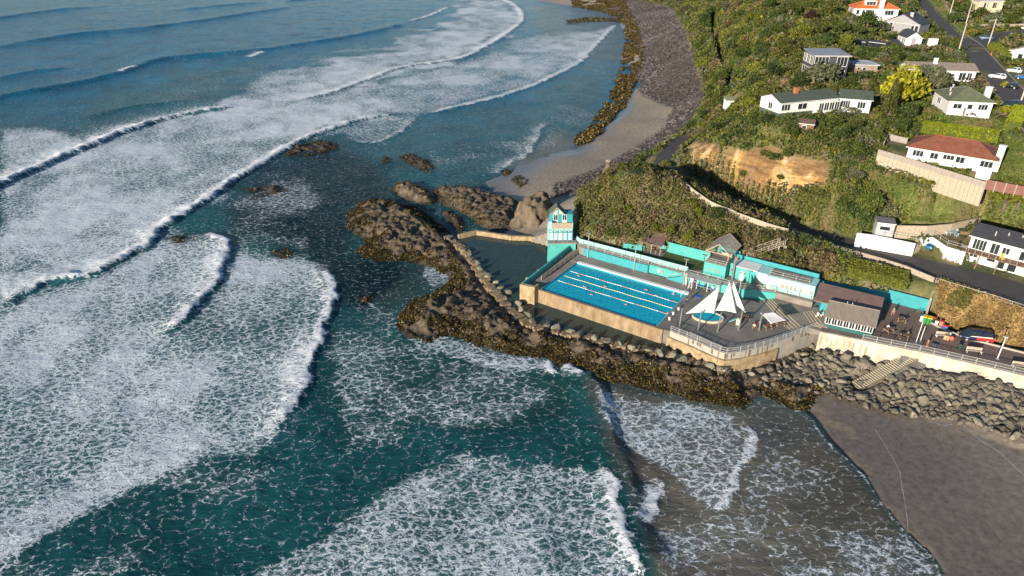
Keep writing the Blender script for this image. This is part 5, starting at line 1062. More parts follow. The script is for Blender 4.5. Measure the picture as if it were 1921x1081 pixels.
ld = thing('pool_ladder', 'looped steel grab rail at the far corner of the pool', 'ladder', Wp(24.6, .1, 4.2)); part('handrail', MB().tube([Wp(24.2, .3, 3.6), Wp(24.2, .3, 5.0), Wp(24.6, 0, 5.3), Wp(25.2, -.2, 5.1), Wp(25.3, -.2, 4.5)], .04, 6).tube([Wp(24.2, 1.0, 3.6), Wp(24.2, 1.0, 5.0), Wp(24.6, .8, 5.3), Wp(25.2, .6, 5.1), Wp(25.3, .6, 4.5)], .04, 6), WHITE, ld); part('step', MB().bar(Wp(24.2, .3, 3.9), Wp(24.2, 1, 3.9), .08), WHITE, ld)
# ================================================================== ROADS, FENCES
def ribbon(name, W, hw, m, dz=.06, kind='structure'):
    W = np.array(W); n = len(W); hw = np.interp(np.linspace(0, 1, n), np.linspace(0, 1, len(hw)), hw) if hasattr(hw, '__len__') else np.full(n, hw)
    T = np.gradient(W[:, :2], axis=0); T /= np.hypot(*T.T)[:, None]; Nn = np.stack([-T[:, 1], T[:, 0]], 1); vs = []; 
    for k in range(5): vs.append(np.concatenate([W[:, :2] + Nn * (hw * (k / 2 - 1))[:, None], W[:, 2:] + dz], 1))
    vs = np.stack(vs, 1).reshape(-1, 3); f = gridfaces(n, 5)
    return link(name, npmesh(name, vs, f[:, ::-1], m), kind)
ribbon('road', w_road, ROADW, ASPH); ribbon('road', w_a, 4.0, ASPH, .07); ribbon('road', w_b, 3.6, ASPH, .09)
ribbon('path', w_cp, .9, mat('dirt_path', (.20, .15, .10), .9, .2, 1))
def offset(W, o, z=0):
    W = np.array(W); T = np.gradient(W[:, :2], axis=0); T /= np.hypot(*T.T)[:, None]; return np.concatenate([W[:, :2] + np.stack([-T[:, 1], T[:, 0]], 1) * o, W[:, 2:] + z], 1)
KERB = mat('kerb_concrete', (.34, .30, .25), .85, .12, 1)
for W, o, i0, i1 in ((w_a, 4.05, 0, len(w_a)), (w_a, -4.05, 0, len(w_a))):
    mb = MB(); Q = offset(W, o)[i0:i1]
    for a, b in zip(Q[:-1], Q[1:]): mb.bar(a + [0, 0, .1], b + [0, 0, .1], .25, .16)
    struct('kerb', mb, KERB)
mk = MB()
for px, py in ((1822, 85), (1828, 96)):
    p = V(px, py, 29.6); z = float(Hz(p[0], p[1])); mk.prism([(p[0] - 1.1, p[1] - .5), (p[0] + 1.1, p[1] - .9), (p[0] + 1.2, p[1] + .2), (p[0] - 1, p[1] + .5)], z + .095, z + .11)
struct('road_marking', mk, bpy.data.materials['yellow_line'])
def pxline(pts): return [G(*p) for p in pts]
def dens_line(P, step=1.5):
    P = [np.array(p) for p in P]; out = []
    for a, b in zip(P[:-1], P[1:]):
        n = max(1, int(np.hypot(*(b - a)[:2]) / step))
        for k in range(n): q = a + (b - a) * k / n; out.append(np.array([q[0], q[1], float(Hz(q[0], q[1]))]))
    b = P[-1]; out.append(np.array([b[0], b[1], float(Hz(b[0], b[1]))])); return out
def paling(pts, h, label, m, cap=True, name='timber_fence', step=2.0, t=.08):
    P = dens_line(pts, step); th_ = thing(name, label, 'fence', tuple(P[len(P) // 2])); mb = MB(); 
    for a, b in zip(P[:-1], P[1:]): mb.wall(a, b, (a[2] - .3, b[2] - .3), (a[2] + h, b[2] + h), t)
    part('panel', mb, m, th_)
    for q in P: part('post', MB().bar(q - [0, 0, .3], q + [0, 0, h + .12], .15), m, th_)
    if cap:
        mb = MB()
        for a, b in zip(P[:-1], P[1:]): mb.bar(a + [0, 0, h + .03], b + [0, 0, h + .03], .16, .05)
        part('cap_rail', mb, m, th_)
    return th_
PALE = mat('pale_timber', (.42, .36, .27), .8, .14, 1.5, stretch=(1, 1, 4)); STONE = mat('parapet_stone', (.40, .33, .25), .85, .14, 1.2, bump=.4, bscale=5, col2=(.24, .19, .14))
sid = offset(w_road, -2.5); L1 = len(sid)
wr = offset(w_road, -(2.7))
i0, i1, i2 = int(L1 * .32), int(L1 * .50), int(L1 * .79)
hwA = np.interp(np.linspace(0, 1, L1), np.linspace(0, 1, len(ROADW)), ROADW)
edge_s = np.array([offset(w_road, -(hwA[i] + .25))[i] for i in range(L1)]); edge_n = np.array([offset(w_road, (hwA[i] + .3))[i] for i in range(L1)])
paling([V(*q) for q in [(1270, 350, 16.0), (1300, 373, 14.2), (1330, 389, 13.0), (1370, 403, 12.3), (1420, 422, 11.9), (1477, 438.5, 11.3)]], 1.1, 'pale timber fence along the shaded path over the headland', PALE)
PWL = [V(*q, 11.0) for q in [(1480, 435), (1520, 446), (1560, 458), (1600, 469), (1650, 483)]] + [V(1700, 498.5, 10.9), V(1754, 521, 10.7)]
mb = MB(); mb.pwall(PWL, 7.5, [q[2] for q in PWL], .28)
solo('parapet_wall', mb, STONE, 'rough tan parapet wall between the road and the hedge above the changing rooms', 'wall')
railing([q for q in edge_s[i2:L1 - 2:3]], 1.05, 'white galvanised railing along the road above the dry grass bank', 2.6, 2)
q0 = V(1757, 530, 9.6); q1 = Wp(65.4, -17.6)
mb = MB(); mb.wall(q0, q1, 4.8, (9.9, 8.2), .3); solo('parapet_wall', mb, STONE, 'stone wall dropping from the road to the courtyard beside the dry grass bank', 'wall')
mb = MB(); mb.wall(Wp(65.45, -14.2), Wp(65.45, -18), 4.8, (6.0, 8.1), .3); solo('parapet_wall', mb, M_CONC, 'sloping end wall of the courtyard beside the recycling bins', 'wall')
bankfoot = WP([(96, -12.1), (80, -11.4), (73, -11.3), (68.5, -12.3), (65.6, -14.3)])
mb = MB(); mb.pwall(bankfoot, 4.8, 5.5, .25); solo('kerb_wall', mb, M_CONC, 'low concrete edging between the promenade and the dry grass bank', 'wall')
tf = [G(*p) for p in [(1200, 296), (1212, 290), (1226, 281), (1240, 273), (1254, 267)]]
railing(tf, 1.0, 'low post and rail fence where the path drops to the beach', 1.8, 2, None, PALE, .1, name='timber_fence', cat='fence')
# zig-zag timber stair from the path down to the baths
a, b, c2_ = np.array(V(1480, 441, 9.7)), np.array(V(1463, 470, 10.0)), np.array(V(1397, 478, 9.6))
zs = thing('timber_stair', 'weathered timber stairway zigzagging down from the path to the baths', 'staircase', tuple(b)); tr = MB(); hr = MB()
b[2] = float(Hz(b[0], b[1])) + 1.4; a[2] += .6; c2_[2] = 9.2
for A, B in ((a, b), (b, c2_)):
    n = 14; dd = (B - A)[:2]; pr = np.array([-dd[1], dd[0]]) / np.hypot(*dd) * .75
    for k in range(n):
        q = A + (B - A) * (k + .5) / n; tr.bar((q[0] - pr[0], q[1] - pr[1], q[2]), (q[0] + pr[0], q[1] + pr[1], q[2]), .38, .07)
    for s in (-1, 1):
        o = np.array([pr[0] * s, pr[1] * s, 0]); hr.bar(A + o, B + o, .12); hr.bar(A + o + [0, 0, 1], B + o + [0, 0, 1], .09); hr.bar(A + o + [0, 0, .5], B + o + [0, 0, .5], .06)
        for k in range(6): q = A + (B - A) * k / 5 + o; hr.bar(q - [0, 0, .0], q + [0, 0, 1], .1)
part('tread', tr, PALE, zs); part('handrail', hr, PALE, zs)
for dx in (-.7, .7): part('prop', MB().bar(b + [dx, 0, 0], b + [dx, 0, -3.0], .2).bar(b + [dx, -.9, 0], b + [dx, -.9, -3.2], .2), PALE, zs)
# old stone chimney on the headland
p = G(1140, 326); lt_ = thing('stone_chimney', 'bottle shaped old stone chimney standing on the tip of the headland', 'chimney', (p[0], p[1], p[2] - .6)); mb = MB()
prof = [(1.9, 0), (1.8, .9), (1.55, 1.7), (1.15, 2.5), (.82, 3.2), (.74, 4.0), (.78, 4.6)]
mb.tube([(p[0], p[1], p[2] - .6 + z) for r, z in prof], [r for r, z in prof], 16); part('body', mb, M_BLUFF, lt_, smooth=True); part('rim', MB().tube([(p[0], p[1], p[2] + 3.95), (p[0], p[1], p[2] + 4.25)], [.86, .84], 16), STONE, lt_)
# sea stairs over the boulders
ss2 = thing('sea_stairs', 'long pale concrete stairway running down through the boulders to the beach', 'staircase', tuple(V(1660, 700, 2.5))); A = np.array(V(1714, 668, 3.9)); B = np.array(V(1606, 724, .35)); stp = MB(); rb_ = MB(); n = 26
dd = (B - A)[:2]; pr = np.array([-dd[1], dd[0]]) / np.hypot(*dd) * 1.05
for k in range(n):
    q = A + (B - A) * (k + .5) / n; stp.bar((q[0] - pr[0], q[1] - pr[1], q[2] + .15), (q[0] + pr[0], q[1] + pr[1], q[2] + .15), .27, .10)
for s in (-1, 0): pass
P4 = [(A[:2] - pr), (A[:2] + pr), (B[:2] + pr), (B[:2] - pr)]; rb_.prism(P4, -.5, [A[2] - .02, A[2] - .02, B[2] - .02, B[2] - .02]); part('ramp', rb_, mat('stair_concrete', (.21, .175, .13), .85, .15, 1), ss2); part('step', stp, mat('stair_edge', (.52, .45, .32), .8, .1, 1), ss2)
ap = MB(); Q = [V2(1690, 668, 4), V2(1742, 668, 4), V2(1736, 690, 3.2), V2(1680, 700, 2.5)]; ap.prism(Q, 0, [4.0, 4.0, 2.7, 2.0]); part('apron', ap, mat('apron_concrete', (.20, .185, .17), .85, .2, .8, bump=.4), ss2)

# ================================================================== HOUSES
Mx = __import__('mathutils').Matrix; FP = []
def house(name, label, eL, eR, ze, zb, depth, rise, roof, wm, rm, ov=.45, win=(), winL=(), base=None, doors=(), glass=GLASS, frame=WHITE, winR=(), chim=(), cat='house'):
    A = np.array(V(*eL, ze)); B = np.array(V(*eR, ze)); d = (B - A)[:2]; L = np.hypot(*d); d = d / L; b = np.array([-d[1], d[0]])
    P = lambda u, v, z: (A[0] + d[0] * u + b[0] * v, A[1] + d[1] * u + b[1] * v, z)
    t = thing(name, label, cat, P(L / 2, depth / 2, zb)); x0, x1, y0, y1 = ov, L - ov, ov, depth - ov
    FP.append(np.array([P(-1, -1.2, 0)[:2], P(L + 1, -1.2, 0)[:2], P(L + 1, depth + .5, 0)[:2], P(-1, depth + .5, 0)[:2]]))
    wt = ze - .12; wb_ = MB(); wb_.prism([P(x0, y0, 0), P(x1, y0, 0), P(x1, y1, 0), P(x0, y1, 0)], zb - 1.5, wt)
    k = rise * .9
    if roof == 'gable':
        m_ = (y0 + y1) / 2; wb_.add([P(x0, y0, wt - .02), P(x1, y0, wt - .02), P(x1, y1, wt - .02), P(x0, y1, wt - .02), P(x0, m_, wt + k), P(x1, m_, wt + k)], [(0, 1, 5, 4), (2, 3, 4, 5), (1, 2, 5), (3, 0, 4)])
    if roof == 'gable_end':
        m_ = (x0 + x1) / 2; wb_.add([P(x0, y0, wt - .02), P(x1, y0, wt - .02), P(x1, y1, wt - .02), P(x0, y1, wt - .02), P(m_, y0, wt + k), P(m_, y1, wt + k)], [(0, 1, 4), (2, 3, 5), (1, 2, 5, 4), (3, 0, 4, 5)])
    part('wall', wb_, wm, t)
    if base: part('basement', MB().prism([P(x0 - .03, y0 - .03, 0), P(x1 + .03, y0 - .03, 0), P(x1 + .03, y1, 0), P(x0 - .03, y1, 0)], zb - 1.5, zb + base[1]), base[0], t)
    rb = MB(); z = ze; zr = ze + rise
    if roof == 'gable':
        m_ = depth / 2; slabroof(rb, [P(0, m_, zr), P(0, 0, z), P(L, 0, z), P(L, m_, zr)], .14); slabroof(rb, [P(0, depth, z), P(0, m_, zr), P(L, m_, zr), P(L, depth, z)], .14)
    elif roof == 'gable_end':
        m_ = L / 2; slabroof(rb, [P(m_, depth, zr), P(0, depth, z), P(0, 0, z), P(m_, 0, zr)], .14); slabroof(rb, [P(L, depth, z), P(m_, depth, zr), P(m_, 0, zr), P(L, 0, z)], .14)
    elif roof == 'mono': slabroof(rb, [P(0, depth, zr), P(0, 0, z), P(L, 0, z), P(L, depth, zr)], .2)
    else:
        h = min(L, depth) / 2; ra, rb2 = ((P(h, depth / 2, zr), P(L - h, depth / 2, zr)) if L >= depth else (P(L / 2, h, zr), P(L / 2, depth - h, zr)))
        c = [P(0, 0, z), P(L, 0, z), P(L, depth, z), P(0, depth, z)]; lo_ = [P(0, 0, z - .14), P(L, 0, z - .14), P(L, depth, z - .14), P(0, depth, z - .14)]
        f = [(0, 1, 5, 4), (1, 2, 5), (2, 3, 4, 5), (3, 0, 4)] if L >= depth else [(0, 1, 4), (1, 2, 5, 4), (2, 3, 5), (3, 0, 4, 5)]
        rb.add(c + [ra, rb2] + lo_, f + [(0, 6, 7, 1), (1, 7, 8, 2), (2, 8, 9, 3), (3, 9, 6, 0), (9, 8, 7, 6)])
        hb_ = MB()
        for q in (0, 3): hb_.bar(c[q], ra, .16)
        for q in (1, 2): hb_.bar(c[q], rb2 if L >= depth else (ra if q == 1 else rb2), .16)
        hb_.bar(ra, rb2, .16)
    ro = part('roof', rb, rm, t)
    if roof == 'hip': o = part('ridge_tile', hb_, rm, None); o.parent = ro; o.data.transform(Mx.Translation(-worg(ro)))
    gu = MB(); gu.bar(P(0, -.05, ze - .1), P(L, -.05, ze - .1), .12); part('gutter', gu, WHITE, t)
    zt = wt
    add_windows(t, P(x0, y0, 0), P(x1, y0, 0), zb, zt, win, frame, glass); add_windows(t, P(x0, y1, 0), P(x0, y0, 0), zb, zt, winL, frame, glass); add_windows(t, P(x1, y0, 0), P(x1, y1, 0), zb, zt, winR, frame, glass)
    for u0, u1, h in doors: add_door(t, P(x0, y0, 0), P(x1, y0, 0), zb, u0, u1, h, GREYP if h < 0 else DWOOD)
    for (u, v, w1, w2, zt2, m) in chim:
        q = P(u * L, v * depth, 0); ch = part('chimney', MB().box((q[0], q[1], zb), w1, w2, zt2 - zb, math.atan2(d[1], d[0])), m, None); ch.parent = ro; ch.data.transform(Mx.Translation(-worg(ro)))
        cp = part('chimney_cap', MB().box((q[0], q[1], zt2), w1 + .2, w2 + .2, .15, math.atan2(d[1], d[0])), m, None); cp.parent = ro; cp.data.transform(Mx.Translation(-worg(ro)))
    return t, P, L
def roofmat(name, c, s=1.0, st=(1, 1, 1)): return mat(name, c, .7, .14, s, bump=.3, bscale=6, stretch=st)
GREYP = mat('grey_paint', (.30, .29, .30), .6, .06, .6); SLATE = roofmat('slate_roof', (.055, .055, .062)); GREENR = roofmat('green_iron_roof', (.085, .105, .075)); OLIVER = roofmat('olive_tile_roof', (.135, .15, .085)); REDR = roofmat('red_tile_roof', (.24, .085, .048)); ORANR = roofmat('orange_tile_roof', (.62, .16, .04)); TAUPER = roofmat('taupe_tile_roof', (.30, .235, .19)); GREYR = roofmat('grey_iron_roof', (.29, .31, .34)); BRICK = mat('orange_brick', (.42, .14, .06), .8, .2, 5); CHAR = mat('charcoal_cladding', (.06, .06, .07), .7, .1, 1); LGREY = mat('light_grey_roof', (.42, .39, .40), .6, .08, 1)
t, P, L = house('bungalow', 'long white bungalow with a green gable roof and red brick chimney above the cliff', (1465, 194), (1578, 183.6), 30.4, 27.0, 8.6, 1.5, 'gable', WHITE, GREENR, .4, [(.02, .17, .40, .88, 2), (.30, .46, .40, .85, 1)], [(.42, .62, .35, .82, 1)], (GREENR, .75), (), chim=[(.38, .42, 1.0, .8, 32.9, BRICK)])
bw = MB(); bw.prism([P(L * .58, -1.3, 0), P(L * .93, -1.3, 0), P(L * .93, .5, 0), P(L * .58, .5, 0)], 25.5, 27.9); part('bay', bw, WHITE, t); add_windows(t, P(L * .58, -1.3, 0), P(L * .93, -1.3, 0), 27.9, 29.9, [(k / 4 + .01, k / 4 + .24, .02, .98, 1) for k in range(4)]); ob = MB()
for k in range(9): ob.bar(P(L * (.58 + .35 * k / 8), -1.5, 30.0), P(L * (.58 + .35 * k / 8), .4, 30.25), .08)
ob.bar(P(L * .58, -1.35, 29.95), P(L * .93, -1.35, 29.95), .12); part('pergola', ob, WHITE, t)
house('bungalow', 'right wing of the long white bungalow set at an angle under the same green roof', (1574.5, 184.3), (1639, 189), 30.35, 27.0, 8.6, 1.5, 'gable', WHITE, GREENR, .4, [(.04, .34, .35, .88, 3), (.58, .84, .35, .85, 2)], (), (WHITE, .3))
house('two_storey_house', 'dark two storey house with a flat pale grey roof behind the round tree', (1527.6, 104.4), (1598, 105), 36.6, 30.2, 9.5, .5, 'mono', CHAR, GREYR, .35, [(.02, .42, .66, .96, 3), (.66, .96, .55, .96, 2), (.02, .42, .1, .4, 2), (.70, .94, .1, .42, 1)], [(.06, .30, .6, .94, 1), (.36, .62, .6, .94, 1), (.68, .94, .6, .94, 1), (.1, .9, .1, .42, 3)])
house('garage', 'low taupe outbuilding with a pale grey roof beside the dark two storey house', (1601, 121), (1651.5, 122.5), 33.0, 30.2, 6.5, .7, 'hip', TAUPER, GREYR, .4, [(.15, .32, .05, .75, 0), (.38, .52, .05, .75, 0)])
house('bungalow', 'long white bungalow with a taupe tiled roof facing the street corner', (1703, 130), (1837.5, 134.5), 32.0, 29.0, 9.0, 1.5, 'gable', WHITE, TAUPER, .5, [(.5, .63, .06, .85, 1), (.76, .86, .1, .85, 1), (.88, .95, .1, .85, 1), (.1, .3, .35, .8, 2)], [(.3, .6, .35, .8, 1)], None, (), chim=[(.43, .42, .9, .9, 34.6, WHITE)])
house('bungalow', 'square white bungalow with an olive hipped roof and a tall white chimney', (1780.5, 189.5), (1869.5, 193.5), 31.0, 27.5, 12.5, 2.6, 'hip', WHITE, OLIVER, .45, [(.10, .30, .48, .84, 1), (.43, .55, .48, .84, 0), (.68, .90, .46, .86, 2)], [(.3, .5, .4, .8, 1)], None, [(.37, .415, 1.9)], chim=[(.97, .45, 1.3, .9, 33.6, WHITE), (.2, .55, .3, .3, 32.9, LGREY), (.3, .7, .3, .3, 33.2, LGREY), (.12, .32, .3, .3, 32.2, LGREY)])
house('bungalow', 'white bungalow with a red brown hipped tile roof above the timber retaining wall', (1699.7, 274.7), (1873.8, 303.2), 26.9, 24.0, 9.5, 2.3, 'hip', WHITE, REDR, .55, [(.06, .19, .38, .86, 2), (.27, .365, .38, .86, 1), (.42, .55, .50, .88, 2), (.57, .67, .40, .88, 1), (.845, .985, .40, .88, 2)], [(.3, .6, .4, .8, 1)], None, (), chim=[(.985, .32, 1.2, .8, 29.4, WHITE)])
wt_, wP, wL = house('beach_house', 'white two storey house with a dark tiled roof and brown balcony beside the road', (1818.8, 441), (1965, 479), 15.2, 9.8, 8.5, 1.5, 'gable', WHITE, SLATE, .4, [(.05, .235, .53, .93, 3), (.30, .42, .53, .93, 1), (.46, .56, .62, .88, 1), (.70, .85, .55, .9, 1), (.05, .17, .20, .42, 1), (.30, .42, .20, .42, 0), (.455, .56, .03, .42, 0), (.60, .72, .03, .42, 0)], [(.3, .7, .55, .9, 1)], glass=GLASS)
db = MB(); db.prism([wP(-.3, -1.9, 0), wP(wL, -1.9, 0), wP(wL, .45, 0), wP(-.3, .45, 0)], 12.25, 12.45); part('balcony', db, DWOOD, wt_); mb = MB()
for k in range(12): mb.bar(wP(-.2 + k * wL / 11, -1.85, 12.45), wP(-.2 + k * wL / 11, -1.85, 13.4), .06)
mb.bar(wP(-.3, -1.85, 13.4), wP(wL, -1.85, 13.4), .07); part('balcony_rail', mb, STEEL, wt_)
for k in range(3): part('post', MB().bar(wP(-.2 + k * 3.3, -1.7, 12.3), wP(-.2 + k * 3.3, -2.6, 9.7), .2), DWOOD, wt_)
for k, v in ((.3, .4), (.45, .62), (.62, .72)): part('vent', MB().tube([wP(wL * k, 8.5 * v * .5, 15.4), wP(wL * k, 8.5 * v * .5, 16.7)], .12, 8), STEEL, wt_)
cd_ = thing('balcony_chair', 'yellow chair on the brown balcony of the beach house', 'chair', wP(3.6 + 3, -.9, 12.45)); yo = wP(6.6, -.9, 12.45)
part('seat', MB().box((yo[0], yo[1], yo[2] + .4), .6, .6, .08), YEL, cd_); part('backrest', MB().box((yo[0], yo[1] + .28, yo[2] + .45), .6, .08, .65), YEL, cd_)
for sx in (-.25, .25):
    for sy in (-.25, .25): part('leg', MB().box((yo[0] + sx, yo[1] + sy, yo[2]), .08, .08, .4), YEL, cd_)
# dark gabled pair
t, P, L = house('gabled_house', 'tall grey gabled house with a dark steep roof and glazed corner', (1655, 40), (1727.5, 47), 35.6, 31.2, 10.5, 3.4, 'gable_end', GREYP, SLATE, .25, [(.03, .18, .05, .92, 0), (.20, .28, .05, .98, 0), (.78, .86, .40, .9, 0), (.88, .97, .40, .9, 0)], [(.1, .5, .1, .9, 1), (.55, .9, .1, .9, 1)], chim=[(.66, .25, 1.1, .8, 39.2, LGREY)])
t, P, L = house('gabled_house', 'white gabled house with a shuttered attic window and brick ground floor', (1701, 71), (1733.5, 71.5), 35.0, 31.4, 8.0, 2.0, 'gable_end', WHITE, SLATE, .3, [(.32, .62, .42, .98, 0)], [(.1, .4, .3, .9, 1), (.5, .9, .3, .9, 1)], glass=GREYP)
wg = MB(); wg.prism([P(-3.2, -.8, 0), P(L + 8.2, -.8, 0), P(L + 8.2, 6, 0), P(-3.2, 6, 0)], 30, 32.4); part('ground_floor', wg, BRICK, t)
rb = MB(); slabroof(rb, [P(-2.6, 7, 33.5), P(-3.8, -1.6, 32.2), P(L + 9, -1.6, 32.2), P(L + 8, 7, 33.5)], .15); part('lower_roof', rb, SLATE, t); part('chimney', MB().prism([P(L + 1.6, -1.3, 0), P(L + 4.2, -1.3, 0), P(L + 4.2, .3, 0), P(L + 1.6, .3, 0)], 31, 35.0), WHITE, t)
add_windows(t, P(-3.2, -.8, 0), P(L + 8.2, -.8, 0), 31.0, 32.3, [(.12, .2, .05, .9, 0), (.36, .44, .0, .9, 0), (.47, .58, .05, .9, 1), (.62, .68, .05, .9, 0)])
t, P, L = house('orange_roofed_house', 'white house with a bright orange tiled roof and dormer at the top of the slope', (1602, 15.5), (1690, 17.5), 39.4, 36.2, 11, 2.6, 'hip', WHITE, ORANR, .5, [(.05, .12, .3, .85, 0), (.18, .24, .1, .85, 0), (.30, .46, .25, .85, 2), (.7, .9, .3, .85, 2)], [(.2, .8, .2, .85, 3)], chim=[(.58, .02, 1.6, 1.0, 42.6, WHITE)])
add_windows(t, P(L * .25, 2.0, 0), P(L * .5, 2.0, 0), 40.4, 41.8, [(.1, .9, .05, .95, 2)]); part('dormer', MB().prism([P(L * .25, 2.1, 0), P(L * .5, 2.1, 0), P(L * .5, 5, 0), P(L * .25, 5, 0)], 39.6, 42.0), WHITE, t)
house('cottage', 'white cottage with a lilac grey roof at the right edge of the street', (1893, 94), (1960, 104), 31.8, 28.8, 9, 2.2, 'gable_end', WHITE, LGREY, .5, [(.25, .40, .1, .8, 0), (.5, .7, .2, .8, 1)], [(.3, .6, .3, .8, 1)])
t, P, L = house('verandah_house', 'cream house with tall verandah columns at the top edge of the view', (1838, 2.5), (1886, 2.5), 38.2, 35.0, 8, 1.6, 'hip', CREAM, LGREY, .5, [(.2, .4, .1, .85, 1), (.6, .8, .1, .85, 1)])
for k in range(5): part('column', MB().bar(P(L * (.1 + .2 * k), -.6, 34.6), P(L * (.1 + .2 * k), -.4, 38.1), .35), CREAM, t)
house('garden_shed', 'small grey flat roofed cabin with a dark picture window on the white wall', (1646, 417), (1682, 421), 14.9, 12.2, 3.0, .25, 'mono', mat('shed_grey', (.42, .41, .42), .7), mat('shed_roof', (.16, .15, .155), .7), .1, [(.18, .78, .38, .75, 0)], cat='shed')
house('garden_hut', 'tiny white hut with a pale green roof among the bushes', (1363, 189), (1388, 189), 20.6, 18.4, 3.6, .5, 'mono', WHITE, mat('pale_green_roof', (.27, .29, .17), .7), .2, [(.3, .7, .3, .8, 0)], cat='shed')
house('garden_shed', 'low shed with a red brown roof below the white bungalow', (1499, 231), (1529, 234), 26.6, 24.6, 3.2, .4, 'mono', DWOOD, mat('shed_red_roof', (.22, .13, .10), .8, .2, 3), .15, [(.2, .5, .2, .8, 0)], cat='shed')
for i, (e0, e1) in enumerate((((1600, 76), (1624, 79)), ((1630, 78), (1662, 82)))):
    house('shade_house', ['black netted garden cage left of the netted enclosure', 'black netted enclosure right of the garden cage'][i], e0, e1, 33.4, 31.5, 3.4, .2, 'mono', CHAR, CHAR, .05, [(.05, .95, .1, .9, 2)], cat='shed', frame=BLACK)
# white retaining walls at the road
def pxwall(pts, z0, z1, t, m, label, name='retaining_wall', cat='wall'):
    mb = MB(); mb.pwall([V2(*p, z1) for p in pts], z0, z1, t); return solo(name, mb, m, label, cat)
pxwall([(1608, 437), (1640, 441), (1718, 457)], 9.0, 12.45, .3, WHITE, 'low white retaining wall below the grey cabin')
pxwall([(1729, 446), (1750, 445), (1777, 463), (1812, 473)], 9.0, 12.45, .3, WHITE, 'white wall stepping down beside the blue car and the beach house')
pxwall([(1684, 423), (1740, 424), (1785, 420), (1838, 408)], 11.5, 14.4, .35, mat('block_wall', (.45, .37, .27), .85, .14, 2, col2=(.32, .26, .19)), 'tan block retaining wall behind the terrace with the blue table')
railing([(*V2(x, y, 12.45), 12.45) for x, y in ((1640, 437), (1718, 452))], 1.0, 'grey railing on the white wall beside the cabin', 2, 2)
railing([(*V2(x, y, 12.45), 12.45) for x, y in ((1731, 443), (1750, 442), (1777, 460), (1812, 470))], 1.0, 'grey railing around the terrace of the beach house', 2, 2)
stw = MB(); A = np.array(V(1728, 446, 12.2)); B = np.array(V(1716, 474, 9.8))
for k in range(12): q = A + (B - A) * k / 11; stw.bar((q[0] - .8, q[1] - .3, q[2]), (q[0] + .8, q[1] + .3, q[2]), .4, .2)
sth = thing('staircase', 'narrow outdoor stair between the white walls beside the blue car', 'staircase', tuple(B)); part('step', stw, PALE, sth)
# timber retaining wall with fence under the red roofed bungalow
rwp = [(1646, 290), (1690, 303), (1740, 319), (1800, 338), (1846, 352)]; rz = 23.9; rw = thing('retaining_wall', 'tall timber post retaining wall with a fence below the red roofed bungalow', 'wall', tuple(V(1740, 319, 21)))
PPs = [np.array(V(*p, rz)) for p in rwp]; mb = MB(); mb.pwall(PPs, 20.0, rz, .25); part('wall', mb, mat('pale_block', (.44, .38, .28), .85, .13, 2, col2=(.33, .27, .19)), rw)
mb = MB(); mb.pwall(PPs, rz, rz + 1.15, .08); part('fence_panel', mb, mat('grey_paling', (.33, .29, .26), .8, .12, 2), rw); n = 24
sg = np.linspace(0, len(PPs) - 1.001, n)
for s in sg:
    i = int(s); q = PPs[i] + (PPs[i + 1] - PPs[i]) * (s - i); part('post', MB().bar((q[0] - .05, q[1] - .18, 20.0), (q[0] - .05, q[1] - .18, rz + 1.2), .16), PALE, rw)
mb = MB()
for a, b in zip(PPs[:-1], PPs[1:]): mb.bar(a + [0, 0, 1.17], b + [0, 0, 1.17], .2, .06)
part('cap_rail', mb, PALE, rw)
rpf = thing('timber_fence', 'red brown paling fence running right from the timber retaining wall', 'fence', tuple(V(1880, 360, 21))); mb = MB(); mb.wall(V(1848, 343, 24.6), V(1945, 359, 24.6), 23.3, (25.3, 25.1), .12); part('panel', mb, mat('red_paling', (.20, .09, .07), .8, .12, 2), rpf)
for k in range(6): q = lerp(V(1848, 343, 24.6), V(1945, 359, 24.6), k / 5); part('post', MB().bar((q[0], q[1] - .12, 23), (q[0], q[1] - .12, 25.3), .14), PALE, rpf)
rail_ = paling([V(1652, 284, 24.0), V(1664, 262, 24.0), V(1700, 270, 24.0)], 1.3, 'grey paling fence around the yard left of the red roofed bungalow', mat('grey_paling', (.33, .29, .26), .8))
# stone walls by the street and poles
pxw = lambda pts, h, lab, m=STONE: solo('garden_wall', (lambda mb: [mb.wall(a, b, (a[2] - .4, b[2] - .4), (a[2] + h, b[2] + h), .35) for a, b in zip(dens_line(pxline(pts), 2)[:-1], dens_line(pxline(pts), 2)[1:])] and mb)(MB()), m, lab, 'wall')
pxw([(1836, 54), (1888, 53)], 1.7, 'pale stone garden wall behind the blue car on the street'); pxw([(1892, 53), (1935, 52)], 1.5, 'pale stone garden wall at the right edge of the street'); pxw([(1752, -4), (1775, 15), (1800, 35), (1826, 50)], 1.0, 'low stone wall behind the grass verge of the street')
POLEM = mat('pole_concrete', (.48, .44, .38), .8, .1, 2)
for i, (px, py, zt, arm, lab) in enumerate([(1778, 39.5, 11, 0, 'pale power pole on the grass verge nearest the top edge'), (1812, 44.8, 11, 0, 'pale power pole beside the yellow flax on the verge'), (1796.7, 100.7, 9, 0, 'pale power pole at the street corner above the taupe roof'), (1852.6, 88.5, 9.5, 1, 'power pole with a crossarm beside the clipped hedge'), (1915.7, 189, 8.5, 0, 'power pole at the right edge beside the dark blue van')]):
    p = G(px, py); t = thing('power_pole', lab, 'power pole', tuple(p), group='power poles along the street'); part('pole', MB().tube([p - [0, 0, .4], p + [0, 0, zt]], [.24, .15], 8), POLEM, t)
    if arm: part('crossarm', MB().bar(p + [-2.2, 0, zt - .6], p + [.5, 0, zt - .4], .14), POLEM, t)
    else: part('cap', MB().box(p + [0, 0, zt], .34, .34, .12), POLEM, t)
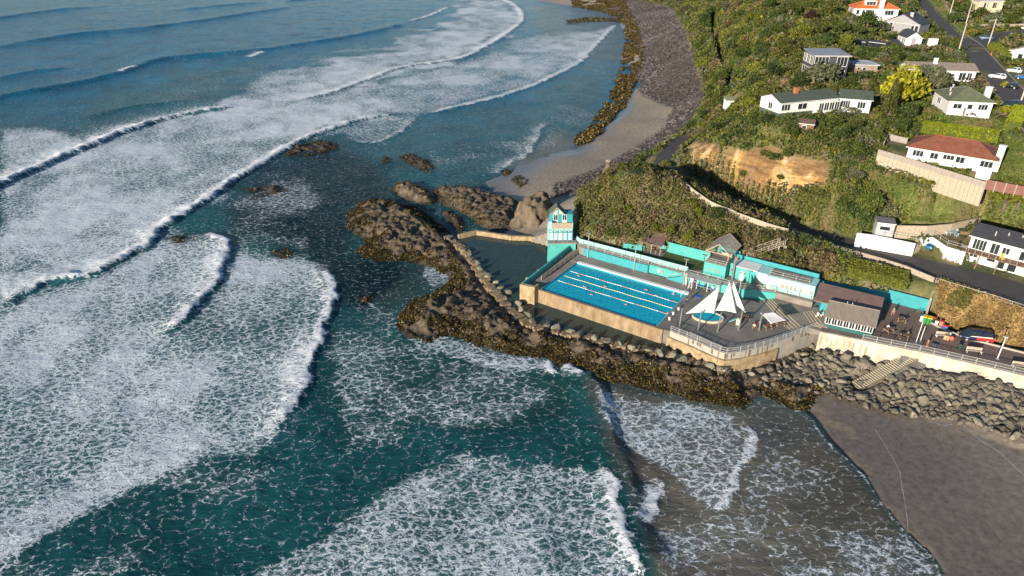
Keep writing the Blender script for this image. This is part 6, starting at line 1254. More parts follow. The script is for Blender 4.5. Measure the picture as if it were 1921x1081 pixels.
# thin swash lines left on the wet sand
FOAM = mat('foam_line', (.34, .35, .36), .8, .2, 2)
for pts, wd in (([(1798, 790), (1815, 808), (1843, 829), (1858, 840), (1876, 851), (1900, 873), (1935, 905)], .09), ([(1640, 805), (1662, 838), (1685, 880), (1690, 905), (1700, 960), (1703, 995)], .045), ([(1728, 770), (1745, 790), (1770, 799), (1786, 797)], .07)):
    W = smooth_line([G(*p) for p in pts], 6); W[:, 2] = Hz(W[:, 0], W[:, 1]); n_ = len(W); ribbon('foam_line', W, wd * (.6 + .8 * np.abs(np.sin(np.arange(n_) * 1.3))), FOAM, .012)
# ================================================================== PLANTS
PXg, PYg = project(TX, TY, TZ)
veg = m_land * (1 - m_lawn * .97) * (1 - np.clip(m_cliff * 1.6, 0, 1)) * (1 - m_dry) * (TZ > 3.6)
for W, h in ((w_road, None), (w_a, 5.2), (w_b, 4.8), (w_cp, 1.3)):
    d, sgn, par = pldist(TX, TY, W[:, :2]); hh = np.interp(par, np.linspace(0, 1, len(ROADW)), ROADW) + .6 if h is None else h; veg = veg * (d > hh) * (1 if h is not None else ~((sgn > 0) & (d < hh + 3.5) & (par > .14)))
for P in FP: veg = veg * (psd(TX, TY, P) < 0)
for P, z in (([(1612, 438), (1718, 457), (1729, 447), (1750, 446), (1777, 464), (1811, 472), (1817, 440), (1838, 416), (1790, 424), (1700, 424), (1640, 424)], 12.2), ([(1805, 494), (1770, 482), (1722, 468), (1730, 450), (1752, 447), (1777, 465), (1812, 474), (1822, 440), (2000, 480), (2000, 560)], 9.75), ([(1724, 466), (1770, 482), (1812, 496), (2000, 556), (2000, 600), (1800, 535), (1716, 500), (1712, 478)], 9.7), ([(1690, 300), (1660, 290), (1648, 280), (1665, 262), (1710, 262), (1700, 296)], 24.0), ([(1875, 150), (1890, 180), (1915, 215), (1990, 215), (1930, 120)], 28)):
    veg = veg * (psd(TX, TY, poly2(P, z)) < .3)
BATH = [Wp(*q)[:2] for q in [(-7.8, -4), (-5, -7.6), (-3, -6.5), (6.4, -7.2), (6.4, -9.2), (10.6, -11), (10.6, -13.6), (25, -13.7), (30, -13.4), (46.3, -13.2), (46.6, -14.6), (58.4, -18.6), (65.8, -18.4), (66, 20), (-8, 20)]]
veg = veg * (psd(TX, TY, BATH) < -.1)
for L_ in (PWL, [V(*q) for q in [(1270, 350, 16.0), (1300, 373, 14.2), (1330, 389, 13.0), (1370, 403, 12.3), (1420, 422, 11.9), (1477, 438.5, 11.3)]]): veg = veg * (pldist(TX, TY, [q[:2] for q in L_])[0] > 1.1)
vegb = veg.copy()
for _ in range(2):
    vegb = sum(np.roll(np.roll(vegb, i, 0), j, 1) for i in (-2, -1, 0, 1, 2) for j in (-2, -1, 0, 1, 2)) / 25
vegb = np.where(vegb > .88, veg, 0)
dist = np.hypot(TX, TY); area = np.gradient(gy)[:, None] * (gx[1] - gx[0])
vis = (PXg > 1000) & (PXg < 2060) & (PYg > -90) & (PYg < 700)
gyy, gxx = np.gradient(TZ); gxx = gxx / (gx[1] - gx[0]); gyy = gyy / np.gradient(gy)[:, None]; SLOPE = np.sqrt(1 + gxx ** 2 + gyy ** 2).clip(1, 4)
def sample(mask, n, pw=1.5, seed=1):
    r = np.random.RandomState(seed); p = (mask * area * vis * SLOPE ** 1.5 * (150 / dist) ** pw).ravel(); k = r.choice(p.size, n, p=p / p.sum())
    iy, ix = np.unravel_index(k, TX.shape); x = TX[iy, ix] + r.uniform(-.5, .5, n) * (gx[1] - gx[0]); y = TY[iy, ix] + r.uniform(-.5, .5, n) * np.gradient(gy)[iy]
    return x, y, r
PAL = np.array([(.120, .135, .030), (.185, .185, .036), (.062, .088, .022), (.22, .165, .078), (.165, .170, .085), (.095, .125, .026), (.150, .125, .058)])
x, y, r = sample(veg, 330000, 1.6, 3)
d1, h1 = cell(x, y, 2.3, 5); d2, h2 = cell(x, y, 5.5, 9); big_ = h2 > .55
dome = np.sqrt(np.clip(1 - (d1 / .72) ** 2, 0, 1)) * (.25 + 1.5 * h1 ** 1.5); dome2 = np.where(big_, np.sqrt(np.clip(1 - (d2 / .62) ** 2, 0, 1)) * (1.0 + 2.0 * (h2 - .55)), 0)
top = np.maximum(dome, dome2); z = Hz(x, y) + top * (1 - .55 * r.rand(len(x)) ** 2) + r.uniform(-.05, .25, len(x))
pxx, pyy = project(x, y, z); green = sstep(420, 200, pyy) * .5 + .5 * (fbm(x * .06, y * .06, 15, 3) > .5)
ixx = np.clip(((x - gx[0]) / (gx[1] - gx[0])).astype(int), 0, NXT - 1); iyy = np.clip((np.log(y / 48) / math.log(900 / 48) * (NYT - 1)).astype(int), 0, NYT - 1); st_ = SLOPE[iyy, ixx]; push = top * (1 - 1 / st_) * .9; gl = np.hypot(gxx, gyy)[iyy, ixx] + 1e-6
x = x - gxx[iyy, ixx] / gl * push; y = y - gyy[iyy, ixx] / gl * push
hh = np.where(dome2 > dome, (h2 - .55) / .45, _h(np.floor(h1 * 9999), np.floor(h1 * 777), 3))
idx = np.where(hh < .30, 0, np.where(hh < .45, 1, np.where(hh < .62, 2, np.where(hh < .76, 3, np.where(hh < .86, 4, np.where(hh < .94, 5, 6))))))
mound = (pxx > 1085) & (pxx < 1500) & (pyy > 312) & (pyy < 505); u_ = r.rand(len(x)); idx = np.where(mound & (idx == 2), 0, idx); idx = np.where(mound & (u_ < .30), 6, np.where(mound & (u_ > .80), 3, idx))
idx = np.where(~mound & (green > .6) & ((idx == 3) | (idx == 6)), 5, idx)
cols = PAL[idx] * (1 + .28 * r.normal(size=(len(x), 1))).clip(.4, 1.8) * (1 + .07 * r.normal(size=(len(x), 3)))
sz = .40 * (np.hypot(x, y) / 150) ** .8 * r.uniform(.6, 1.3, len(x))
tag(link('hillside_scrub', leafcloud('hillside_scrub', np.stack([x, y, z], 1), sz, cols.clip(.004, 1), M_LEAF, .15, 1.5, 8)), 'low mixed scrub covering the headland and hillside', 'scrub', kind='stuff')
x, y, r = sample(m_dry * (TZ > 5.0), 30000, 1, 4); z = Hz(x, y) + r.uniform(0, .55, len(x)) * (.5 + fbm(x * .5, y * .5, 3, 3)); gc = fbm(x * .3, y * .3, 8, 3)
cols = np.where((gc > .6)[:, None], np.array((.20, .185, .055)), np.where((gc > .45)[:, None], np.array((.50, .35, .15)), np.array((.36, .245, .10)))) * (1 + .3 * r.normal(size=(len(x), 1))).clip(.4, 1.7)
tag(link('dry_grass', leafcloud('dry_grass', np.stack([x, y, z], 1), r.uniform(.18, .42, len(x)), cols, M_LEAF, -.1, 2.4, 9)), 'dry tan grass covering the bank above the promenade', 'grass', kind='stuff')
x, y, r = sample(m_lawn * (veg < 2) * (TZ > 8), 60000, 1.4, 5); z = Hz(x, y) + r.uniform(0, .12, len(x)); cc = fbm(x * .2, y * .2, 4, 3)
cols = np.where((cc > .56)[:, None], np.array((.21, .185, .07)), np.array((.125, .165, .035))) * (1 + .22 * r.normal(size=(len(x), 1))).clip(.5, 1.6)
tag(link('lawn_grass', leafcloud('lawn_grass', np.stack([x, y, z], 1), r.uniform(.14, .34, len(x)), cols, M_LEAF, .3, 1.6, 10)), 'short mown grass of the gardens and verge', 'grass', kind='stuff')
# ---- crowns
def crown(kind, n, pal, seed, leaf=.13):
    r = np.random.RandomState(seed); L = []
    if kind == 'cone':
        t = r.rand(n) ** .8; a = r.uniform(0, 6.283, n); rad = (1 - t) ** .7 * .55 * (1 + .25 * np.sin(5 * a + 9 * t)) * r.uniform(.6, 1.05, n) + .03; P = np.stack([rad * np.cos(a), rad * np.sin(a), .1 + t * 2.3], 1); lob = r.randint(0, 9, n)
    else:
        k = {'round': 14, 'shrub': 6, 'spread': 20, 'flax': 9}[kind]; fl = {'round': .95, 'shrub': .8, 'spread': .55, 'flax': .7}[kind]
        cs = r.normal(size=(k, 3)); cs /= np.linalg.norm(cs, axis=1)[:, None]; cs *= r.uniform(.25, .72, (k, 1)); cs[:, 2] = np.abs(cs[:, 2]) * fl + (.35 if kind != 'spread' else .5)
        rr2 = r.uniform(.26, .46, k); lob = r.randint(0, k, n); u = r.normal(size=(n, 3)); u /= np.linalg.norm(u, axis=1)[:, None]
        P = cs[lob] + u * rr2[lob][:, None] * (r.uniform(.6, 1.06, (n, 1))) * np.array([1, 1, .8]); P[:, 2] = np.maximum(P[:, 2], .02)
    pal = np.array(pal); lt = r.rand(40)
    c = pal[0] * (1 - lt[lob])[:, None] + pal[1] * lt[lob][:, None]; c = c * (1 + .25 * r.normal(size=(n, 1))).clip(.45, 1.7)
    s = leaf * r.uniform(.6, 1.35, n)
    return leafcloud('crown', P, s, c.clip(.004, 1), M_LEAF, .1 if kind != 'flax' else -.8, 1.5 if kind != 'flax' else 4, seed)
DG = ((.050, .078, .020), (.090, .125, .030)); OL = ((.105, .120, .028), (.165, .170, .040)); YG = ((.155, .175, .026), (.235, .245, .034)); GG = ((.125, .145, .070), (.215, .225, .130)); BR = ((.150, .110, .052), (.230, .175, .085)); YE = ((.25, .24, .016), (.40, .375, .028)); MG = ((.075, .105, .022), (.130, .155, .030))
KS = [('dark green shrub', [crown('shrub', 520, DG, 100 + i) for i in range(2)], 'leafy dark green shrub in the hillside scrub', 'dark green hillside shrubs', 75),
      ('olive shrub', [crown('shrub', 520, OL, 110 + i) for i in range(2)], 'olive green shrub in the hillside scrub', 'olive hillside shrubs', 85),
      ('bright shrub', [crown('shrub', 520, YG, 120 + i) for i in range(2)], 'bright yellow green shrub in the hillside scrub', 'bright hillside shrubs', 65),
      ('grey shrub', [crown('shrub', 480, GG, 130 + i) for i in range(2)], 'pale grey green shrub in the hillside scrub', 'grey green hillside shrubs', 40),
      ('dry shrub', [crown('shrub', 420, BR, 140 + i) for i in range(2)], 'brown dry shrub in the hillside scrub', 'dry brown hillside shrubs', 20)]
for j, (nm, ms, lab, grp, n) in enumerate(KS):
    x, y, r = sample(vegb * (fbm(TX * .05, TY * .05, 60 + j, 3) > .42), n, 1.2, 70 + j)
    for i in range(n):
        o = bpy.data.objects.new('shrub', ms[i % 2]); C.objects.link(o); s = r.uniform(.9, 2.1) * (1.15 if y[i] > 190 else .8) * (1.2 if j in (0, 1) else 1)
        o.location = (x[i], y[i], float(Hz(x[i], y[i])) - .1); o.scale = (s * r.uniform(.9, 1.3), s * r.uniform(.9, 1.3), s * r.uniform(.7, 1.1)); o.rotation_euler = (0, 0, r.uniform(0, 6.28)); tag(o, lab, 'shrub', grp)
# the many further bushes of the slope, one mass
bl = []; 
def bake_far(n):
    x, y, r = sample(vegb * (fbm(TX * .05, TY * .05, 99, 3) > .38), n, .9, 170); V_ = []; T_ = []
    for i in range(n):
        k = r.choice(5, p=[.30, .30, .22, .12, .06]); me = KS[k][1][i % 2]; nv = len(me.vertices); co = np.empty(nv * 3, np.float32); me.vertices.foreach_get('co', co); co = co.reshape(-1, 3)
        tc_ = np.empty(nv * 4, np.float32); me.attributes['tint'].data.foreach_get('color', tc_); a = r.uniform(0, 6.28); s = r.uniform(1.0, 2.9) * (1.3 if y[i] > 185 else .65); c, sn_ = math.cos(a), math.sin(a)
        V_.append(np.stack([(co[:, 0] * c - co[:, 1] * sn_) * s + x[i], (co[:, 0] * sn_ + co[:, 1] * c) * s + y[i], co[:, 2] * s * r.uniform(.7, 1.1) + float(Hz(x[i], y[i])) - .1], 1)); T_.append(tc_.reshape(-1, 4) * np.array([*[r.uniform(.75, 1.3)] * 3, 1]))
    V_ = np.vstack(V_); T_ = np.vstack(T_); tag(link('hillside_bushes', npmesh('hillside_bushes', V_, np.arange(len(V_)).reshape(-1, 4), M_LEAF, {'tint': ('POINT', 'FLOAT_COLOR', T_)}, smooth=False)), 'mass of mixed bushes covering the hillside', 'bushes', kind='stuff')
bake_far(700)
BARK = mat('bark', (.16, .125, .09), .9, .2, 3)
CACHE = {}
def tree(px, py, rad, kind, pal, label, name='tree', hz=1.0, n=1800, group=None, trunk=None, seed=None):
    p = G(px, py); key = (kind, tuple(pal[0]), n, (seed or 0) % 3)
    if key not in CACHE: CACHE[key] = crown(kind, n, pal, 200 + len(CACHE), .105 if n > 1000 else .13)
    t = thing(name, label, 'tree' if 'tree' in name or name in ('conifer',) else 'shrub', (p[0], p[1], p[2] - .1), rnd.uniform(0, 6.28), group); th = trunk if trunk is not None else rad * .35
    o = bpy.data.objects.new('crown', CACHE[key]); C.objects.link(o); o.parent = t; o.location = (0, 0, th * .6); o.scale = (rad, rad, rad * hz)
    mb = MB(); mb.tube([(0, 0, -.3), (.05 * rad, 0, th), (.12 * rad, .05 * rad, th + rad * hz * .6)], [.09 * rad, .07 * rad, .03 * rad], 7)
    for a in (0.3, 2.2, 4.2): mb.tube([(.03 * rad, 0, th * .8), (.45 * rad * math.cos(a), .45 * rad * math.sin(a), th + rad * hz * .45)], [.05 * rad, .02 * rad], 6)
    part('trunk', mb, BARK, t, True); return t
T = tree
T(1684, 198, 6.8, 'round', YE, 'bright yellow green rounded tree beside the long white bungalow', hz=1.15, n=2600)
T(1664, 222, 3.0, 'cone', OL, 'tall olive conifer at the right end of the long white bungalow', 'conifer', 1.3, 1800, trunk=.6)
T(1700, 228, 3.4, 'round', DG, 'dark green rounded tree behind the red roofed bungalow yard', hz=1.0); T(1672, 252, 3.2, 'round', MG, 'mid green tree left of the yard of the red roofed bungalow', hz=.9); T(1690, 250, 2.8, 'round', DG, 'dense dark bush at the corner of the yellow green hedge', hz=.9)
T(1745, 178, 5.0, 'spread', GG, 'large grey green tree between the taupe roof and the yellow tree', hz=1.25, n=2600, trunk=1.6); T(1722, 150, 3.4, 'round', MG, 'green tree touching the left gable of the taupe roofed bungalow', hz=.95); T(1655, 170, 4.2, 'round', MG, 'mid green tree left of the yellow tree', hz=.9)
T(1541, 166, 5.8, 'spread', GG, 'large pale grey green domed tree in front of the dark two storey house', hz=1.0, n=3000, trunk=.9); T(1587, 168, 2.8, 'round', MG, 'rounded green bush right of the domed grey green tree', hz=.9)
T(1500, 170, 3.6, 'round', DG, 'dark green tree behind the red brick chimney', hz=1.0); T(1440, 190, 3.6, 'round', OL, 'olive tree at the left end of the long white bungalow', hz=1.0); T(1418, 190, 3.4, 'round', OL, 'olive tree right of the tiny white hut', hz=1.1); T(1402, 208, 3.0, 'round', YG, 'yellow green tree below the tiny white hut', hz=1.0)
for i, (px, pal) in enumerate(zip(range(1612, 1795, 20), (DG, DG, GG, MG, GG, MG, GG, DG, GG, GG))): T(px, 113 + (i % 2) * 2, 2.6, 'round', pal, ['first dark bush at the left end of the row above the taupe roof', 'second dark bush in the row above the taupe roof', 'pale bush third from the left in the row above the taupe roof', 'green bush fourth from the left in the row above the taupe roof', 'pale bush below the left corner of the white gabled house', 'green bush in the row below the white gabled house', 'pale bush in the row below the tall white chimney', 'dark bush in the row below the tall white chimney', 'pale bush second from the right end of the row above the taupe roof', 'pale bush at the right end of the row above the taupe roof'][i], 'bush', .85, 900, 'row of bushes above the taupe roof', .3)
T(1876, 412, 4.8, 'spread', YG, 'spreading bright green tree with pale limbs above the beach house', hz=1.1, n=2600, trunk=2.2); T(1905, 400, 4.0, 'spread', YG, 'bright green tree at the right edge above the beach house', hz=1.1, n=2000, trunk=1.8)
T(1622, 402, 3.8, 'round', MG, 'dense rounded green tree left of the grassy slope', hz=1.05, n=2200, trunk=.8); T(1600, 428, 3.4, 'round', DG, 'dark green tree beside the cabin wall', hz=1.0); T(1583, 395, 2.4, 'round', MG, 'smaller green tree at the right end of the orange cliff', hz=1.0); T(1610, 340, 2.2, 'round', GG, 'grey green bush right of the orange cliff', 'bush', .8)
for i, (px, py, pal, rd) in enumerate([(1790, 40, DG, 4.2), (1808, 22, MG, 4.4), (1838, 34, MG, 4.2), (1862, 44, GG, 4.6), (1898, 44, MG, 3.6), (1830, 12, DG, 4.0), (1915, 30, MG, 4.2)]): T(px, py + 6, rd, 'round', pal, ['dark tree on the bank left of the power poles', 'green tree at the top edge between the power poles', 'green tree left of the pale garden wall', 'grey green tree in front of the verandah house', 'green tree right of the verandah house', 'dark tree left of the verandah house', 'green tree at the top right corner'][i], hz=.95, n=1300)
T(1724, 42, 4.0, 'round', GG, 'pale round tree beside the street right of the grey gabled house', hz=.8); T(1738, 60, 3.0, 'round', MG, 'green tree on the street side of the white gabled house', hz=.8); T(1762, 88, 3.2, 'round', OL, 'olive bush at the street corner', 'bush', .7); T(1790, 92, 2.0, 'flax', OL, 'spiky olive cabbage tree on the street corner', hz=1.5, n=500, trunk=1.5); T(1822, 66, 2.2, 'flax', ((.22, .15, .03), (.36, .26, .04)), 'spiky yellow flax on the grass verge', 'bush', .9, 600)
T(1626, 52, 4.6, 'round', DG, 'dark green tree below the orange roofed house', hz=.9); T(1608, 66, 3.4, 'round', MG, 'green tree left of the black garden cage', hz=.8); T(1650, 64, 3.4, 'spread', GG, 'grey green tree in front of the grey gabled house', hz=1.1); T(1676, 100, 1.8, 'round', MG, 'small green tree against the orange brick wall', hz=1.0)
T(1520, 40, 3.2, 'round', ((.05, .025, .018), (.085, .042, .03)), 'dark purple brown shrub on the upper slope', 'bush', .8); T(1552, 26, 4.2, 'round', OL, 'olive tree on the upper slope left of the orange roof', hz=.9); T(1480, 30, 4.6, 'round', MG, 'green tree on the upper slope near the top edge', hz=.9); T(1440, 20, 4.4, 'round', DG, 'dark green tree at the top edge of the slope', hz=.9); T(1400, 70, 4.2, 'round', MG, 'green tree on the slope above the coastal track', hz=.8); T(1320, 45, 4.0, 'round', DG, 'dark rounded bush near the boulder beach', 'bush', .8); T(1360, 20, 4.6, 'round', GG, 'pale grey bush at the top of the coastal track', 'bush', .7)
T(1310, 405, 1.7, 'round', YG, 'bright green bush near the fence on the headland', 'bush', .9); T(1345, 412, 2.4, 'round', DG, 'dark rounded bush beside the headland fence', 'bush', .75); T(1195, 330, 2.6, 'round', ((.05, .07, .03), (.09, .105, .05)), 'blue green bush on the crest of the headland', 'bush', .6); T(1170, 322, 2.2, 'round', MG, 'green bush beside the stone chimney', 'bush', .6); T(1150, 455, 1.8, 'round', MG, 'green bush above the pale parapet near the tower', 'bush', 1.0); T(1290, 458, 1.7, 'round', YG, 'yellow green bush above the turf terrace wall', 'bush', 1.2); T(1255, 440, 1.6, 'round', YG, 'yellow green bush above the picnic shelter', 'bush', 1.1); T(1245, 315, 2.0, 'round', YG, 'green bush beside the path where it turns to the beach', 'bush', .8)
T(1885, 215, 2.0, 'round', YE, 'yellow green bush beside the dark blue van', 'bush', .8); T(1823, 216, 1.6, 'round', OL, 'olive bush against the front of the olive roofed bungalow', 'bush', .8); T(1884, 165, 1.6, 'round', YE, 'small yellow bush beside the tall white chimney', 'bush', .8); T(1790, 148, 1.5, 'round', OL, 'olive bush at the front of the taupe roofed bungalow', 'bush', 1.2); T(1900, 360, 2.4, 'round', MG, 'green shrub below the red brown paling fence', 'bush', .8)
for px, py, pal, rd in ((1392, 334, OL, 1.6), (1452, 306, DG, 2.0), (1478, 298, MG, 2.2), (1436, 300, OL, 1.8), (1462, 338, MG, 1.2)): T(px, py, rd, 'round', pal, {1392: 'olive bush growing in the middle of the orange cliff face', 1452: 'dark bush hanging over the upper edge of the orange cliff', 1478: 'green bush at the upper right of the orange cliff', 1436: 'olive bush left of the dark bush on the cliff edge', 1462: 'small green bush low on the orange cliff face'}[px], 'bush', .9, 700)
HT = [(1345, 25), (1388, 28), (1425, 52), (1462, 62), (1500, 72), (1395, 108), (1432, 96), (1470, 100), (1498, 118), (1415, 138), (1452, 142), (1385, 145), (1390, 182), (1352, 150), (1346, 232), (1378, 226), (1410, 234), (1535, 62), (1572, 58), (1585, 84), (1545, 88), (1520, 15), (1340, 205), (1312, 88), (1318, 128), (1438, 232), (1560, 236), (1600, 240), (1640, 262), (1520, 246), (1580, 262), (1610, 290), (1650, 285), (1480, 255)]
for i, (px, py) in enumerate(HT):
    if veg[int(np.clip(np.log(G(px, py)[1] / 48) / math.log(900 / 48) * (NYT - 1), 0, NYT - 1)), int(np.clip((G(px, py)[0] - gx[0]) / (gx[1] - gx[0]), 0, NXT - 1))] > .3: T(px, py + 4, rnd.uniform(2.6, 4.2) * (.7 if py > 220 else 1), 'round', (DG, MG, OL, MG, YG)[i % 5], 'rounded bushy tree standing above the scrub on the hillside', hz=rnd.uniform(.8, 1.0), n=1500, group='rounded trees on the hillside', seed=i)
# ---- hedges
def hedge(pts, w, h, pal, label, zr=None):
    W = [G(*p) if zr is None else np.array(V(*p, zr)) for p in pts]; P = []; r = np.random.RandomState(len(label)); ax = []
    for a, b in zip(W[:-1], W[1:]):
        d = (b - a)[:2]; L = np.hypot(*d); d /= L; nn = np.array([-d[1], d[0]]); n = int(L * (w + 2 * h) * 34)
        u = r.rand(n) * L; s = r.rand(n) * (w + 2 * h); o = np.where(s < h, -w / 2, np.where(s > h + w, w / 2, s - h - w / 2)); zz = np.where(s < h, s, np.where(s > h + w, w + 2 * h - s, h))
        q = np.stack([a[0] + d[0] * u + nn[0] * o, a[1] + d[1] * u + nn[1] * o, a[2] + (b[2] - a[2]) * u / L + zz], 1); P.append(q + r.normal(size=q.shape) * .07)
    P = np.vstack(P); t = r.rand(len(P))[:, None]; c = (np.array(pal[0]) * (1 - t) + np.array(pal[1]) * t) * (1 + .2 * r.normal(size=t.shape)).clip(.5, 1.6); base = W[0]
    t_ = thing('hedge', label, 'hedge', tuple(base)); o = bpy.data.objects.new('foliage', leafcloud('foliage', P - base, r.uniform(.22, .42, len(P)), c, M_LEAF, .1, 1.4, 3)); C.objects.link(o); o.parent = t_
    mb = MB(); 
    for a, b in zip(W[:-1], W[1:]): mb.wall(a, b, (a[2] - .2, b[2] - .2), (a[2] + h - .15, b[2] + h - .15), w - .25)
    part('core', mb, mat('hedge_core', (.08, .10, .014), .95, .2, 3), t_)
LIME = ((.24, .28, .016), (.36, .40, .024))
hedge([(1728, 246), (1870, 266)], 2.4, 2.3, LIME, 'long clipped yellow green hedge behind the red roofed bungalow', 25.6); hedge([(1897, 246), (1910, 214)], 2.8, 2.2, LIME, 'short clipped yellow green hedge beside the driveway', 26.6); hedge([(1862, 92), (1884, 112)], 3.5, 1.8, YG, 'broad clipped hedge at the street corner in front of the cottage'); hedge([(1612, 98), (1660, 102)], 2.5, 1.4, DG, 'dark hedge below the small lawn')
hedge([(1590, 510), (1640, 518), (1700, 536)], 5.5, 1.6, YG, 'thick bright green hedge between the parapet and the courtyard wall'); hedge([(1600, 30), (1640, 32)], 2.0, 1.4, MG, 'clipped hedge in front of the orange roofed house')
# ================================================================== PEOPLE
def skinmesh(bones, root=0):
    """bones: verts [(xyz, radius)], edges. one continuous skin surface"""
    vs, es = bones; me = bpy.data.meshes.new('b'); me.from_pydata([v[0] for v in vs], es, []); o = bpy.data.objects.new('b', me); C.objects.link(o)
    md = o.modifiers.new('s', 'SKIN'); md.use_smooth_shade = True
    sv = me.skin_vertices[0].data if me.skin_vertices else None
    if sv is None: bpy.context.view_layer.objects.active = o
    for i, v in enumerate(vs): sv[i].radius = (v[1], v[1] * (v[2] if len(v) > 2 else 1)); sv[i].use_root = (i == root)
    o.modifiers.new('u', 'SUBSURF').levels = 1
    dg = bpy.context.evaluated_depsgraph_get(); r = bpy.data.meshes.new_from_object(o.evaluated_get(dg)); bpy.data.objects.remove(o); return r
def body(pose):
    """pose: 'stand' | 'walk' | 'sit' | 'swim' -> vertices with joint radii; z up, facing +Y"""
    st = pose in ('stand', 'walk'); vs = []; es = []; lab = []
    def a(p, r, l, par=None, q=1):
        vs.append((p, r, q)); lab.append(l)
        if par is not None: es.append((par, len(vs) - 1))
        return len(vs) - 1
    hz = .95 if st else .50
    pel = a((0, 0, hz), .13, 'low', None, .8); wa = a((0, 0, hz + .2), .125, 'top', pel, .75); ch = a((0, .02, hz + .42), .15, 'top', wa, .7); nk = a((0, .01, hz + .56), .055, 'skin', ch); hd = a((0, .03, hz + .68), .085, 'skin', nk, 1.05); a((0, .03, hz + .80), .075, 'hair', hd)
    a((0, .125, hz + .69), .018, 'skin', hd)
    for s in (-1, 1):
        sh = a((s * .19, 0, hz + .47), .06, 'top', ch); fw = .12 if pose == 'walk' else (.22 if pose == 'sit' else .03)
        el = a((s * .25, fw * s * .4 if pose == 'walk' else fw * .3, hz + .20), .045, 'top' if pose != 'swim' else 'skin', sh); wr = a((s * .24, fw * s if pose == 'walk' else fw + .05, hz - .02 + (.10 if pose == 'sit' else 0)), .030, 'skin', el)
        pm = a((s * .235, vs[wr][0][1] + .03, vs[wr][0][2] - .07), .034, 'skin', wr, .55)
        for k in range(4): f1 = a((s * (.215 + .014 * k), vs[pm][0][1] + .012, vs[pm][0][2] - .065 - .008 * (k in (1, 2))), .009, 'skin', pm); a((s * (.213 + .014 * k), vs[pm][0][1] + .03, vs[f1][0][2] - .035), .008, 'skin', f1)
        a((s * .20, vs[pm][0][1] + .035, vs[pm][0][2] - .035), .010, 'skin', pm)
        hp = a((s * .095, 0, hz - .06), .095, 'low', pel)
        if pose == 'sit': kn = a((s * .12, .45, .50), .065, 'low', hp); an = a((s * .12, .46, .08), .042, 'leg', kn); a((s * .12, .62, .04), .035, 'shoe', an)
        else:
            w = .24 * s if pose == 'walk' else 0; kn = a((s * .10, w * .6 + .02, .50), .062, 'low', hp); an = a((s * .10, w * 1.05 - .02, .08), .040, 'leg', kn); a((s * .10, w * 1.05 + .14, .035), .034, 'shoe', an)
    return vs, es, lab
BODIES = {}
def cloth(name, c): return mat('cloth_' + name, c, .8, .08, 8)
SKIN = mat('skin', (.52, .30, .21), .55, .05, 6); HAIR = mat('hair', (.05, .032, .02), .6, .1, 8)
def person(pose, loc, rz, top, low, leg, label, tilt=None, hair=HAIR, shoe=BLACK):
    if pose not in BODIES:
        vs, es, lab = body('stand' if pose == 'swim' else pose)
        if pose == 'swim':
            lab = ['skin' if l in ('top', 'leg', 'shoe') else l for l in lab]
        me = skinmesh((vs, es)); P = np.array([v[0] for v in vs]); 
        ci = ['skin', 'top', 'low', 'leg', 'shoe', 'hair']; fi = []
        for f in me.polygons: c = np.array(f.center[:]); fi.append(ci.index(lab[int(np.argmin(((P - c) ** 2).sum(1)))]))
        BODIES[pose] = (me, fi)
    me0, fi = BODIES[pose]; me = me0.copy(); me.materials.clear()
    for m in (SKIN, top, low, leg, shoe, hair): me.materials.append(m)
    me.polygons.foreach_set('material_index', fi); me.polygons.foreach_set('use_smooth', [True] * len(fi))
    t = thing('person', label, 'person', loc, rz); o = bpy.data.objects.new('body', me); C.objects.link(o); o.parent = t
    if tilt: o.rotation_euler = tilt; o.location = (0, 0, .0)
    hz = .95 if pose != 'sit' else .50; hb_ = MB().ell((0, .005, hz + .775), .098, .112, .085, 10, 6); h_ = part('hair', hb_, hair, None, True, True); h_.parent = o; return t
SW_ = [((1096, 520.7), 0), ((1124.7, 533.9), 3.14), ((1109, 541), .1), ((1099.5, 548.4), 3.0), ((1224.5, 546), .2), ((1219, 551.2), 3.2), ((1263, 552.7), 2.9), ((1186, 574.3), .1), ((1252, 589.5), 3.1)]
sl = ['swimmer in the far lane close to the tower end of the pool', 'swimmer beside the far lane rope in the left half of the pool', 'swimmer just seaward of the far lane rope in the left half of the pool', 'swimmer furthest left in the middle lanes of the pool', 'swimmer in the far lane in the right half of the pool', 'swimmer below another swimmer in the right half of the pool', 'swimmer resting at the far right corner of the pool', 'swimmer beside the nearest lane rope in the right half of the pool', 'swimmer at the pool end beside the white starting blocks']
capm = [cloth('cap_red', (.5, .05, .04)), HAIR, cloth('cap_white', (.7, .7, .68)), cloth('cap_blue', (.03, .1, .4))]
SUIT = cloth('swimsuit', (.03, .03, .06))
for i, ((px, py), a) in enumerate(SW_):
    p = V(px, py, 4.2); person('swim', (p[0], p[1], 4.13 if i not in (6, 8) else 2.95), RZ + math.pi / 2 + a if i not in (6, 8) else a, SUIT, SUIT, SKIN, sl[i], (R(-86), 0, 0) if i not in (6, 8) else None, capm[i % 4])
navy = cloth('navy', (.015, .02, .06)); grey = cloth('grey', (.22, .22, .20)); olive = cloth('olive', (.14, .11, .04)); red = cloth('red', (.5, .05, .05)); white = cloth('white', (.75, .74, .72)); blk = cloth('black', (.02, .02, .022)); jean = cloth('denim', (.06, .10, .20)); tl = cloth('teal', (.05, .42, .40)); pink = cloth('pink', (.55, .25, .22)); org_ = cloth('orange', (.6, .2, .05))
person('stand', tuple(V(1287, 568, 4.42)), 2.4, navy, navy, navy, 'person in navy standing on the pool deck at the far right pool corner')
person('walk', tuple(V(1674, 592, 5.2)), 2.0, grey, pink, SKIN, 'person in a grey top walking across the courtyard beside the cafe')
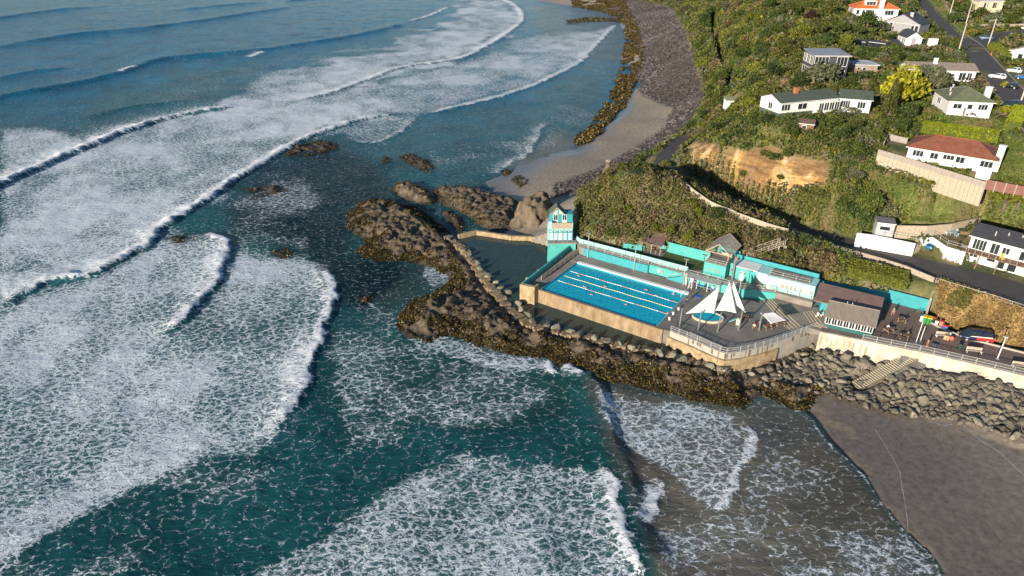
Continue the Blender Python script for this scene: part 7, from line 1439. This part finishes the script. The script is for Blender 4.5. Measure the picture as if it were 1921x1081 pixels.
for a, bb, rz, tp, lw_, lb in [(63.6, -5.95, 3.3, olive, jean, 'person in an olive top seated at the table beside the promenade railing'), (62.6, -4.5, .2, blk, blk, 'person in black seated on the seaward bench of the table beside the railing'), (62.3, -10.75, .2, blk, olive, 'person in black seated at the table in front of the courtyard wall'), (60.3, -6.5, 3.6, white, blk, 'person in white seated at the table nearest the cafe pavilion'), (40.0, 5.3, .3, white, red, 'person in white seated at the terrace table beside the square shade post'), (40.5, 3.95, 3.2, red, blk, 'person in red seated at the terrace table beside the square shade post')]:
    z = 5.2 if a > 50 else 4.4; person('sit', Wp(a, bb, z - .04), RZ + rz, tp, lw_, lw_, lb)
for a, bb, tp, lb in [(25.0, -4.5, red, 'person in red sitting on the shelter bench nearest the pool'), (27.1, -4.5, blk, 'person in black sitting in the middle of the shelter bench'), (28.7, -4.5, white, 'person in white sitting towards the right end of the shelter bench')]: person('sit', Wp(a, bb, 4.42), RZ + math.pi, tp, blk, SKIN, lb)
for a, bb, tp, lb in [(48.9, -3.6, white, 'person in white seated on the steps beside the cafe pavilion'), (49.6, -4.3, tl, 'person in teal seated at the corner of the cafe pavilion')]: person('sit', Wp(a, bb, 5.5 - .04), RZ + 2.6, tp, white, SKIN, lb)
# ================================================================== PROMENADE THINGS
def bench():
    t = thing('promenade_bench', 'x', 'bench'); part('seat', MB().box((0, 0, .42), 2.4, .5, .07), PALE, t, True); part('backrest', MB().wall((-1.2, .27), (1.2, .27), .52, 1.0, .07), PALE, t, True)
    for s in (-1.1, 1.1):
        part('leg', MB().bar((s, -.2, 0), (s, -.2, .42), .09).bar((s, .27, 0), (s, .27, .9), .09), WHITE, t, True)
    return t
B_ = bench(); GB = 'pale benches along the promenade'
bpos = [(1769, 633, 'pale bench with a seated person in black on the promenade'), (1826.5, 662, 'pale bench on the promenade in front of the striped van'), (1913, 690, 'pale bench at the right edge of the promenade')]
for i, (px, py, lb) in enumerate(bpos): place(B_, V(px, py, 5.2), RZ + .35, lb, GB, first=(i == 0))
q = V(1775, 636, 5.2); person('sit', (q[0], q[1], 5.17), RZ + .35 + math.pi, blk, blk, blk, 'person in black sitting on the right end of a promenade bench')
q = V(1870.8, 673.5, 5.2); lt2 = thing('street_lamp', 'white lamp post with a flat head on the promenade', 'street lamp', tuple(q), RZ); part('pole', MB().tube([(0, 0, 0), (0, 0, 4.3)], [.10, .07], 8), WHITE, lt2, True); part('lamp_head', MB().box((0, 0, 4.3), .62, .40, .14), STEEL, lt2, True); part('base_plate', MB().box((0, 0, 0), .5, .5, .05), STEEL, lt2, True)
for px, py, h, lb in ((1726, 641.6, 3.2, 'white pole on the promenade nearer the beach stairs'), (1717.6, 645, 4.4, 'white pole on the promenade at the end of the cafe yard')): q = V(px, py, 5.2); t = thing('flag_pole', lb, 'pole', tuple(q)); part('pole', MB().tube([(0, 0, 0), (0, 0, h)], [.06, .05], 8), WHITE, t, True); part('base', MB().box((0, 0, 0), .25, .25, .3), DSTEEL, t, True)
q = V(1799.5, 655.5, 5.2); t = thing('litter_bin', 'dark green litter bin between two promenade benches', 'bin', tuple(q)); part('body', MB().tube([(0, 0, 0), (0, 0, .85)], [.27, .32], 10), mat('bin_green', (.02, .07, .04), .5), t, True); part('lid', MB().tube([(0, 0, .85), (0, 0, 1.0)], [.33, .2], 10), mat('bin_lid', (.05, .10, .08), .5), t, True)
q = V(1752, 652, 5.2); t = thing('planter_box', 'dark square box against the promenade railing', 'planter', tuple(q), RZ); part('box', MB().box((0, 0, 0), .9, .6, .5), BLACK, t, True); part('rim', MB().box((0, 0, .5), 1.0, .7, .06), DSTEEL, t, True)
t = thing('gate_post', 'orange brown gate post at the top of the beach stairs', 'post', tuple(V(1738, 652, 5.2))); part('post', MB().box((0, 0, 0), .2, .2, 1.4), mat('rusty_paint', (.45, .20, .09), .8), t, True); part('cap', MB().box((0, 0, 1.4), .26, .26, .06), CREAM, t, True)
def wbin(loc, sx, sy, h, bm_, lm, label, rz=RZ, cat='bin'):
    t = thing('wheelie_bin' if h > .7 else 'storage_tub', label, cat, tuple(loc), rz); b = MB(); b.prism([(-sx * .42, -sy * .42), (sx * .42, -sy * .42), (sx * .42, sy * .42), (-sx * .42, sy * .42)], 0, h); part('body', b, bm_, t, True); part('lid', MB().bar((-sx / 2, 0, h + .06), (sx / 2, 0, h + .06), sy, .12), lm, t, True)
    for s in (-1, 1): part('wheel', MB().tube([(s * sx * .4, sy * .42, .1), (s * sx * .4 + .06 * s, sy * .42, .1)], .1, 8), BLACK, t, True)
    return t
wbin(V(1737.5, 606, 5.2), 1.6, 1.1, 1.25, GRN, YEL, 'large green recycling skip with a yellow lid at the end of the courtyard'); wbin(V(1728, 602, 5.2), .6, .6, 1.1, WHITE, BLU, 'white bin with a blue lid left of the yellow lidded skip'); wbin(V(1749.5, 605, 5.2), .6, .6, 1.0, BLACK, RED, 'black bin with a dark red lid right of the yellow lidded skip'); wbin(V(1755.5, 610, 5.2), .6, .6, 1.0, WHITE, mat('lid_green', (.05, .09, .06), .5), 'pale bin with a dark green lid beside the dry grass bank'); wbin(V(1764, 612, 5.2), .65, .6, 1.0, mat('salmon_plastic', (.60, .20, .16), .5), RED, 'salmon bin with a red lid beside the dry grass bank'); wbin(V(1772, 617, 5.2), .9, .7, .6, BLU, RED, 'blue tub with a red lid at the foot of the dry grass bank', cat='tub')
t = thing('gear_stack', 'tan box and red bag stacked behind the promenade bench', 'box', tuple(V(1778, 638, 5.2)), RZ); part('box', MB().box((-.3, 0.1, 0), .8, .6, .8), mat('cardboard', (.50, .34, .17), .9), t, True); part('bag', MB().ell((.5, .1, .45), .42, .36, .45), mat('red_bag', (.65, .12, .09), .6), t, True, True)
bc = thing('bicycle', 'dark bicycle leaning on the blue green courtyard wall', 'bicycle', Wp(64.3, -16.2, 5.2), RZ)
for s in (-.5, .5): part('wheel', MB().tube([(s + .33 * math.cos(k * .4488), 0, .35 + .33 * math.sin(k * .4488)) for k in range(15)], .03, 5), BLACK, bc, True)
part('frame', MB().bar((-.5, 0, .35), (-.1, 0, .8), .04).bar((-.1, 0, .8), (.38, 0, .85), .04).bar((-.05, 0, .32), (.38, 0, .85), .04).bar((.5, 0, .35), (.36, 0, .95), .04).bar((-.5, 0, .35), (-.05, 0, .32), .04).bar((-.05, 0, .32), (-.12, 0, .9), .04), DSTEEL, bc, True); part('handlebar', MB().bar((.35, -.28, .98), (.35, .28, .98), .04), BLACK, bc, True); part('saddle', MB().box((-.12, 0, .9), .28, .14, .06), BLACK, bc, True)
for (px, py), lb in (((1483, 562), 'left of two dark round potted shrubs below the pale changing rooms'), ((1502, 567), 'right of two dark round potted shrubs below the pale changing rooms')):
    q = V(px, py, 5.0); t = thing('potted_shrub', lb, 'shrub', tuple(q)); part('pot', MB().tube([(0, 0, 0), (0, 0, .55)], [.25, .34], 10), DWOOD, t, True); o = bpy.data.objects.new('foliage', KS[0][1][0]); C.objects.link(o); o.parent = t; o.location = (0, 0, .45); o.scale = (.75, .75, .7)
q = V(1377, 606, 4.4); t = thing('play_slide', 'small pale blue play slide right of the paddling pool', 'slide', tuple(q), RZ); sl_ = MB(); slabroof(sl_, [(-.9, .4, .15), (-.9, -.4, .15), (.5, -.4, 1.2), (.5, .4, 1.2)], .1); part('chute', sl_, mat('pale_blue_plastic', (.25, .50, .58), .4), t, True); part('platform', MB().box((.8, 0, 0), .7, .8, 1.2), CREAM, t, True)
t = thing('traffic_cone', 'orange traffic cone on the turquoise walkway beside the timber gable', 'cone', Wp(30.6, -11.5, 9.0)); p_ = Wp(30.6, -11.5, 9.1); part('cone', MB().tube([p_, (p_[0], p_[1], p_[2] + .75)], [.2, .05], 10), ORG, t); part('base', MB().box((p_[0], p_[1], p_[2] - .06), .45, .45, .06), ORG, t)
q = V(1784, 440, 12.2); t = thing('garden_table', 'pale blue oval table on the terrace of the beach house', 'table', tuple(q)); PBL = mat('pale_blue_paint', (.36, .47, .52), .5); part('tabletop', MB().tube([(0, 0, .70), (0, 0, .76)], 1.0, 14), PBL, t, True)
for a in (.8, 2.4, 3.9, 5.5): part('leg', MB().box((.6 * math.cos(a), .6 * math.sin(a), 0), .08, .08, .7), PBL, t, True)
ch0 = thing('garden_chair', 'x', 'chair'); part('seat', MB().box((0, 0, .42), .5, .5, .06), PBL, ch0, True); part('backrest', MB().box((0, .24, .48), .5, .05, .5), PBL, ch0, True)
for sx in (-.2, .2):
    for sy in (-.2, .2): part('leg', MB().box((sx, sy, 0), .05, .05, .42), PBL, ch0, True)
for k, (a, lb) in enumerate(((.4, 'pale blue chair on the far right of the oval garden table'), (1.9, 'pale blue chair behind the oval garden table'), (3.5, 'pale blue chair left of the oval garden table'), (5.0, 'pale blue chair in front of the oval garden table'))): place(ch0, q + np.array([1.35 * math.cos(a), 1.35 * math.sin(a), 0]), a - math.pi / 2, lb, 'chairs round the garden table', first=(k == 0))
q = V(1808, 438, 12.2); t = thing('spa_pool', 'dark square spa cover on the terrace beside the beach house', 'spa', tuple(q), -.3); part('tub', MB().box((0, 0, 0), 1.9, 1.6, .7), DWOOD, t, True); part('cover', MB().box((0, 0, .7), 2.0, 1.7, .12), CHAR, t, True)
wbin(V(1744, 434, 12.2), .6, .6, 1.0, BLACK, GRN, 'bin with a green lid against the tan block retaining wall', 0); wbin(V(1751, 435, 12.2), .6, .6, 1.0, BLACK, RED, 'bin with a red lid against the tan block retaining wall', 0)
# ================================================================== CARS
def car(paint, label, loc, rz, L=4.2, Wd=1.75, H=1.48, kind='hatch', name='parked_car', cat='car', group=None):
    t = thing(name, label, cat, tuple(loc), rz, group); hL = L / 2; bm = bmesh.new(); 
    prof = [(-hL, .35), (-hL, .78), (-hL + .12, .92), (-hL * .42 if kind != 'van' else -hL * .78, 1.0), (hL - .15, .98), (hL, .82), (hL, .35), (hL * .78, .24), (-hL * .78, .24)]
    a = [bm.verts.new((x, -Wd / 2, z)) for x, z in prof]; b = [bm.verts.new((x, Wd / 2, z)) for x, z in prof]; n = len(prof); bm.faces.new(a[::-1]); bm.faces.new(b)
    for i in range(n): bm.faces.new((a[i], a[(i + 1) % n], b[(i + 1) % n], b[i]))
    x0, x1, xa, xb = {'hatch': (-hL * .46, hL * .90, -hL * .10, hL * .68), 'wagon': (-hL * .42, hL * .94, -hL * .06, hL * .84), 'sedan': (-hL * .42, hL * .66, -hL * .05, hL * .36), 'van': (-hL * .80, hL * .97, -hL * .42, hL * .90)}[kind]
    lo = [(x0, -Wd / 2 + .03), (x1, -Wd / 2 + .03), (x1, Wd / 2 - .03), (x0, Wd / 2 - .03)]; hi = [(xa, -Wd / 2 + .2), (xb, -Wd / 2 + .2), (xb, Wd / 2 - .2), (xa, Wd / 2 - .2)]
    la = [bm.verts.new((x, y, .97)) for x, y in lo]; ha = [bm.verts.new((x, y, H)) for x, y in hi]; bm.faces.new(ha)
    for i in range(4): bm.faces.new((la[i], la[(i + 1) % 4], ha[(i + 1) % 4], ha[i]))
    bmesh.ops.recalc_face_normals(bm, faces=bm.faces[:]); bmesh.ops.bevel(bm, geom=bm.edges[:], offset=.05, segments=2, affect='EDGES')
    me = bpy.data.meshes.new('body'); bm.to_mesh(me); bm.free(); me.materials.append(paint); me.polygons.foreach_set('use_smooth', [True] * len(me.polygons)); o = bpy.data.objects.new('body', me); C.objects.link(o); o.parent = t
    def pane(q, lab='window'):
        q = [np.array(v, float) for v in q]; c = sum(q) / 4; nrm = np.cross(q[1] - q[0], q[3] - q[0]); nrm /= np.linalg.norm(nrm); 
        if nrm @ (c - np.array([0, 0, .8])) < 0: nrm = -nrm
        v = [c + (x - c) * .86 + nrm * .012 for x in q] + [c + (x - c) * .86 - nrm * .02 for x in q]; part(lab, MB().add(v, [(0, 1, 2, 3), (7, 6, 5, 4), (0, 4, 5, 1), (1, 5, 6, 2), (2, 6, 7, 3), (3, 7, 4, 0)]), GLASS, t, True)
    l3 = [np.array((x, y, .97)) for x, y in lo]; h3 = [np.array((x, y, H)) for x, y in hi]
    pane([l3[3], l3[0], h3[0], h3[3]], 'windscreen'); pane([l3[1], l3[2], h3[2], h3[1]], 'rear_window')
    for i0_, i1_ in ((0, 1), (3, 2)):
        for s0, s1 in ((.02, .5), (.52, .98)): pane([l3[i0_] * (1 - s0) + l3[i1_] * s0, l3[i0_] * (1 - s1) + l3[i1_] * s1, h3[i0_] * (1 - s1) + h3[i1_] * s1, h3[i0_] * (1 - s0) + h3[i1_] * s0])
    for sx in (-.62, .62):
        for sy in (-1, 1):
            w = part('wheel', MB().tube([(sx * hL, sy * (Wd / 2 - .2), .32), (sx * hL, sy * (Wd / 2 + .01), .32)], .32, 14), BLACK, t, True); r_ = part('rim', MB().tube([(sx * hL, sy * (Wd / 2), .32), (sx * hL, sy * (Wd / 2 + .025), .32)], .2, 10), STEEL, None, True); r_.parent = w
    for s in (-1, 1): part('headlight', MB().box((-hL - .005, s * (Wd / 2 - .28), .62), .06, .34, .16), WHITE, t, True); part('tail_light', MB().box((hL + .0, s * (Wd / 2 - .22), .68), .06, .2, .18), RED, t, True)
    return t
def carpaint(n, c): m = mat('car_' + n, c, .28, .02, 1); m.node_tree.nodes['Principled BSDF'].inputs['Coat Weight'].default_value = .5; return m
def onroad(px, py): p = G(px, py); return (p[0], p[1], p[2] + .09)
cw = carpaint('white', (.78, .78, .77)); cb = carpaint('blue', (.03, .13, .30)); ck = carpaint('black', (.012, .014, .018)); cn = carpaint('navy', (.012, .03, .07)); cs = carpaint('silver_blue', (.16, .24, .36))
car(cs, 'silver blue car driving past the power pole on the upper street', onroad(1848, 75), 2.9, kind='sedan', H=1.4); car(cw, 'white estate car parked at the kerb beside the tall chimney', onroad(1870, 148), -.75, 4.5, kind='wagon'); car(cw, 'white hatchback parked across the street near the cottage', onroad(1902, 137), -.75, 3.9, H=1.55); car(cb, 'blue car parked behind the white hatchback at the right edge', onroad(1920, 150), -.75); car(ck, 'black car parked below the white estate car', onroad(1894, 166), -.9, 4.3); car(cn, 'dark blue van parked in the driveway behind the hedge', onroad(1895, 203), .15, 4.6, 1.8, 1.8, 'van')
car(carpaint('bright_blue', (.015, .16, .36)), 'bright blue small car parked on the road beside the white wall', tuple(V(1743, 468, 9.78)), -1.0, 3.8, 1.7, 1.45, 'hatch'); car(cw, 'white vehicle at the right edge of the upper street', onroad(1924, 56), .2, 4.3, kind='wagon')
q = V(1828, 637, 5.2); vn = car(carpaint('van_navy', (.014, .022, .055)), 'navy van with white and red side stripes parked on the promenade', tuple(q), RZ + .36, 5.2, 1.9, 1.95, 'van', name='striped_van', cat='van')
sp = MB(); sp.add([(-1.35, -.965, 1.02), (2.3, -.965, 1.02), (2.3, -.955, 1.22), (-.9, -.955, 1.16)], [(0, 1, 2, 3)]); sp.add([(-1.0, -.80, 1.60), (2.3, -.80, 1.60), (2.25, -.70, 1.90), (-.6, -.70, 1.90)], [(0, 1, 2, 3)]); part('white_stripe', sp, WHITE, vn, True)
sp = MB(); sp.prism([(-.1, -.985), (2.6, -.985), (2.6, -.955), (-.1, -.955)], .50, 1.04); sp.prism([(2.61, -.9), (2.64, -.9), (2.64, .9), (2.61, .9)], .5, .95); sp.prism([(.35, -.985), (.7, -.985), (.7, -.955), (.35, -.955)], .4, .62); sp.prism([(2.2, -.985), (2.55, -.985), (2.55, -.955), (2.2, -.955)], .38, .62); part('red_stripe', sp, RED, vn, True)
tr_ = thing('trailer', 'small dark trailer with pale ends behind the striped van', 'trailer', tuple(V(1868, 634, 5.2)), RZ + .36); part('tray', MB().box((0, 0, .4), 1.5, .9, .35), NAVY, tr_, True); part('end_board', MB().box((.8, 0, .4), .08, 1.0, .55), WHITE, tr_, True)
for s in (-1, 1): part('wheel', MB().tube([(0, s * .42, .28), (0, s * .55, .28)], .28, 10), BLACK, tr_, True)
t = thing('traffic_cone', 'orange and white marker beside the grey utility box at the street corner', 'cone', onroad(1859, 104)); part('cone', MB().tube([(0, 0, 0), (0, 0, .9)], [.22, .06], 8), ORG, t, True); part('base', MB().box((0, 0, 0), .5, .5, .06), ORG, t, True)
t = thing('utility_box', 'grey utility box on the pavement below the clipped hedge', 'box', onroad(1864, 100), .5); part('cabinet', MB().box((0, 0, 0), 1.2, .8, 1.1), GREYP, t, True); part('lid', MB().box((0, 0, 1.1), 1.3, .9, .1), LGREY, t, True)
